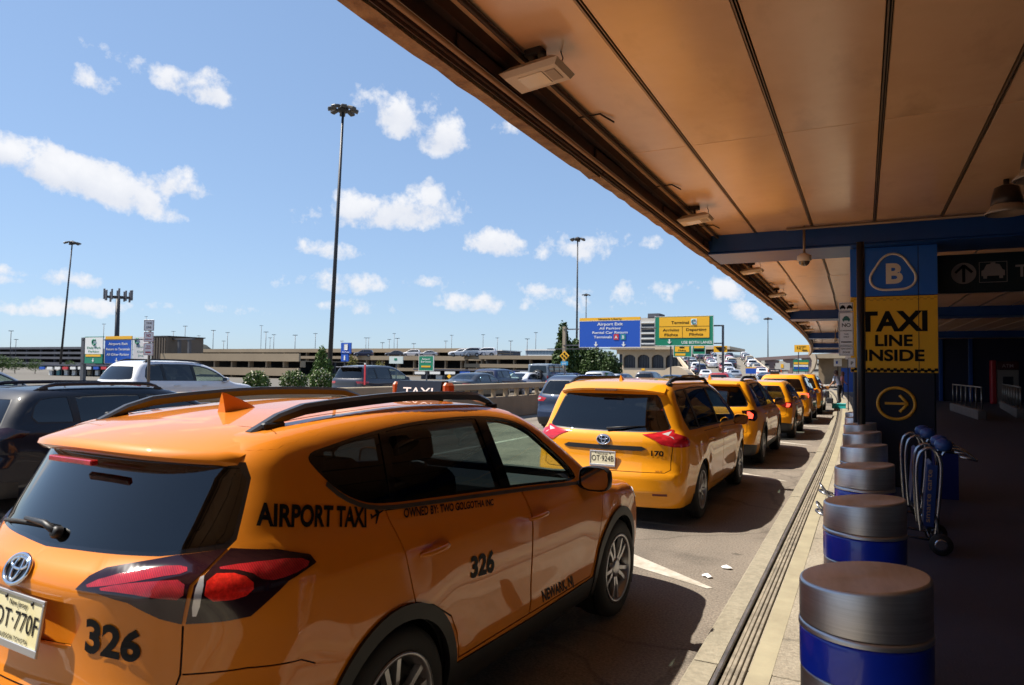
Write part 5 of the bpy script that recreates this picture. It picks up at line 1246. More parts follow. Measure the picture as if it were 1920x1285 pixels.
def pendant(x, y, lab):
    t = thing('pendant_lamp', lab, 'lamp', (x, y, 0), 0, 'pendant lamps under the canopy')
    b = MB(); b.tube([(0, 0, 4.1), (0, 0, 3.98)], .03, 8); b.lathe([(.06, 4.03), (.12, 4.0), (.15, 3.88), (.16, 3.80)], 20); b.build('lamp_body', mat('lamp_bronze', (.05, .035, .03), .35, .5), t)
    b = MB(); b.lathe([(.155, 3.80), (.20, 3.74), (.225, 3.70), (.21, 3.695), (.14, 3.76)], 24, caps=False); b.build('lamp_shade', mat('lamp_glass', (.30, .22, .16), .15, coat=1), t)
pendant(1.48, 9.6, 'bell shaped pendant lamp beside the nearest blue beam'); pendant(1.50, 8.0, 'bell shaped pendant lamp further from the blue beam')
for k, (x, y) in enumerate(((3.4, 9.6), (1.5, 16.5), (3.4, 16.5), (1.5, 22.0))): pendant(x, y, ('bell shaped pendant lamp second along the blue beam', 'dim pendant lamp behind the pillar past the taxi board', 'dim pendant lamp deeper in behind the taxi board', 'far dim pendant lamp behind the blue pillar')[k])
# ---------------------------------------------------------------- pillars
YELLOW = mat('sign_yellow', (.80, .42, .012), .45, noise=.04, nscale=3); SBLUE = mat('sign_blue', (.010, .115, .50), .4); CREAM = mat('sign_cream', (.72, .62, .50), .5)
def pillar(y, x0, x1, full, lab):
    t = thing('pillar', lab, 'pillar', (0, 0, 0), 0, 'blue pillars carrying the canopy')
    b = MB(); b.box(x0+.03, x1-.03, y+.02, y+.75, .15, 3.78, .02); b.build('shaft', M_NAVY if full else M_BLUE, t)
    if not full: return t
    cx = (x0+x1)/2; U, Z = (1, 0, 0), (0, 0, 1)
    def board(nm, m, z0, z1, xa=x0, xb=x1, d=.0):
        b = MB(); b.box(xa, xb, y-.012-d, y+.018, z0, z1, .004); return b.build(nm, m, t)
    bb = board('blue_board', SBLUE, 3.03, 3.775); yb = board('yellow_board', YELLOW, 1.865, 3.02)
    F = y-.0145
    # rounded triangle mark with the letter B
    def rtri(s_, th):
        p = [(math.cos(a)*.5*(1+.12*math.cos(3*(a-math.pi/2))), math.sin(a)*.47*(1+.12*math.cos(3*(a-math.pi/2)))) for a in [2*math.pi*i/48 for i in range(48)]]; return [(cx+q[0]*s_, F, 3.36+q[1]*s_) for q in p]
    b = MB(); b.tube(rtri(.58, 0), .020, 6, closed=True); b.build('logo_ring', CREAM, bb)
    text_on('logo_letter', 'B', CREAM, bb, (cx+.01, F, 3.225), U, Z, .30, .055)
    text_on('lettering', 'TAXI', TEXTBLACK, yb, (cx, F, 2.50), U, Z, .30, .05, .92)
    text_on('lettering', 'LINE', TEXTBLACK, yb, (cx, F, 2.27), U, Z, .17, .045, .50)
    text_on('lettering', 'INSIDE', TEXTBLACK, yb, (cx, F, 2.045), U, Z, .17, .045, .80)
    n = 26; w = (x1-x0-.01)/n; ck = MB()
    for i in range(n):
        z = 1.869+(.022 if i % 2 else 0)+.0
        ck.box(x0+.005+i*w, x0+.005+(i+1)*w, y-.0155, y-.0125, z, z+.042)
    o = ck.build('checker_row', TEXTBLACK, yb); o['kind'] = 'stuff'
    ck = MB()
    for i in range(n):
        z = 2.955+(.022 if i % 2 else 0); ck.box(x0+.005+i*w, x0+.005+(i+1)*w, y-.0155, y-.0125, z, z+.022)
    o = ck.build('checker_row', mat('sign_yellow_dark', (.62, .31, .01), .45), yb); o['kind'] = 'stuff'
    # arrow in a ring
    YA = mat('arrow_yellow', (.70, .35, .03), .45)
    ac = Vector((cx+.03, y-.004, 1.40)); b = MB(); b.tube([ac+Vector((math.cos(a)*.245, -.002, math.sin(a)*.235)) for a in [2*math.pi*i/40 for i in range(40)]], .024, 6, closed=True); ab = b.build('arrow_ring', YA, t)
    b = MB(); b.box(ac.x-.15, ac.x+.12, y-.010, y+.012, ac.z-.018, ac.z+.018); b.build('arrow_shaft', YA, ab)
    b = MB()
    for sg in (1, -1): b.tube([ac+Vector((.155, -.004, 0)), ac+Vector((.045, -.004, sg*.125))], .023, 6)
    b.build('arrow_head', YA, ab)
    for xx in (x0+.20, x1-.25):
        b = MB(); b.box(xx, xx+.008, y-.0165, y-.011, 1.87, 3.77); b.build('board_joint', mat('joint_dark', (.01, .01, .012), .6), t)
    return t
PY = 11.95
pillar(PY, -.175, .985, True, 'square pillar with blue B board, yellow TAXI LINE INSIDE board and yellow arrow')
for k, y in enumerate((27.45, 42.95, 58.45)): pillar(y, -.25, .95, False, ('plain blue pillar under the second beam behind the taxi board', 'plain blue pillar behind under the third beam', 'farthest plain blue pillar under the canopy')[k])
# post with parking signs in front of the pillar's edge
sp = thing('sign_post', 'dark post before the taxi pillar carrying stacked white NO STANDING plates', 'sign', (-.03, 11.2, 0))
b = MB(); b.tube([(0, 0, .15), (0, 0, 3.75)], .052, 12); b.build('post', mat('post_dark', (.02, .02, .025), .4, .3), sp)
def plate_sign(name, parent, c, w, h, lines, m=WHITEPAINT, tm=TEXTBLACK, border=True, rz=0.0):
    """small flat sign facing -y: lines = [(text, z offset from centre, cap height, width or None)]"""
    M = Matrix.Translation(c) @ Matrix.Rotation(rz, 4, 'Z'); b = MB(); b.box(-w/2, w/2, 0, .006, -h/2, h/2, .0025, M); o = b.build(name, m, parent)
    R3 = M.to_3x3(); ux = R3 @ Vector((1, 0, 0)); uz = Vector((0, 0, 1))
    for (tx, dz, ch, wd) in lines: text_on('sign_lettering', tx, tm, o, M @ Vector((0, -.0035, dz)), ux, uz, ch, .02, wd)
    if border:
        f = MB(); t_ = w*.025; e = w*.04
        for (x0, x1, z0, z1) in ((-w/2+e, w/2-e, h/2-e-t_, h/2-e), (-w/2+e, w/2-e, -h/2+e, -h/2+e+t_), (-w/2+e, -w/2+e+t_, -h/2+e+t_, h/2-e-t_), (w/2-e-t_, w/2-e, -h/2+e+t_, h/2-e-t_)):
            f.box(x0, x1, -.003, .0, z0, z1, 0, M)
        f.build('sign_border', tm, o)
    return o
def car_icon(parent, c, s, m, rz=0.0, name='car_symbol'):
    body = [(-.5, -.18), (-.5, .08), (-.40, .14), (-.28, .40), (-.1, .44), (-.1, .50), (.1, .50), (.1, .44), (.28, .40), (.40, .14), (.5, .08), (.5, -.18), (.42, -.18), (.42, -.32), (.26, -.32), (.26, -.18), (-.26, -.18), (-.26, -.32), (-.42, -.32), (-.42, -.18)]
    b = MB(); b.prism([(p[0]*s, p[1]*s) for p in body], 0, .003, Matrix.Translation(c) @ Matrix.Rotation(rz, 4, 'Z') @ Matrix.Rotation(math.pi/2, 4, 'X')); o = b.build(name, m, parent); return o
BLUEGREEN = mat('symbol_green', (.02, .12, .10), .5)
s1 = plate_sign('top_plate', sp, (-.19, -.02, 1.62+1.19), .185, .13, []); car_icon(s1, (-.235, -.026, 2.80), .075, TEXTBLACK); car_icon(s1, (-.145, -.026, 2.80), .075, TEXTBLACK)
s2 = plate_sign('no_standing_plate', sp, (-.19, -.02, 2.49), .195, .49, [('NO', .03, .055, None), ('STANDING', -.035, .020, .15), ('TAXI', -.085, .020, None), ('ONLY', -.125, .020, None)]); car_icon(s2, (-.19, -.026, 2.63), .10, BLUEGREEN)
b = MB(); b.tube([(-.26, -.025, 2.30), (-.12, -.025, 2.30)], .008, 5); b.build('double_arrow', TEXTBLACK, s2)
plate_sign('tow_plate', sp, (-.19, -.02, 2.17), .195, .14, [('TOW AWAY', .02, .024, .15), ('ZONE', -.03, .024, .10)])
plate_sign('lower_plate', sp, (-.12, .06, 2.00), .10, .14, [('P', -.03, .05, None)])
# hanging wayfinding board
wf = thing('wayfinding_sign', 'dark hanging board with up arrow, taxi symbol and the word Taxis', 'sign', (0, 12.75, 0))
b = MB(); b.box(1.05, 4.2, 0, .14, 3.12, 3.72, .01); b.build('board', mat('board_dark_teal', (.004, .016, .022), .35), wf)
WFW = mat('board_symbol_grey', (.34, .28, .26), .5)
b = MB(); b.prism([(1.40+math.cos(a)*.165, 3.42+math.sin(a)*.165) for a in [2*math.pi*i/32 for i in range(32)]], 0, .006, Matrix(((1, 0, 0, 0), (0, 0, -1, 0), (0, 1, 0, 0), (0, 0, 0, 1)))); ar = b.build('arrow_disc', WFW, wf)
b = MB(); b.box(1.38, 1.42, -.012, -.007, 3.28, 3.53)
for sg in (1, -1): b.tube([(1.40, -.010, 3.545), (1.40+sg*.11, -.010, 3.43)], .019, 5)
b.build('arrow', TEXTBLACK, ar)
car_icon(wf, (1.78, -.002, 3.42), .30, WFW)
f = MB()
for (x0, x1, z0, z1) in ((1.60, 1.96, 3.575, 3.583), (1.60, 1.96, 3.265, 3.273), (1.60, 1.608, 3.273, 3.575), (1.952, 1.96, 3.273, 3.575)): f.box(x0, x1, -.006, -.001, z0, z1)
f.build('symbol_frame', WFW, wf)
text_on('lettering', 'Taxis', WFW, wf, (2.06, -.004, 3.335), (1, 0, 0), (0, 0, 1), .19, .02, None, 'LEFT')
# ---------------------------------------------------------------- terminal side under the canopy
M_DGLASS = mat('dark_shopfront_glass', (.006, .007, .012), .12, coat=.5); M_DWALL = mat('dark_blue_wall', (.006, .010, .040), .55)
tw = thing('terminal_wall', 'dark terminal front with blue columns and glass bays under the canopy', 'wall')
b = MB(); b.box(9.2, 9.6, -14, 79, .1, 4.14); b.build('wall', M_DWALL, tw)
b = MB(); b.box(2.2, 14.5, 78.5, 79, .1, 4.14); b.build('added_end_wall', M_DWALL, tw)  # added to close the far end and keep the space dark
b = MB(); b.box(-2.2, 16, -14.4, -14, -.02, 4.14); b.build('added_rear_screen', M_DWALL, tw)  # unseen, added behind the camera to shut out light under the canopy
for i in range(22):
    y = -12+i*4.0; b = MB(); b.box(9.06, 9.2, y+.5, y+3.5, .25, 3.0, .01); b.build('glass_bay', M_DGLASS, tw)
    b = MB(); b.box(8.95, 9.25, y-.2, y+.2, .15, 4.1, .02); b.build('column', M_BLUE, tw)
b = MB(); b.box(2.4, 9.2, 52, 52.3, .15, 4.1, .02); b.build('return_wall', M_DWALL, tw)
for x in (2.6, 4.3, 5.9): b = MB(); b.box(x, x+.22, 51.85, 52, .15, 4.08, .02); b.build('return_pier', M_BLUE, tw)
# barrier rail on low plinths
def rail_barrier(p0, p1, lab, n):
    t = thing('barrier_rail', lab, 'railing', (0, 0, 0), 0, 'steel barriers on plinths'); d = (p1-p0); L = d.length; a = math.atan2(d.y, d.x)
    t.location = p0; t.rotation_euler = (0, 0, a)
    b = MB(); b.box(-.05, L+.05, -.14, .14, .0, .36, .02); b.build('plinth', mat('plinth_concrete', (.16, .14, .125), .85, noise=.2, nscale=3), t)
    b = MB(); b.tube([(0, 0, 1.22), (L, 0, 1.22)], .03, 8); b.build('top_rail', M_STEEL, t)
    for i in range(n+1): b = MB(); b.tube([(L*i/n, 0, .36), (L*i/n, 0, 1.21)], .028, 8); b.build('rail_post', M_STEEL, t)
rail_barrier(Vector((3.75, 38.5, .15)), Vector((3.95, 31.2, .15)), 'dull steel barrier on a concrete plinth running past the pillar', 6)
rail_barrier(Vector((5.5, 33.4, .15)), Vector((6.4, 43.4, .15)), 'dull steel barrier on a plinth before the red kiosk', 7)
ki = thing('cash_machine', 'grey cash machine kiosk in a red surround lettered ATM', 'kiosk', (7.05, 49.0, .15))
b = MB(); b.box(-.35, -.12, 0, .8, 0, 2.55, .03); b.build('red_panel', mat('kiosk_red', (.35, .012, .018), .4), ki)
b = MB(); b.box(-.10, .98, .05, .8, 0, 2.0, .03); b.build('cabinet', mat('kiosk_grey', (.22, .20, .19), .45), ki)
b = MB(); b.box(-.10, .98, .0, .8, 2.01, 2.5, .03); kh = b.build('header', mat('kiosk_header', (.06, .008, .012), .4), ki)
text_on('lettering', 'ATM', mat('kiosk_letter', (.35, .3, .32), .5), kh, (.44, -.004, 2.14), (1, 0, 0), (0, 0, 1), .2, .02)
b = MB(); b.box(.2, .7, .035, .06, 1.1, 1.6); b.build('screen', mat('kiosk_screen', (.02, .02, .03), .1), ki)
vm_ = thing('lit_display', 'small lit shop display with coloured rows behind the barrier', 'display', (8.0, 47.0, .15))
b = MB(); b.box(0, .9, 0, .5, 0, 2.4, .02); b.build('case', M_NAVY, vm_)
for r_ in range(3):
    for q_ in range(2):
        b = MB(); b.box(.1+q_*.4, .40+q_*.4, -.012, .0, 1.5+r_*.27, 1.7+r_*.27); b.build('lit_row', mat('lit_row_%d' % ((r_+q_) % 3), ((.3, .5, .5), (.5, .2, .1), (.5, .5, .45))[(r_+q_) % 3], .5, emit=((.3, .6, .6), (.8, .25, .1), (.6, .6, .5))[(r_+q_) % 3], estr=.5), vm_)
bin_ = thing('blue_bin', 'dark blue bin standing beside the taxi pillar', 'bin', (1.0, 11.3, .15))
b = MB(); b.prism([(-.14, -.14), (.14, -.14), (.15, .15), (-.15, .15)], 0, .62); b.build('bin_body', mat('bin_blue', (.004, .012, .13), .4), bin_); b = MB(); b.box(-.16, .16, -.16, .17, .622, .66, .015); b.build('bin_lid', M_NAVY, bin_)
# ---------------------------------------------------------------- bollards
STEELB = mat('brushed_steel', (.60, .58, .57), .42, 1.0, noise=.12, nscale=3, stretch=(1, 1, 60), aniso=.3, bump=.03, bscale=500); weather(STEELB, .35, 5.0, .35, 2.0); BANDB = mat('blue_band', (.006, .032, .46), .3, coat=.6, noise=.12, nscale=5)
def bollard():
    t = thing('bollard', 'x', 'bollard', group='slant topped steel bollards along the pavement'); R = .215; n = 48
    def ringslab(nm, m, z0, z1, r, slant=0.0, cap=False):
        b = MB(); vs = []
        zt = lambda a: z1+slant*math.cos(a)
        for i in range(n):
            a = 2*math.pi*i/n; c, s_ = math.cos(a), math.sin(a)
            vs += [(r*c, r*s_, z0), (r*c, r*s_, zt(a)-.012), (r*.985*c, r*.985*s_, zt(a)-.003), (r*.955*c, r*.955*s_, zt(a))]
        fs = [(i*4+k, ((i+1) % n)*4+k, ((i+1) % n)*4+k+1, i*4+k+1) for i in range(n) for k in range(3)]
        b.add(vs, fs, True)
        if cap:
            b2 = len(b.v); b.add([(r*.955*math.cos(2*math.pi*i/n), r*.955*math.sin(2*math.pi*i/n), zt(2*math.pi*i/n)) for i in range(n)], [tuple(range(n))], False)
        return b.build(nm, m, t)
    ringslab('shroud', STEELB, 0, .632, R); ringslab('band', BANDB, .634, .775, R+.003); ringslab('band_lip', STEELB, .777, .80, R+.006); ringslab('cap_drum', STEELB, .802, .965, R+.002, .022, True)
    b = MB(); b.lathe([(R+.03, 0), (R+.03, .012), (R, .02)], 32, caps=False); b.build('base_ring', M_STEEL, t)
    return t
bo = bollard()
bl_lab = ['slant topped steel bollard with blue band, widest open space around it at the row end', 'second slant topped steel bollard from the row end', 'third slant topped steel bollard, with a wire frame behind it', 'fourth slant topped steel bollard from the row end', 'fifth slant topped steel bollard from the row end', 'sixth slant topped steel bollard, left of the taxi pillar', 'seventh slant topped steel bollard, level with the taxi pillar', 'eighth and farthest slant topped steel bollard past the taxi pillar']
for i in range(8):
    o = bo if i == 0 else copy_tree(bo); o.location = (-.012 if i < 5 else -.02-.03*(i-4), 2.86+i*1.70, .15); o.location.x += rng.uniform(-.012, .012); o.rotation_euler = (rng.uniform(-.008, .008), rng.uniform(-.008, .008), rng.uniform(-.12, .12)); o['label'] = bl_lab[i]

# ---------------------------------------------------------------- far surroundings; frame: x to the right of the optical axis, y depth
CY_, SY_ = math.cos(YAW), math.sin(YAW)
def fr_loc(px, depth, z=0.0):
    d = dep(px, 692, depth); return Vector((d.x, d.y, z))
def zz(px, py, depth): return dep(px, py, depth).z
def xw(px, px0, depth): return (px-px0)/FPX*depth
class Far:
    """a thing facing the oncoming road (-y) at the depth of a pixel column; local x to the right, y away, z up, all metres"""
    def __init__(s, name, lab, cat, px, depth, group=None, kind=None):
        s.px = px; p = fr_loc(px, depth); s.Y = p.y; s.x0 = ony(px, 692, s.Y).x; s.d = s.Y/(ray(px, 692)[1])
        s.t = empty(name, (s.x0, s.Y, 0)); tag(s.t, lab, cat, group, kind)
    def x(s, px): return ony(px, 692, s.Y).x-s.x0
    def z(s, px, py): return ony(px, py, s.Y).z
    def box(s, nm, m, px0, px1, py0, py1, y0=0.0, th=.3, bev=0.0, parent=None):
        z0, z1 = sorted((s.z((px0+px1)/2, py0), s.z((px0+px1)/2, py1))); b = MB(); b.box(s.x(px0), s.x(px1), y0, y0+th, z0, z1, bev); return b.build(nm, m, parent or s.t)
    def text(s, tx, m, px, py, hpx, wpx=None, y0=-.02, parent=None, bold=.02, nm='lettering'):
        return text_on(nm, tx, m, parent or s.t, (s.x(px), y0, s.z(px, py)), (1, 0, 0), (0, 0, 1), hpx/FPX*s.d, bold, None if wpx is None else s.x(px+wpx/2)-s.x(px-wpx/2))
POLE = mat('galvanised_pole', (.10, .10, .11), .5, .5, noise=.15, nscale=1); POLED = mat('dark_pole', (.035, .036, .042), .5, .3)
SWHITE = mat('sign_white', (.72, .72, .70), .5); SGREEN = mat('sign_green', (.006, .20, .11), .45); SBL2 = mat('sign_motorway_blue', (.008, .075, .42), .45); SYEL = mat('sign_amber', (.80, .42, .015), .45); SRED = mat('sign_red', (.50, .03, .04), .45); STEAL = mat('sign_teal', (.02, .22, .24), .45)
# median wall with posts and a top rail
mw = thing('median_wall', 'low tan concrete wall with posts and top rail between the two roadways', 'wall', (-12.2, 0, 0))
b = MB(); b.box(-.17, .17, -20, 150, 0, .80, .02); b.build('base_wall', M_CONCD, mw)
b = MB(); b.box(-.15, .15, -20, 150, 1.09, 1.30, .02); b.build('top_rail', M_CONC, mw)
pm_ = MB(); pm_.box(-.07, .07, -.06, .06, .801, 1.089); pmm = pm_.mesh('rail_post'); pmm.materials.append(M_CONC)
for i in range(170): link('rail_post', pmm, None, mw, (0, -4+i*.95, 0))
# high masts
def mast(px, py, depth, rad, n, lab, pxb=None, rr=.22):
    z = zz(px, py, depth); t = tag(empty('light_mast', fr_loc(pxb or px, depth), YAW), lab, 'lamp', 'tall light masts')
    dx = xw(px, pxb or px, depth)
    b = MB(); b.tube([(0, 0, 0), (dx*.5, 0, z*.5), (dx, 0, z)], [rr, rr*.75, rr*.5], 10); b.build('pole', POLED, t)
    b = MB(); b.lathe([(.25, z-.5), (.6, z-.4), (.6, z+.15), (.2, z+.35)], 12, Matrix.Translation((dx, 0, 0))); b.tube([(dx+math.cos(2*math.pi*i/20)*rad*.55, math.sin(2*math.pi*i/20)*rad*.55, z) for i in range(20)], .07, 5, closed=True); b.build('ring', POLED, t)
    for i in range(n):
        a = 2*math.pi*i/n+.3; M = Matrix.Translation((dx+math.cos(a)*rad*.8, math.sin(a)*rad*.8, z-.15)) @ Matrix.Rotation(a, 4, 'Z') @ Matrix.Rotation(math.radians(18), 4, 'Y')
        b = MB(); b.box(-.42, .42, -.30, .30, -.16, .16, .06, M); b.build('lamp_head', mat('mast_lamp', (.07, .065, .06), .5), t)
mast(633, 196, 74, 1.5, 8, 'tallest dark light mast with a ring of lamps behind the grey SUV', 617, .26)
mast(127, 453, 152, 1.6, 6, 'dark light mast left of the antenna tower', 112, .26)
mast(1081, 446, 146, 1.6, 6, 'dark light mast behind the blue overhead sign', 1081, .26)
mast(1098, 552, 240, 1.5, 4, 'thin far mast just right of the mast behind the blue sign', 1098, .25); mast(1440, 597, 220, 1.4, 4, 'thin far mast near the canopy end', 1440, .22)
at = Far('antenna_tower', 'stubby tower crowned with a cluster of dark panel antennas', 'tower', 217, 120)
b = MB(); b.tube([(0, 0, 0), (0, 0, at.z(217, 560))], [.42, .34], 12); b.build('pole', POLED, at.t)
for i in range(12):
    a = 2*math.pi*i/12; r_ = 2.1; x, y = math.cos(a)*r_, math.sin(a)*r_; z = at.z(217, 556); b = MB(); b.box(x-.16, x+.16, y-.1, y+.1, z-.9+(i % 3)*.15, z+.9+(i % 3)*.15, .03); b.build('panel_antenna', mat('antenna_grey', (.10, .10, .115), .5), at.t)
b = MB(); b.tube([(math.cos(2*math.pi*i/16)*1.95, math.sin(2*math.pi*i/16)*1.95, at.z(217, 558)) for i in range(16)], .12, 5, closed=True)
for i in range(4): b.tube([(0, 0, at.z(217, 558)), (math.cos(i*1.571)*1.95, math.sin(i*1.571)*1.95, at.z(217, 558))], .08, 5)
b.build('antenna_frame', POLED, at.t)
# lamp poles standing on the far decks
lp = [(18, 621), (28, 637), (192, 608), (271, 594), (345, 612), (323, 622), (371, 630), (398, 620), (425, 624), (488, 611), (497, 623), (512, 628), (505, 634), (552, 629), (590, 626), (685, 634), (690, 634), (716, 643), (729, 637), (738, 626), (744, 635), (835, 640), (846, 629), (957, 640), (1004, 624), (932, 634), (988, 636), (1263, 620), (418, 640), (640, 640), (775, 645), (905, 628)]
pole_me = {}
for i, (px, py) in enumerate(lp):
    d = 230+((i*37) % 120); zt = zz(px, py, d); zb_ = zz(px, 664, d)
    t = tag(empty('street_lamp', fr_loc(px, d, 0), YAW), 'thin grey lamp pole rising from the far parking decks', 'lamp', 'lamp poles on the far decks')
    b = MB(); b.tube([(0, 0, 0), (0, 0, zt)], .11, 5); b.build('pole', POLE, t)
    b = MB(); b.box(-.8, .8, -.15, .15, zt-.02, zt+.16); b.build('lamp_head', POLE, t)
# ---- parking decks and ramps
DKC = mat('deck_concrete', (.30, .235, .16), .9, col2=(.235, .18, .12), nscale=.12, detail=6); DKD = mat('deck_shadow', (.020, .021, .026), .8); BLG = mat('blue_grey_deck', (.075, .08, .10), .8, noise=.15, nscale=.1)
def deck(lab, px0, px1, depth, levels, cols, m, mcol=None, th=16.0, slope=0.0):
    """levels: (py top, py bottom) of each parapet; the spaces between are open with columns, a near-black sheet painted as their shade"""
    f = Far('parking_deck', lab, 'building', (px0+px1)/2, depth, 'parking decks and ramps')
    for i, (a, b_) in enumerate(levels):
        f.box('parapet', m, px0, px1, a, b_, 0, .35); f.box('floor_slab', m, px0, px1, b_-1.2, b_, .35, th)
    f.box('inner_shade', DKD, px0, px1, levels[0][1], 716, th*.5, .4)  # near-black sheet standing for the shade inside the open floors
    n = cols
    for k in range(n+1):
        px = px0+(px1-px0)*k/n
        for i in range(len(levels)-1): f.box('column', mcol or m, px-2.2*60/depth, px+2.2*60/depth, levels[i][1], levels[i+1][0], .4, .9)
        f.box('column', mcol or m, px-2.2*60/depth, px+2.2*60/depth, levels[-1][1], 716, .4, .9)
    return f
deck('far blue grey parking garage with stacked floors behind the toll booths', -60, 178, 300, [(651, 655), (660, 664), (669, 673), (679, 683)], 9, BLG)
deck('tan concrete parking ramp with two levels left of the tree', 300, 560, 112, [(663, 677), (689, 703)], 8, DKC)
deck('upper tan flyover stretching behind the ramp', 325, 900, 175, [(654, 661), (668, 673)], 14, DKC)
deck('tan parking deck with columns behind the green sign', 655, 1010, 150, [(668, 676), (691, 697), (705, 709)], 12, DKC)
deck('grey parking deck with cars on top beside the trees', 870, 1052, 120, [(667, 674), (683, 690), (698, 703)], 6, DKC)
f = Far('plant_building', 'ribbed brown plant building behind the white parking plates', 'building', 310, 130); f.box('wall', mat('ribbed_brown', (.15, .115, .085), .8, noise=.1, nscale=.5), 283, 312, 632, 690, 0, 8); f.box('roof', DKD, 281, 314, 630, 632, -.2, 8.4)
for k in range(6): f.box('rib', mat('rib_brown', (.11, .085, .065), .8), 284+k*4.8, 285.6+k*4.8, 633, 690, -.15, .14)
f.box('gantry_beam', POLE, 312, 350, 634, 637, 1, .6)
for px in (323, 342): f.box('gantry_post', POLE, px-1.6, px+1.6, 637, 690, 1.1, .5)
f = Far('office_block', 'pale blue glass office block behind the deck beside the trees', 'building', 1018, 260); f.box('wall', mat('pale_blue_glass', (.24, .30, .36), .35), 985, 1042, 655, 696, 0, 12)
for k in range(3): f.box('storey_band', SWHITE, 984, 1043, 655+k*11, 657.5+k*11, -.3, .28)
for k in range(9): f.box('window', mat('office_glass', (.10, .15, .21), .15), 987+k*6, 991.5+k*6, 659, 664, -.12, .1)
f = Far('long_hall', 'low flat hall on the far skyline behind the decks', 'building', 870, 330); f.box('wall', BLG, 838, 940, 658, 668, 0, 20); f.box('roof', SWHITE, 836, 942, 656.5, 658, -.4, 21)
f = Far('hill', 'low dark wooded rise on the skyline behind the ramp', 'hill', 365, 500, None); f.t['kind'] = 'structure'; b = MB(); b.lathe([(20, 0), (17, 12), (10, 16.3), (4, 17.6), (.1, 17.6)], 20, Matrix.Diagonal((1, .5, 1, 1))); b.build('hill_mound', mat('dark_hill', (.03, .035, .03), .9, noise=.3, nscale=.1), f.t); del f.t['label']; del f.t['category']
# toll booth rows
def toll(lab, px0, px1, py, depth, n, seed):
    f = Far('toll_row', lab, 'booth', (px0+px1)/2, depth, 'toll booth rows'); r = random.Random(seed)
    f.box('canopy_roof', mat('toll_roof', (.05, .055, .08), .6), px0, px1, py-4, py-1.5, 0, 5)
    f.box('back_wall', mat('toll_shadow', (.02, .022, .03), .8), px0, px1, py-1, 716, 4.0, .3)  # dark sheet painted as the shade under the booth roof
    for k in range(n):
        px = px0+(px1-px0)*(k+.5)/n; c = r.choice([SWHITE, SBL2, SWHITE, SRED, SWHITE]); w = (px1-px0)/n*.34
        s_ = f.box('lane_sign', c, px-w, px+w, py, py+5, -.3, .15); f.box('booth', r.choice([SYEL, STEAL, BLG, M_CONC, SWHITE]), px-w*.6, px+w*.6, py+7, py+16, 1, 2)
        f.box('booth_post', POLED, px+w*1.25-.6, px+w*1.25+.6, py-1.4, py+18, 1, .3)
    return f
toll('toll booth row with small lit lane plates under the blue grey garage', 75, 205, 688, 105, 9, 3); toll('toll lane row with red, white and blue plates under the tan deck', 775, 1000, 697, 112, 8, 5)
# ---- curved terminal with arched windows
CRM = mat('cream_terminal', (.52, .42, .30), .8, noise=.08, nscale=.3); DKW = mat('dark_terminal_glass', (.012, .016, .028), .2)
f = Far('terminal_building', 'cream terminal with a thin roof and tall dark arched windows', 'building', 1250, 190)
f.box('roof', CRM, 1150, 1372, 650.5, 656, -3, 26); f.box('wall', CRM, 1156, 1310, 656, 664, 0, 18); f.box('back_wall', DKW, 1156, 1372, 664, 696, 2.5, 15); f.box('base_wall', CRM, 1150, 1300, 690.5, 703, -1.0, 3.4)
for k in range(6):
    pc = 1180+k*26.5; z0, z1, zt = f.z(pc, 691), f.z(pc, 671), f.z(pc, 664); x0, x1 = f.x(pc-11), f.x(pc+11); xm = (x0+x1)/2
    # flared pier between the arches: spandrel cut to a pointed arch
    b = MB(); e = f.x(pc+13.2)-x1; pts = [(x0-e, zt), (x0-e, z0), (x0-e*.1, z0), (x0-e*.1, z1), (x0+(xm-x0)*.35, z1+(zt-z1)*.62), (xm, z1+(zt-z1)*.85), (x1-(x1-xm)*.35, z1+(zt-z1)*.62), (x1+e*.1, z1), (x1+e*.1, z0), (x1+e, z0), (x1+e, zt)]
    b.prism(pts, -.05, .75, Matrix(((1, 0, 0, 0), (0, 0, 1, 0), (0, 1, 0, 0), (0, 0, 0, 1)))); b.build('arch', CRM, f.t)
    wn = MB(); wn.box(x0, x1, 1.0, 1.1, z0, zt-.1); wo = wn.build('window', DKW, f.t)
    for j in range(7): b = MB(); xx_ = x0+(x1-x0)*(j+.5)/7; b.box(xx_-.10, xx_+.10, .85, .98, z0, zt-.2); b.build('mullion', POLE, wo)
f = Far('service_tower', 'grey white concrete service tower with balconies between the overhead signs', 'building', 1215, 230); f.box('wall', mat('tower_concrete', (.36, .34, .31), .8, noise=.1, nscale=.2), 1199, 1236, 596, 655, 0, 9)
for k in range(5): f.box('balcony', SWHITE, 1197, 1228, 604+k*10, 606.5+k*10, -1.2, 1.2); 
for k in range(4): f.box('window_band', DKW, 1203, 1232, 608+k*10, 612.5+k*10, -.1, .09)
f.box('cab', BLG, 1214, 1236, 588, 597, 0, 7)
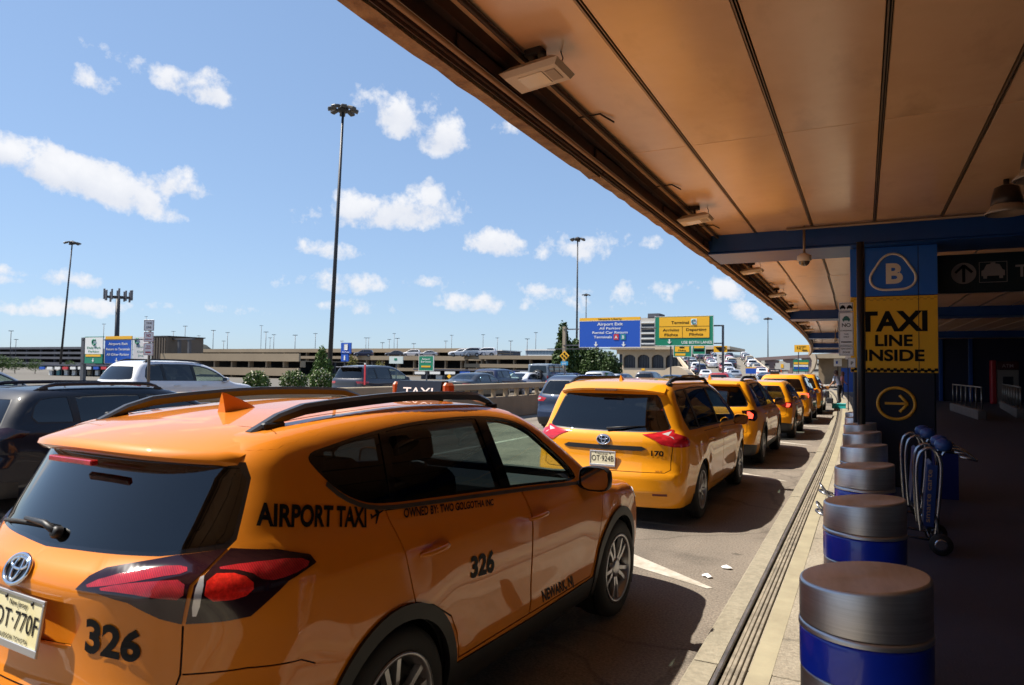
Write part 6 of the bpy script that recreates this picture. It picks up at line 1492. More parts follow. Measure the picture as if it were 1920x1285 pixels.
# ---- people mover guideway on T piers
f = Far('guideway', 'grey pink elevated guideway on T shaped piers near the canopy end', 'bridge', 1455, 165); GPK = mat('guideway_pink', (.24, .17, .155), .85, noise=.1, nscale=.3)
b = MB(); xa, xb = f.x(1366), f.x(1600); za, zb_ = f.z(1366, 675), f.z(1600, 661); h_ = 5/FPX*165
b.add([(xa, 0, za-h_), (xb, 0, zb_-h_), (xb, 3, zb_-h_), (xa, 3, za-h_), (xa, 0, za+h_*.2), (xb, 0, zb_+h_*.2), (xb, 3, zb_+h_*.2), (xa, 3, za+h_*.2)], [(0, 3, 2, 1), (4, 5, 6, 7), (0, 1, 5, 4), (2, 3, 7, 6), (0, 4, 7, 3), (1, 2, 6, 5)]); b.build('girder', GPK, f.t)
for px in (1376, 1411, 1446, 1481, 1516):
    zc = za+(zb_-za)*(f.x(px)-xa)/(xb-xa)-h_; w1, w2 = 13/FPX*165, 4/FPX*165; xc = f.x(px); b = MB()
    b.prism([(xc-w1, zc-.02), (xc+w1, zc-.02), (xc+w1*.9, zc-.6), (xc+w2, zc-1.1), (xc+w2, 0), (xc-w2, 0), (xc-w2, zc-1.1), (xc-w1*.9, zc-.6)], .5, 2.5, Matrix(((1, 0, 0, 0), (0, 0, 1, 0), (0, 1, 0, 0), (0, 0, 0, 1)))); b.build('pier', GPK, f.t)
f = Far('white_hall', 'long white hall with dark window bands under the guideway', 'building', 1465, 210); f.box('wall', mat('hall_white', (.50, .46, .38), .8), 1385, 1560, 677, 704, 0, 12)
for px in range(1392, 1550, 14): f.box('window', DKW, px, px+9, 681.5, 685.5, -.1, .09)
f.box('window_band', DKW, 1388, 1556, 692, 695, -.1, .09)
# ---- overhead sign gantries
def sign_panel(f, m, px0, px1, py0, py1, y0=0.0, border=True, nm='sign_panel'):
    p = f.box(nm, m, px0, px1, py0, py1, y0, .12)
    if border:
        t_ = .7
        for (a, b_, c, d) in ((px0, px1, py0-t_, py0), (px0, px1, py1, py1+t_), (px0-t_, px0, py0-t_, py1+t_), (px1, px1+t_, py0-t_, py1+t_)): f.box('sign_border', SWHITE, a, b_, c, d, y0-.01, .13)
    return p
def down_arrow(f, px, py, s, parent, m=SWHITE, y0=-.03):
    k = s/FPX*f.d; x = f.x(px); z = f.z(px, py); b = MB(); b.prism([(x, z-k), (x+k*.8, z-k*.1), (x+k*.22, z-k*.25), (x+k*.22, z+k*.7), (x-k*.22, z+k*.7), (x-k*.22, z-k*.25), (x-k*.8, z-k*.1)], y0, y0+.015, Matrix(((1, 0, 0, 0), (0, 0, 1, 0), (0, 1, 0, 0), (0, 0, 0, 1)))); b.build('arrow_mark', m, parent)
f = Far('overhead_sign', 'large blue overhead sign lettered Airport Exit, All Parking, Rental Car Return', 'sign', 1143, 54, 'overhead signs across the road')
p = sign_panel(f, SBL2, 1086, 1200, 602, 651); f.box('top_band', SYEL, 1086, 1200, 595.5, 601, 0, .12); f.text('Newark Liberty', TEXTBLACK, 1143, 600.3, 3.6, 44)
for (tx, py, h, w) in (('Airport Exit', 610.5, 5.6, 48), ('All Parking', 618, 4.4, 40), ('Rental Car Return', 625.8, 4.6, 66), ('Terminals', 634.5, 4.8, 34)): f.text(tx, SWHITE, 1143 if tx != 'Terminals' else 1130, py, h, w, parent=p)
for (px, m_, l) in ((1155, SRED, 'A'), (1168, STEAL, 'B')): q = f.box('terminal_badge', m_, px-4.6, px+4.6, 626.8, 637.3, -.03, .02, parent=p); f.text(l, SWHITE, px, 635.2, 6, None, -.04, q)
down_arrow(f, 1117, 645, 5.5, p); down_arrow(f, 1169, 645, 5.5, p)
f.box('support_post', mat('tan_post', (.30, .24, .17), .6), 1050.5, 1055.5, 612, 722, .4, .25)
f.box('truss_arm', POLE, 1053, 1228, 615, 617, .3, .15); f.box('truss_arm', POLE, 1053, 1228, 646, 648, .3, .15); f.box('catwalk', POLE, 1030, 1228, 654, 655.2, -.5, .5)
f = Far('overhead_sign', 'green and yellow overhead sign lettered Terminal, Arriving Flights, Departing Flights', 'sign', 1283, 55, 'overhead signs across the road')
p = sign_panel(f, SGREEN, 1228, 1337, 593.5, 648); y_ = f.box('yellow_panel', SYEL, 1236, 1330, 594.5, 633.5, -.03, .028); f.text('Terminal', TEXTBLACK, 1275, 607.5, 5.4, 33, -.04)
f.box('divider', TEXTBLACK, 1236, 1330, 612, 612.7, -.036, .005); f.box('divider', TEXTBLACK, 1279, 1279.7, 612.7, 633, -.036, .005)
for (tx, px, py, w) in (('Arriving', 1258, 621.5, 31), ('Flights', 1258, 630.5, 25), ('Departing', 1305, 620.5, 38), ('Flights', 1305, 629.5, 26)): f.text(tx, TEXTBLACK, px, py, 5.2, w, -.04)
q = f.box('terminal_badge', SWHITE, 1295.5, 1306.5, 598, 609, -.045, .012); b = MB(); b.tube([(f.x(1301)+math.cos(a)*.16, -.05, f.z(1301, 603.5)+math.sin(a)*.16) for a in [.7+5*i/14 for i in range(15)]], .05, 5); b.build('badge_letter', STEAL, q)
down_arrow(f, 1255, 640, 5.5, p); f.text('USE BOTH LANES', SWHITE, 1306, 644.5, 5.2, 57, -.03)
f.box('support_post', POLE, 1351.5, 1355, 609, 722, .4, .25); f.box('truss_arm', POLE, 1228, 1354, 610, 612.5, .3, .2); f.box('truss_arm', POLE, 1228, 1354, 643, 645, .3, .2); f.box('thin_post', POLE, 1253.2, 1255.4, 649, 722, .5, .15)
f = Far('far_overhead_sign', 'small yellow and green sign under the Terminal sign', 'sign', 1279, 92, 'far signs over the road'); sign_panel(f, SGREEN, 1263, 1296, 649, 669); q = f.box('yellow_panel', SYEL, 1265.5, 1292, 650, 660, -.03, .028); f.text('Flights', TEXTBLACK, 1279, 659, 3.5, 14, -.04); f.box('lower_band', SYEL, 1266, 1285, 663, 667, -.03, .028); f.box('mark', TEXTBLACK, 1274, 1283, 650.6, 653, -.05, .015)
f.box('support_post', POLE, 1290, 1292, 669, 715, .1, .3)
f = Far('far_overhead_sign', 'far green sign with amber and dark bands beside the yellow and green sign', 'sign', 1310, 95, 'far signs over the road'); sign_panel(f, SGREEN, 1299, 1322, 649, 664); f.box('amber_band', SYEL, 1301, 1320, 649.5, 653, -.03, .02); f.box('dark_band', TEXTBLACK, 1301, 1320, 655, 659, -.03, .02); f.box('support_post', POLE, 1310, 1311.5, 664, 715, .1, .3)
f = Far('yield_sign_group', 'yellow sign with a dark V over a white plate on the gantry post', 'sign', 1352, 56, 'far signs over the road'); f.box('yellow_plate', SYEL, 1339, 1364, 649, 661, -.2, .08); b = MB(); b.prism([(f.x(1342), f.z(1352, 651)), (f.x(1362), f.z(1352, 651)), (f.x(1352), f.z(1352, 660))], -.24, -.21, Matrix(((1, 0, 0, 0), (0, 0, 1, 0), (0, 1, 0, 0), (0, 0, 0, 1)))); b.build('dark_triangle', TEXTBLACK, f.t); f.box('white_plate', SWHITE, 1345, 1360, 663.5, 680, -.2, .06)
for k in range(3): f.text(('SPEED', 'LIMIT', '15')[k], TEXTBLACK, 1352.5, 668+k*3.6, 2.4, None, -.22)
f = Far('clearance_sign', 'yellow clearance sign lettered 12 ft with an arrow at the canopy end', 'sign', 1503, 62); f.box('panel', SYEL, 1489.5, 1518, 647, 660.5, 0, .15); f.text("12'7\"", TEXTBLACK, 1502, 654.5, 5.5, 16, -.02); f.box('arrow_mark', TEXTBLACK, 1504, 1513, 656, 657.6, -.03, .02)
f.box('support_post', POLE, 1496, 1497.5, 660.5, 720, .2, .15)
f = Far('stacked_sign', 'green, white and blue banded direction sign over the far taxis', 'sign', 1502, 66); f.box('panel', SGREEN, 1487.5, 1516.5, 675, 697, 0, .12)
for (a, b_, m_) in ((679.5, 683.5, SYEL), (684.5, 688, SWHITE), (689, 692.5, SBL2), (693.5, 696, STEAL)): f.box('band', m_, 1488.5, 1515.5, a, b_, -.03, .028)
for px in (1494, 1510): f.box('support_post', POLE, px-.6, px+.6, 697, 722, .05, .1)
f = Far('grey_board', 'pale grey board with a small yellow mark under the guideway', 'sign', 1468, 75); f.box('panel', mat('board_pale', (.45, .45, .42), .6), 1454, 1481, 681, 694, 0, .12); f.box('yellow_mark', SYEL, 1464, 1469, 683, 690, -.03, .028); f.box('support_post', POLE, 1467, 1468.2, 694, 722, .05, .1)
f = Far('blue_board', 'small blue and orange board low under the guideway', 'sign', 1408, 80); f.box('panel', SBL2, 1398, 1417.5, 691, 701, 0, .12); f.box('top_band', SYEL, 1398, 1417.5, 689, 690.8, 0, .12); f.box('support_post', POLE, 1407, 1408.4, 701, 722, .05, .1)
# left gantry
f = Far('overhead_sign', 'green and white direction sign at the left post of the small gantry', 'sign', 175, 78, 'direction signs by the toll booths'); sign_panel(f, SWHITE, 158, 191, 633, 664, border=False); f.box('green_panel', SGREEN, 158, 191, 664.5, 681.5, 0, .12); f.box('amber_band', SYEL, 160, 188, 665, 669, -.03, .028); f.box('green_edge', SGREEN, 157, 192, 631.5, 632.8, 0, .12); f.text('Daily Park', SGREEN, 174.5, 654, 4, 26); f.text('Parking', SGREEN, 174.5, 661, 4, 20); b = MB(); b.tube([(f.x(175)+math.cos(a)*.3, -.02, f.z(175, 642)+math.sin(a)*.3) for a in [.7+5*i/12 for i in range(13)]], .1, 5); b.build('badge_letter', SGREEN, f.t); down_arrow(f, 174, 675, 4.5, f.t)
f.box('support_post', POLE, 145.5, 151, 633, 716, .3, .35); f.box('truss_arm', POLE, 148, 280, 636, 638, .3, .25); f.box('truss_arm', POLE, 148, 280, 682.5, 683.8, .3, .25)
f = Far('overhead_sign', 'blue sign lettered Airport Exit, Return to Terminals, All Other Parking', 'sign', 220, 78, 'direction signs by the toll booths'); p = sign_panel(f, SBL2, 195.5, 245, 637.5, 681.5); f.box('top_band', SYEL, 195.5, 245, 630.5, 636.5, 0, .12)
for (tx, py, w) in (('Airport Exit', 647, 36), ('Return to Terminals', 657, 44), ('All Other Parking', 667, 42)): f.text(tx, SWHITE, 220, py, 4.6, w)
down_arrow(f, 218, 675, 5, p)
f = Far('overhead_sign', 'white direction sign with green mark half hidden by the white parking plates', 'sign', 262, 78.5, 'direction signs by the toll booths'); p = sign_panel(f, SWHITE, 248.5, 278, 632, 681, border=False); b = MB(); b.tube([(f.x(256)+math.cos(a)*.3, -.02, f.z(256, 640)+math.sin(a)*.3) for a in [.7+5*i/12 for i in range(13)]], .1, 5); b.build('badge_letter', SGREEN, f.t)
for (tx, py, w) in (('Terminal', 652, 20), ('Daily', 661, 14), ('P4', 669, 10)): f.text(tx, mat('sign_pale_green', (.35, .48, .42), .5), 263, py, 4, w)
# near post with white parking plates on the median wall
p0 = onx(277, 700, -12.2); ps = thing('parking_sign', 'white parking plates with red print on a post on the median wall', 'sign', (-12.2, p0.y, 1.30), YAW)
dpt = (p0.x*(-SY_)+p0.y*CY_); kz = lambda py: zz(277, py, dpt)-1.30; kw = dpt/FPX
b = MB(); b.tube([(0, .03, -.3), (0, .03, kz(600))], .028, 8); b.build('post', mat('post_brown', (.13, .11, .09), .6), ps)
RDT = mat('red_print', (.40, .03, .05), .5)
plate_sign('upper_plate', ps, (0, -.01, kz(610)), 19.5*kw, 21*kw, [('TAXI', .02, 4.2*kw, 10*kw), ('LINE', -.06, 4.2*kw, 9*kw)], tm=mat('dark_print', (.08, .06, .07), .5))
plate_sign('middle_plate', ps, (0, -.01, kz(632)), 18.5*kw, 19*kw, [('NO', .0, 6*kw, 8*kw), ('PARKING', -.06, 3*kw, 13*kw)], tm=RDT)
q = plate_sign('lower_plate', ps, (0, -.01, kz(655)), 18.5*kw, 23*kw, [('TOW', .04, 3.4*kw, 8*kw), ('AWAY', -.0, 3.4*kw, 11*kw)], tm=RDT); b = MB(); b.box(-5*kw, 5*kw, -.018, -.012, kz(662), kz(659.5)); b.build('double_arrow', RDT, q)
# roadside signs beyond the far roadway
f = Far('airtrain_sign', 'blue sign with a white train symbol on a post in front of the bushes', 'sign', 648, 43); f.box('panel', SBL2, 638.5, 657, 643, 663, 0, .08); b = f.box('train_symbol', SWHITE, 644.5, 651.5, 645, 656, -.02, .018, .03); f.text('AirTrain', SWHITE, 647.8, 661.5, 2.6, 14); f.box('lower_panel', SBL2, 639, 652.5, 664.5, 678, 0, .08); f.box('arrow_mark', SWHITE, 644.6, 647, 667, 675.5, -.02, .018); f.box('support_post', POLED, 644, 646, 678, 716, .02, .05)
f = Far('green_sign', 'green sign lettered Airport Services on a post before the tan deck', 'sign', 798, 72); sign_panel(f, SGREEN, 785.5, 812, 668, 695); f.text('Airport', SWHITE, 798.5, 675, 3.4, 16); f.text('Services', SWHITE, 798.5, 680, 3.4, 19); f.box('amber_band', SYEL, 790, 807, 686, 689, -.03, .028); f.box('support_post', POLE, 797.6, 799.4, 695, 718, .1, .1)
f = Far('pale_sign', 'pale sign panel with a green mark on the tan deck', 'sign', 742, 100); f.box('panel', mat('pale_panel', (.55, .62, .60), .5), 729.5, 755, 668.5, 682, 0, .12); f.box('green_mark', SGREEN, 739, 744, 672, 676, -.03, .028); f.box('support_post', POLE, 741, 742.5, 682, 716, .1, .1)
f = Far('yellow_diamond_sign', 'yellow diamond sign with four dark diamonds above a blue plate', 'sign', 1058, 46)
def diamond(f, nm, m, px, py, s, y0, th, parent=None):
    k = s/FPX*f.d; x, z = f.x(px), f.z(px, py); b = MB(); b.prism([(x-k, z), (x, z-k), (x+k, z), (x, z+k)], y0, y0+th, Matrix(((1, 0, 0, 0), (0, 0, 1, 0), (0, 1, 0, 0), (0, 0, 0, 1)))); return b.build(nm, m, parent or f.t)
d_ = diamond(f, 'diamond_plate', SYEL, 1058, 667.5, 9.6, 0, .06)
for (dx, dy) in ((0, -4), (0, 4), (-4, 0), (4, 0)): diamond(f, 'diamond_mark', TEXTBLACK, 1058+dx, 667.5+dy, 2.4, -.02, .018, d_)
f.box('blue_plate', mat('plate_sky_blue', (.03, .30, .55), .5), 1051.5, 1064.5, 678, 685, 0, .05); f.text('EXIT', SWHITE, 1058, 683.5, 3.2, 8); f.box('support_post', POLE, 1057, 1059, 685, 718, .02, .05)
f = Far('yellow_diamond_sign', 'small yellow diamond sign below the toll lane plates', 'sign', 842, 60); diamond(f, 'diamond_plate', SYEL, 842, 706, 4.5, 0, .06); f.box('support_post', POLE, 841.4, 842.8, 710, 720, .02, .05)
f = Far('marker_pole', 'thin red and white marker pole beside the grey SUV', 'pole', 684, 26); f.box('red_section', SRED, 682.6, 685.2, 684, 722, 0, .03); f.box('white_tip', SWHITE, 682.6, 685.2, 681, 683.8, 0, .03)
# concrete flyover closing the road behind the canopy
f = Far('flyover', 'tan concrete flyover wall curving in behind the canopy end', 'bridge', 1548, 84); f.box('soffit', M_CONC, 1524, 1600, 664, 672, 0, 14); f.box('wall', M_CONCD, 1532, 1600, 672, 722, 3, 10)
b = MB(); pts = [(f.x(1519)-.2, f.z(1530, 664)), (f.x(1529), f.z(1530, 664)), (f.x(1531), f.z(1530, 676)), (f.x(1527), f.z(1530, 690)), (f.x(1520), f.z(1530, 700)), (f.x(1518), f.z(1530, 700)), (f.x(1522), f.z(1530, 688)), (f.x(1523), f.z(1530, 676))]
b.prism(pts, -.5, 2.5, Matrix(((1, 0, 0, 0), (0, 0, 1, 0), (0, 1, 0, 0), (0, 0, 0, 1)))); b.build('curved_parapet', CRM, f.t)
# ---- trees and bushes
def leaf_mat(name, c1, c2):
    m = mat(name, c1, .55, col2=c2, nscale=1.2, detail=3, spec=.3); return m
LEAFD = leaf_mat('leaf_dark', (.055, .095, .022), (.025, .05, .012)); LEAFM = leaf_mat('leaf_mid', (.09, .15, .028), (.045, .085, .016)); LEAFY = leaf_mat('leaf_yellow', (.20, .17, .03), (.10, .10, .02)); BARK = mat('bark', (.06, .045, .03), .9); PETAL = mat('white_blossom', (.62, .58, .42), .7)
def foliage(seed, blobs, n, size, m, name, parent, drop=.0):
    """leaf clumps: small crossed faces spread through a few uneven ellipsoids"""
    r = np.random.RandomState(seed); V = []; F = []
    w = np.array([b_[3]*b_[4]*b_[5] for b_ in blobs]); w = w/w.sum()
    for k in range(n):
        b_ = blobs[r.choice(len(blobs), p=w)]; d = r.normal(size=3); d /= np.linalg.norm(d); q = r.uniform(.25, 1.0)**.45
        if math.sin(d[0]*5.1+b_[0])*math.sin(d[1]*4.3+seed)*math.sin(d[2]*4.7) > .25: q *= .72
        c = np.array(b_[:3])+d*np.array(b_[3:6])*q
        for j in range(2):
            u = r.normal(size=3); u /= np.linalg.norm(u); v = np.cross(u, r.normal(size=3)); v /= np.linalg.norm(v); s1 = size*r.uniform(.6, 1.3); s2 = s1*r.uniform(.45, .7)
            o = c+r.normal(size=3)*size*.5; i0 = len(V); V += [o-u*s1, o+v*s2, o+u*s1, o-v*s2]; F.append((i0, i0+1, i0+2, i0+3))
    me = bpy.data.meshes.new(name); me.from_pydata([tuple(map(float, p)) for p in V], [], F); me.update(); return link(name, me, m, parent)
def tree(px, depth, pytop, wpx, lab, m, seed, shape='round', n=2600, group='trees by the road'):
    t = tag(empty('tree', fr_loc(px, depth), YAW), lab, 'tree', group); h = zz(px, pytop, depth); w = wpx/FPX*depth; r = random.Random(seed)
    b = MB(); b.tube([(0, 0, -.1), (.05*h*.1, 0, h*.35), (-.03, .05, h*.75)], [h*.022, h*.016, h*.006], 7)
    for k in range(6):
        a = r.uniform(0, 6.28); z0 = h*r.uniform(.25, .6); b.tube([(0, 0, z0), (math.cos(a)*w*.35, math.sin(a)*w*.35, z0+h*.18)], [h*.009, h*.003], 5)
    b.build('trunk', BARK, t)
    if shape == 'cone': bl = [(0, 0, h*.30, w*.50, w*.5, h*.26), (.05, 0, h*.52, w*.38, w*.38, h*.22), (-.05, 0, h*.74, w*.22, w*.22, h*.18), (.0, 0, h*.88, w*.10, w*.10, h*.12)]
    else: bl = [(0, 0, h*.60, w*.42, w*.42, h*.36), (-w*.25, .1, h*.45, w*.28, w*.3, h*.28), (w*.26, 0, h*.48, w*.27, w*.3, h*.28), (w*.05, -w*.2, h*.35, w*.35, w*.25, h*.25), (-.1*w, 0, h*.82, w*.2, w*.2, h*.17)]
    foliage(seed, bl, n, h*.030, m, 'crown', t)
tree(1056, 68, 600, 46, 'tall pointed dark tree left of the blue overhead sign', LEAFD, 1, 'cone', 3000)
tree(1084, 72, 632, 60, 'rounded dark tree under the blue overhead sign', LEAFD, 2, n=2600); tree(1118, 70, 648, 62, 'broad dark tree below the blue sign beside the terminal', LEAFD, 3, n=2600); tree(1146, 66, 657, 40, 'small dark tree at the end of the clump by the terminal', LEAFD, 4, n=1600)
tree(604, 50, 647, 46, 'bright green conical tree beside the tallest mast', LEAFM, 5, 'cone', 2600); tree(660, 60, 666, 30, 'yellowish small tree behind the blue train sign', LEAFY, 6, n=900); tree(712, 75, 674, 26, 'yellowish low tree before the tan deck', LEAFY, 7, n=700)
for k, (px, w, py) in enumerate(((28, 40, 668), (66, 34, 671), (4, 30, 664), (132, 30, 674))): tree(px, 125, py, w, ('round green tree before the blue grey garage', 'bushy green tree before the blue grey garage, nearest the toll row', 'green tree at the blue grey garage end', 'low green tree beside the direction sign post')[k], LEAFM, 20+k, n=700)
def bush(px, depth, pytop, wpx, lab, seed):
    t = tag(empty('flowering_bush', fr_loc(px, depth), YAW), lab, 'bush', 'flowering bushes beyond the far roadway'); h = zz(px, pytop, depth); w = wpx/FPX*depth
    b = MB()
    for k in range(5): a = k*1.3; b.tube([(0, 0, 0), (math.cos(a)*w*.2, math.sin(a)*w*.2, h*.6)], [.03, .012], 5)
    b.build('stems', BARK, t); bl = [(0, 0, h*.55, w*.42, w*.4, h*.42), (-w*.28, 0, h*.42, w*.24, w*.25, h*.36), (w*.28, 0, h*.42, w*.24, w*.25, h*.36)]
    foliage(seed, bl, 1500, .075, LEAFM, 'leaves', t); o = foliage(seed+50, [(q[0], q[1], q[2]+.05, q[3]*1.04, q[4]*1.04, q[5]*1.02) for q in bl], 170, .075, PETAL, 'blossom', t); o['kind'] = 'stuff'
bush(482, 46, 694, 50, 'white flowering bush past the white SUV bonnet', 31); bush(552, 48, 692, 54, 'white flowering bush between the ramp and the green tree', 32); bush(603, 44, 690, 44, 'white flowering bush at the foot of the tallest mast', 33)
# ---- far ramp with queued cars
RAMP_M = Matrix.Translation(fr_loc(1385, 84)) @ Matrix.Rotation(YAW-.253, 4, 'Z'); RL, RH = 108.0, 5.9; rw = lambda k: 4.6+4.6*k
rp = tag(empty('ramp', RAMP_M.translation, YAW-.253), kind='structure'); b = MB(); b.add([(-rw(0), 0, .05), (rw(0), 0, .05), (rw(1), RL, RH), (-rw(1), RL, RH)], [(0, 1, 2, 3)]); b.build('ramp_surface', mat('ramp_asphalt', (.17, .15, .12), .9, noise=.1, nscale=.5), rp)
for sx in (-1, 1): x0_, x1_ = sx*(rw(0)+.1), sx*(rw(1)+.1); e_ = sx*.3; b = MB(); b.add([(x0_, 0, 0), (x1_, RL, RH-.1), (x1_, RL, RH+.7), (x0_, 0, .9), (x0_+e_, 0, 0), (x1_+e_, RL, RH-.1), (x1_+e_, RL, RH+.7), (x0_+e_, 0, .9)], [(0, 1, 2, 3), (7, 6, 5, 4), (3, 2, 6, 7), (0, 3, 7, 4), (1, 5, 6, 2), (0, 4, 5, 1)]); b.build('ramp_parapet', CRM, rp)
f = Far('cream_wall', 'low cream wall with an orange plate before the terminal', 'wall', 1225, 85); f.box('wall', CRM, 1160, 1262, 694, 708, 0, .4); f.box('orange_plate', SYEL, 1203, 1209, 691, 695, -.05, .04)
b = MB(); n_ = 16; f = Far('earth_mound', 'smooth cream mound of wall beside the far ramp cars', 'wall', 1265, 74); vs = []
for i in range(n_+1): a = math.pi*i/n_; vs += [(math.cos(a)*-1.9, 0, math.sin(a)*2.35), (math.cos(a)*-1.9, 2.5, math.sin(a)*2.35)]
b.add(vs, [(2*i, 2*i+2, 2*i+3, 2*i+1) for i in range(n_)]+[tuple(2*i for i in range(n_+1))]); b.build('mound', CRM, f.t)

build_rav(); build_sienna(); build_taxis(); SEDAN_SHAPE, CAR_COLS = build_traffic()

# ---------------------------------------------------------------- small far cars
def far_cars(SS, cols):
    S_suv = gen_shape('suv', 4.6, .92, 1.68, (1.0, 3.65), zb=1.08, rise=.03, rake=.4)
    protos = {}
    def proto(kind, ci):
        key = (kind, ci)
        if key in protos: return copy_tree(protos[key])
        root = empty('car'); S = SS if kind else S_suv
        std_car(root, S, cols[ci], 0, .16, .95 if kind else 1.08, 1.46 if kind else 1.68, dlo=(.75, 3.5) if kind else (.55, 3.5), pill=(2.2,), glass=(TINT, TINT), rearwin=None if kind else (1.14, 1.5, .68, .55), lamps=[('tail_lamp', [('r', .5, .92), ('r', .55, .8), ('s', .3, .8), ('s', .35, .93)], REDLENS, .006)], ws=(2.6, 3.42), kind='sedan' if kind else 'suv', trim=False)
        protos[key] = root; return root
    cn = ['white', 'silver', 'graphite', 'dark blue', 'pearl white', 'red', 'silver', 'beige', 'yellow']
    r = random.Random(5); M = RAMP_M
    used = {}
    for row in range(14):
        for lane in range(5):
            yy = 8+row*7.0+r.uniform(-.9, .9); k = yy/RL; W_ = rw(k)-1.2; n_ = 3 if k < .35 else (4 if k < .7 else 5)
            if lane >= n_ or r.random() < .08: continue
            xx = -W_+2*W_*lane/(n_-1)+r.uniform(-.2, .2); ci = r.choice([0, 1, 2, 3, 0, 5, 1, 7, 4, 2]); kd = r.random() < .5
            o = proto(kd, ci); p = M @ Vector((xx, yy, .07+(RH-.05)*yy/RL)); o.location = p; back = row % 2 == 0 and r.random() < .4
            o.rotation_euler = (math.atan(RH/RL)*(-1 if back else 1), 0, YAW-.253+(math.pi if back else 0))
            where = ('at the foot of the far ramp', 'low on the far ramp', 'half way up the far ramp', 'high on the far ramp', 'at the top of the far ramp')[min(4, row//3)]
            side_ = '' if 0 < lane < n_-1 else (' by its left parapet' if lane == 0 else ' by its right parapet')
            tag(o, '%s %s%s queued %s%s' % (cn[ci], 'sedan' if kd else 'SUV', '', where, side_), 'car', 'cars queued on the far ramp')
    # a few on the roadway ahead and on the deck roof
    for (px, d, ci, kd, lab) in ((1152, 62, 3, 1, 'dark blue sedan far along the roadway below the trees'), (1205, 58, 2, 0, 'graphite SUV far along the roadway before the cream wall'), (1250, 52, 3, 1, 'dark sedan on the roadway left of the cream mound'), (1345, 50, 5, 0, 'dark red SUV before the far ramp'), (1432, 62, 3, 0, 'dark blue SUV under the guideway'), (1470, 60, 2, 0, 'graphite SUV below the grey board'), (1400, 58, 7, 1, 'beige sedan beside the blue board'), (1110, 48, 1, 0, 'silver SUV just ahead of the off-roader'), (1130, 56, 0, 1, 'white sedan ahead of the off-roader below the trees')):
        o = proto(bool(kd), ci); p = fr_loc(px, d); o.location = (p.x, p.y, .1 if p.x < -9.3 else 0); o.rotation_euler = (0, 0, .0); tag(o, lab, 'car', 'cars far along the road')
    for k, px in enumerate((890, 905, 918, 932, 760, 790, 822, 700)):
        d = 160 if px < 850 else 124; o = proto(k % 2 == 0, (0, 1, 3, 0, 2, 0, 1, 3)[k]); p = fr_loc(px, d); o.location = (p.x, p.y, zz(px, 669.5, d)); o.rotation_euler = (0, 0, YAW+1.57); tag(o, '%s car parked on the roof of the tan deck' % cn[(0, 1, 3, 0, 2, 0, 1, 3)[k]], 'car', 'cars on the deck roofs')
far_cars(SEDAN_SHAPE, CAR_COLS)
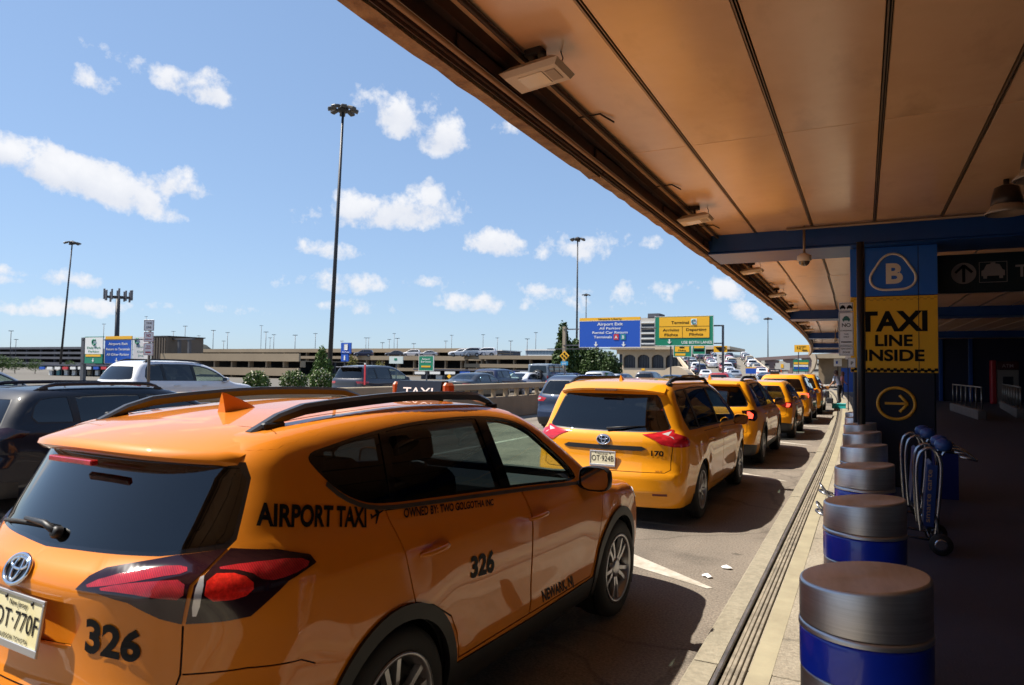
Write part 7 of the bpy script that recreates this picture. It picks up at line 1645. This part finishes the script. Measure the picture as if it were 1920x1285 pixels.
# ---------------------------------------------------------------- luggage carts
def cart(x, y, rz, lab, second=False):
    t = thing('luggage_cart', lab, 'luggage cart', (x, y, .15), rz, 'luggage carts by the bollards'); T = mat('cart_tube', (.35, .36, .40), .25, .9); BL = mat('cart_blue', (.010, .035, .16), .4)
    # handle end at +x, platform towards -x
    for sy in (-.22, .22):
        b = MB(); pts = chaikin([(.10, sy, .17), (.14, sy, .55), (.16, sy, .92), (.05, sy, 1.02), (-.06, sy, .90), (-.04, sy, .40), (-.02, sy, .20)], 2, False); b.tube(pts, .016, 8); b.build('upright_tube', T, t)
        b = MB(); b.tube(chaikin([(.16, sy, .93), (.20, sy, 1.01), (.34, sy, .98), (.44, sy, .90)], 2, False), .013, 8); b.tube([(.44, sy, .90), (.30, sy, .93)], .013, 6); b.build('brake_lever', T, t)
        b = MB(); b.lathe([(.0, -.06), (.045, -.05), (.07, -.02), (.075, .01), (.06, .045), (.0, .06)], 16, Matrix.Translation((.17, sy, 1.03)) @ Matrix.Rotation(math.pi/2, 4, 'Y') @ Matrix.Diagonal((.85, 1, 1.3, 1)), caps=False); b.build('grip', mat('grip_blue', (.012, .05, .20), .35), t)
        b = MB(); b.tube([(.14, sy, .12), (-.40, sy*.8, .16), (-.86, sy*.6, .22)], .014, 8); b.build('base_tube', T, t)
        M = Matrix.Translation((.14, sy*1.2, .10)) @ Matrix.Rotation(math.pi/2, 4, 'X'); b = MB(); b.lathe([(.04, -.022), (.095, -.022), (.10, -.01), (.10, .01), (.095, .022), (.04, .022)], 24, M, caps=True); w_ = b.build('wheel', RUBBER, t); b = MB(); b.lathe([(.04, -.025), (.055, -.025), (.055, .025), (.04, .025)], 16, M); b.build('hub', T, w_)
        b = MB(); b.tube([(.14, sy*1.2, .10), (.12, sy*1.1, .24), (.11, sy, .36)], .014, 6); b.build('wheel_fork', BLACK, t)
    b = MB(); b.tube([(.10, -.22, .30), (.10, .22, .30)], .014, 8); b.build('cross_tube', T, t)
    b = MB(); b.tube(chaikin([(-.80, -.13, .22), (-.92, -.12, .26), (-.96, 0, .27), (-.92, .12, .26), (-.80, .13, .22)], 2, False), .013, 8); b.tube(chaikin([(-.84, -.11, .20), (-.93, -.09, .33), (-.95, 0, .36), (-.93, .09, .33), (-.84, .11, .20)], 2, False), .010, 8); b.build('front_loop', T, t)
    M = Matrix.Translation((-.80, 0, .06)) @ Matrix.Rotation(math.pi/2, 4, 'X'); b = MB(); b.lathe([(.02, -.02), (.06, -.02), (.06, .02), (.02, .02)], 18, M); b.build('front_wheel', RUBBER, t)
    for k in range(4): b = MB(); b.tube([(.05-k*.2, -.2, .15+k*.012), (.05-k*.2, .2, .15+k*.012)], .009, 6); b.build('platform_bar', T, t)
    b = MB(); b.box(-.005, .035, -.20, .20, .22, .86, .02, Matrix.Rotation(math.radians(4), 4, 'Y')); pn = b.build('back_panel', BL, t)
    text_on('panel_lettering', 'smarte carte', mat('cart_letter', (.34, .22, .12), .5), pn, (.065, -.222, .54), (.05, 0, 1), (-1, 0, 0), .045, .01, .50); text_on('panel_lettering', 'smarte carte', mat('cart_letter', (.34, .22, .12), .5), pn, (.055, .05, .54), (.03, 0, 1), (0, 1, 0), .06, .01, .5)
    b = MB(); b.box(-.02, .07, -.216, -.204, .25, .84, .006, Matrix.Rotation(math.radians(4), 4, 'Y')); b.build('side_panel', BL, pn)
    return t
cart(.50, 7.95, .0, 'luggage cart with blue grips, its front loop poking past the bollards', False); cart(.46, 9.35, .06, 'luggage cart with blue grips parked behind the other, nearer the taxi pillar', True)
# ---------------------------------------------------------------- people
def skin_body(name, verts, edges, radii, parent, mats, assign, root=0, sub=2):
    me = bpy.data.meshes.new(name); me.from_pydata(verts, edges, []); me.update(); o = bpy.data.objects.new(name, me); COL.objects.link(o)
    md = o.modifiers.new('skin', 'SKIN'); md.use_smooth_shade = True; sm = o.modifiers.new('sub', 'SUBSURF'); sm.levels = sub; sm.render_levels = sub
    for i, r in enumerate(radii): me.skin_vertices[0].data[i].radius = (r, r) if not isinstance(r, tuple) else r; me.skin_vertices[0].data[i].use_root = (i == root)
    dg = bpy.context.evaluated_depsgraph_get(); m2 = bpy.data.meshes.new_from_object(o.evaluated_get(dg)); bpy.data.objects.remove(o); bpy.data.meshes.remove(me)
    m2.materials.clear()
    for m in mats: m2.materials.append(m)
    for p in m2.polygons: p.material_index = assign(p.center); p.use_smooth = True
    return link(name, m2, None, parent)
SKIN = mat('skin', (.42, .22, .14), .55); 
def person(loc, rz, lab, top, trou, shoe, hair, skirt=False, long_hair=False, h=1.74, lean=.12, arm='down'):
    t = thing('person', lab, 'person', loc, rz, 'people on the pavement'); k = h/1.74
    L = lean
    V = [(0, 0, .96), (0, L*.25, 1.12), (0, L*.7, 1.30), (0, L, 1.44), (0, L+.02, 1.52), (0, L+.04, 1.60), (0, L+.045, 1.70),
         (-.10, 0, .90), (-.11, .02, .50), (-.11, -.02, .10), (-.11, .12, .045), (.10, 0, .90), (.12, .10, .50), (.12, .03, .10), (.12, .18, .045),
         (-.19, L, 1.42), (-.25, L+.02, 1.16), (-.22, L+.20, .98), (-.20, L+.27, .92), (.19, L, 1.42), (.26, L-.02, 1.14), (.24, L+.16 if arm == 'fwd' else L+.02, .94 if arm == 'down' else 1.02), (.23, L+.22 if arm == 'fwd' else L+.03, .86 if arm == 'down' else 1.0)]
    E = [(0, 1), (1, 2), (2, 3), (3, 4), (4, 5), (5, 6), (0, 7), (7, 8), (8, 9), (9, 10), (0, 11), (11, 12), (12, 13), (13, 14), (3, 15), (15, 16), (16, 17), (17, 18), (3, 19), (19, 20), (20, 21), (21, 22)]
    R = [(.16, .11), (.15, .10), (.17, .115), (.13, .09), .055, (.075, .09), (.07, .09), (.095, .095), .068, .045, (.045, .035), (.095, .095), .068, .045, (.045, .035), .06, .045, .036, .03, .06, .045, .036, .03]
    V = [tuple(c*k for c in v) for v in V]; R = [tuple(c*k for c in r) if isinstance(r, tuple) else r*k for r in R]
    def assign(c):
        z = c.z/k
        if z < .10: return 2
        arm_ = abs(c.x)/k > .205
        if arm_ and z < 1.20: return 3
        if z < 1.0 and not arm_: return 1
        if z < 1.475: return 0
        return 3
    body = skin_body('body', V, E, R, t, [top, trou, shoe, SKIN], assign)
    b = MB(); c = Vector((0, L+.03, 1.66))*k; rr = []
    prof = [(.001, .135), (.06, .125), (.10, .075), (.112, .01), (.105, -.05), (.085, -.10 if not long_hair else -.20)]
    b.lathe([(r_*k, z_*k) for r_, z_ in prof][::-1], 16, Matrix.Translation(c-Vector((0, .02, 0))) @ Matrix.Diagonal((.88, 1, 1, 1)), caps=False); b.build('hair', hair, t)
    f = MB(); f.lathe([(.0, -.02*k), (.014*k, -.012*k), (.008*k, .02*k), (0, .022*k)], 8, Matrix.Translation(Vector((0, L+.145, 1.62))*k) , caps=False); f.build('nose', SKIN, t)
    for sx in (-1, 1):
        e = MB(); e.lathe([(0, -.008), (.009, 0), (0, .008)], 8, Matrix.Translation(Vector((sx*.032, L+.125, 1.645))*k), caps=False); e.build('eye', TEXTBLACK, t)
        for hx in (18, 22):
            if (V[hx][0] > 0) != (sx > 0): continue
            base = Vector(V[hx]); 
            for q in range(5):
                fm = MB(); d = Vector(((q-2)*.012*k, .015*k, -.02*k)) if q else Vector((-sx*.025*k, .025*k, -.005*k)); ln = (.05, .07, .08, .075, .06)[q]*k
                fm.tube([base+d*.6, base+d+Vector((0, .012*k, -ln*.6)), base+d+Vector((0, .004*k, -ln))], [.010*k, .009*k, .006*k], 5); fm.build('finger', SKIN, t)
    return t
P1 = onz(1573, 757, .15); P2 = onz(1561, 748, .15)
person((P1.x+.05, P1.y, .15), math.radians(60), 'person in a light blue shirt and black trousers bending slightly, beside a black bag', mat('shirt_blue', (.45, .50, .62), .8, noise=.1, nscale=9), mat('black_trousers', (.010, .010, .014), .8), mat('black_shoe', (.01, .01, .01), .5), mat('hair_dark', (.06, .03, .02), .7), lean=.20, h=1.80, arm='fwd')
person((P2.x+.55, P2.y, .15), math.radians(-100), 'person in a pink top with long brown hair facing the other person', mat('pink_top', (.60, .24, .26), .8), mat('dark_jeans', (.012, .014, .028), .8), mat('white_shoe', (.4, .4, .4), .6), mat('hair_brown', (.13, .045, .025), .6), long_hair=True, h=1.74, lean=.05)
sc = thing('suitcase', 'black upright suitcase standing by the two people', 'suitcase', (P1.x-.75, P1.y+1.2, .15))
b = MB(); b.box(-.22, .22, -.14, .14, .06, .66, .04); b.build('case', mat('suitcase_black', (.012, .012, .015), .5), sc); b = MB(); b.tube([(-.1, .1, .66), (-.1, .1, 1.0), (.1, .1, 1.0), (.1, .1, .66)], .012, 6); b.build('handle', M_STEEL, sc)
for sx in (-1, 1):
    b = MB(); b.lathe([(.02, -.015), (.04, -.015), (.04, .015), (.02, .015)], 12, Matrix.Translation((sx*.18, 0, .04)) @ Matrix.Rotation(math.pi/2, 4, 'Y')); b.build('wheel', RUBBER, sc)
tb = thing('handbag', 'black handbag on the ground at the feet of the person in blue', 'bag', (P1.x-.45, P1.y-.2, .15)); b = MB(); b.box(-.17, .17, -.1, .1, 0, .32, .05); b.build('bag_body', mat('bag_black', (.012, .012, .016), .6), tb); b = MB(); b.tube(chaikin([(-.1, 0, .31), (-.08, 0, .52), (.08, 0, .52), (.1, 0, .31)], 2, False), .012, 6); b.build('bag_strap', BLACK, tb)
tq = thing('turquoise_box', 'turquoise plastic box lying on the kerb before the two people', 'box', (onz(1573, 766, .15).x, onz(1573, 766, .15).y, .15)); TQ = mat('turquoise_plastic', (.02, .42, .45), .4); b = MB(); b.prism([(-.30, -.2), (.30, -.2), (.30, .2), (-.30, .2)], 0, .20); b.build('box_body', TQ, tq); b = MB(); b.box(-.32, .32, -.22, .22, .202, .235, .015); b.build('lid', TQ, tq)
# pedestrian barrier along the far pavement
def far_rail(lab, y0, y1, x):
    t = thing('pedestrian_barrier', lab, 'railing', (x, y0, .15), 0, 'steel barriers along the far pavement'); L = y1-y0; dx = bendx(y1)-bendx(y0); P = lambda y, z: (dx*y/L, y, z)
    b = MB(); b.tube([P(0, 0), P(0, 1.05), P(L, 1.05), P(L, 0)], .03, 8); b.build('frame', M_STEEL, t); b = MB(); b.tube([P(0, .2), P(L, .2)], .02, 6); b.build('lower_rail', M_STEEL, t)
    n = int(L/.28)
    for i in range(1, n): b = MB(); b.tube([P(L*i/n, .2), P(L*i/n, 1.05)], .014, 5); b.build('bar', M_STEEL, t)
for k in range(3): far_rail(('grey pedestrian barrier just beyond the bollards', 'grey pedestrian barrier between the bollards and the people', 'grey pedestrian barrier beside the people')[k], 19.5+k*7, 25.8+k*7, -.02+bendx(19.5+k*7))
for k, (px, py, w, h, d, m_, lab) in enumerate(((1590, 663, 10, 22, 24, SWHITE, 'narrow white notice behind the NO STANDING plates'), (1571, 680, 15, 14, 58, SWHITE, 'white notice board over the far barrier'))):
    f = Far('notice_board', lab, 'sign', px, d, 'notices on the far pavement'); f.box('panel', m_, px-w/2, px+w/2, py-h/2, py+h/2, 0, .05); f.box('print', SBL2, px-w/4, px, py-h/5, py+h/6, -.02, .018); f.box('support_post', POLED, px-1, px+1, py+h/2, 770, .01, .05)
f = Far('blue_hoarding', 'blue hoarding along the far pavement behind the notices', 'wall', 1590, 56, None); f.box('panel', SBL2, 1577, 1600, 690, 735, 0, .1)
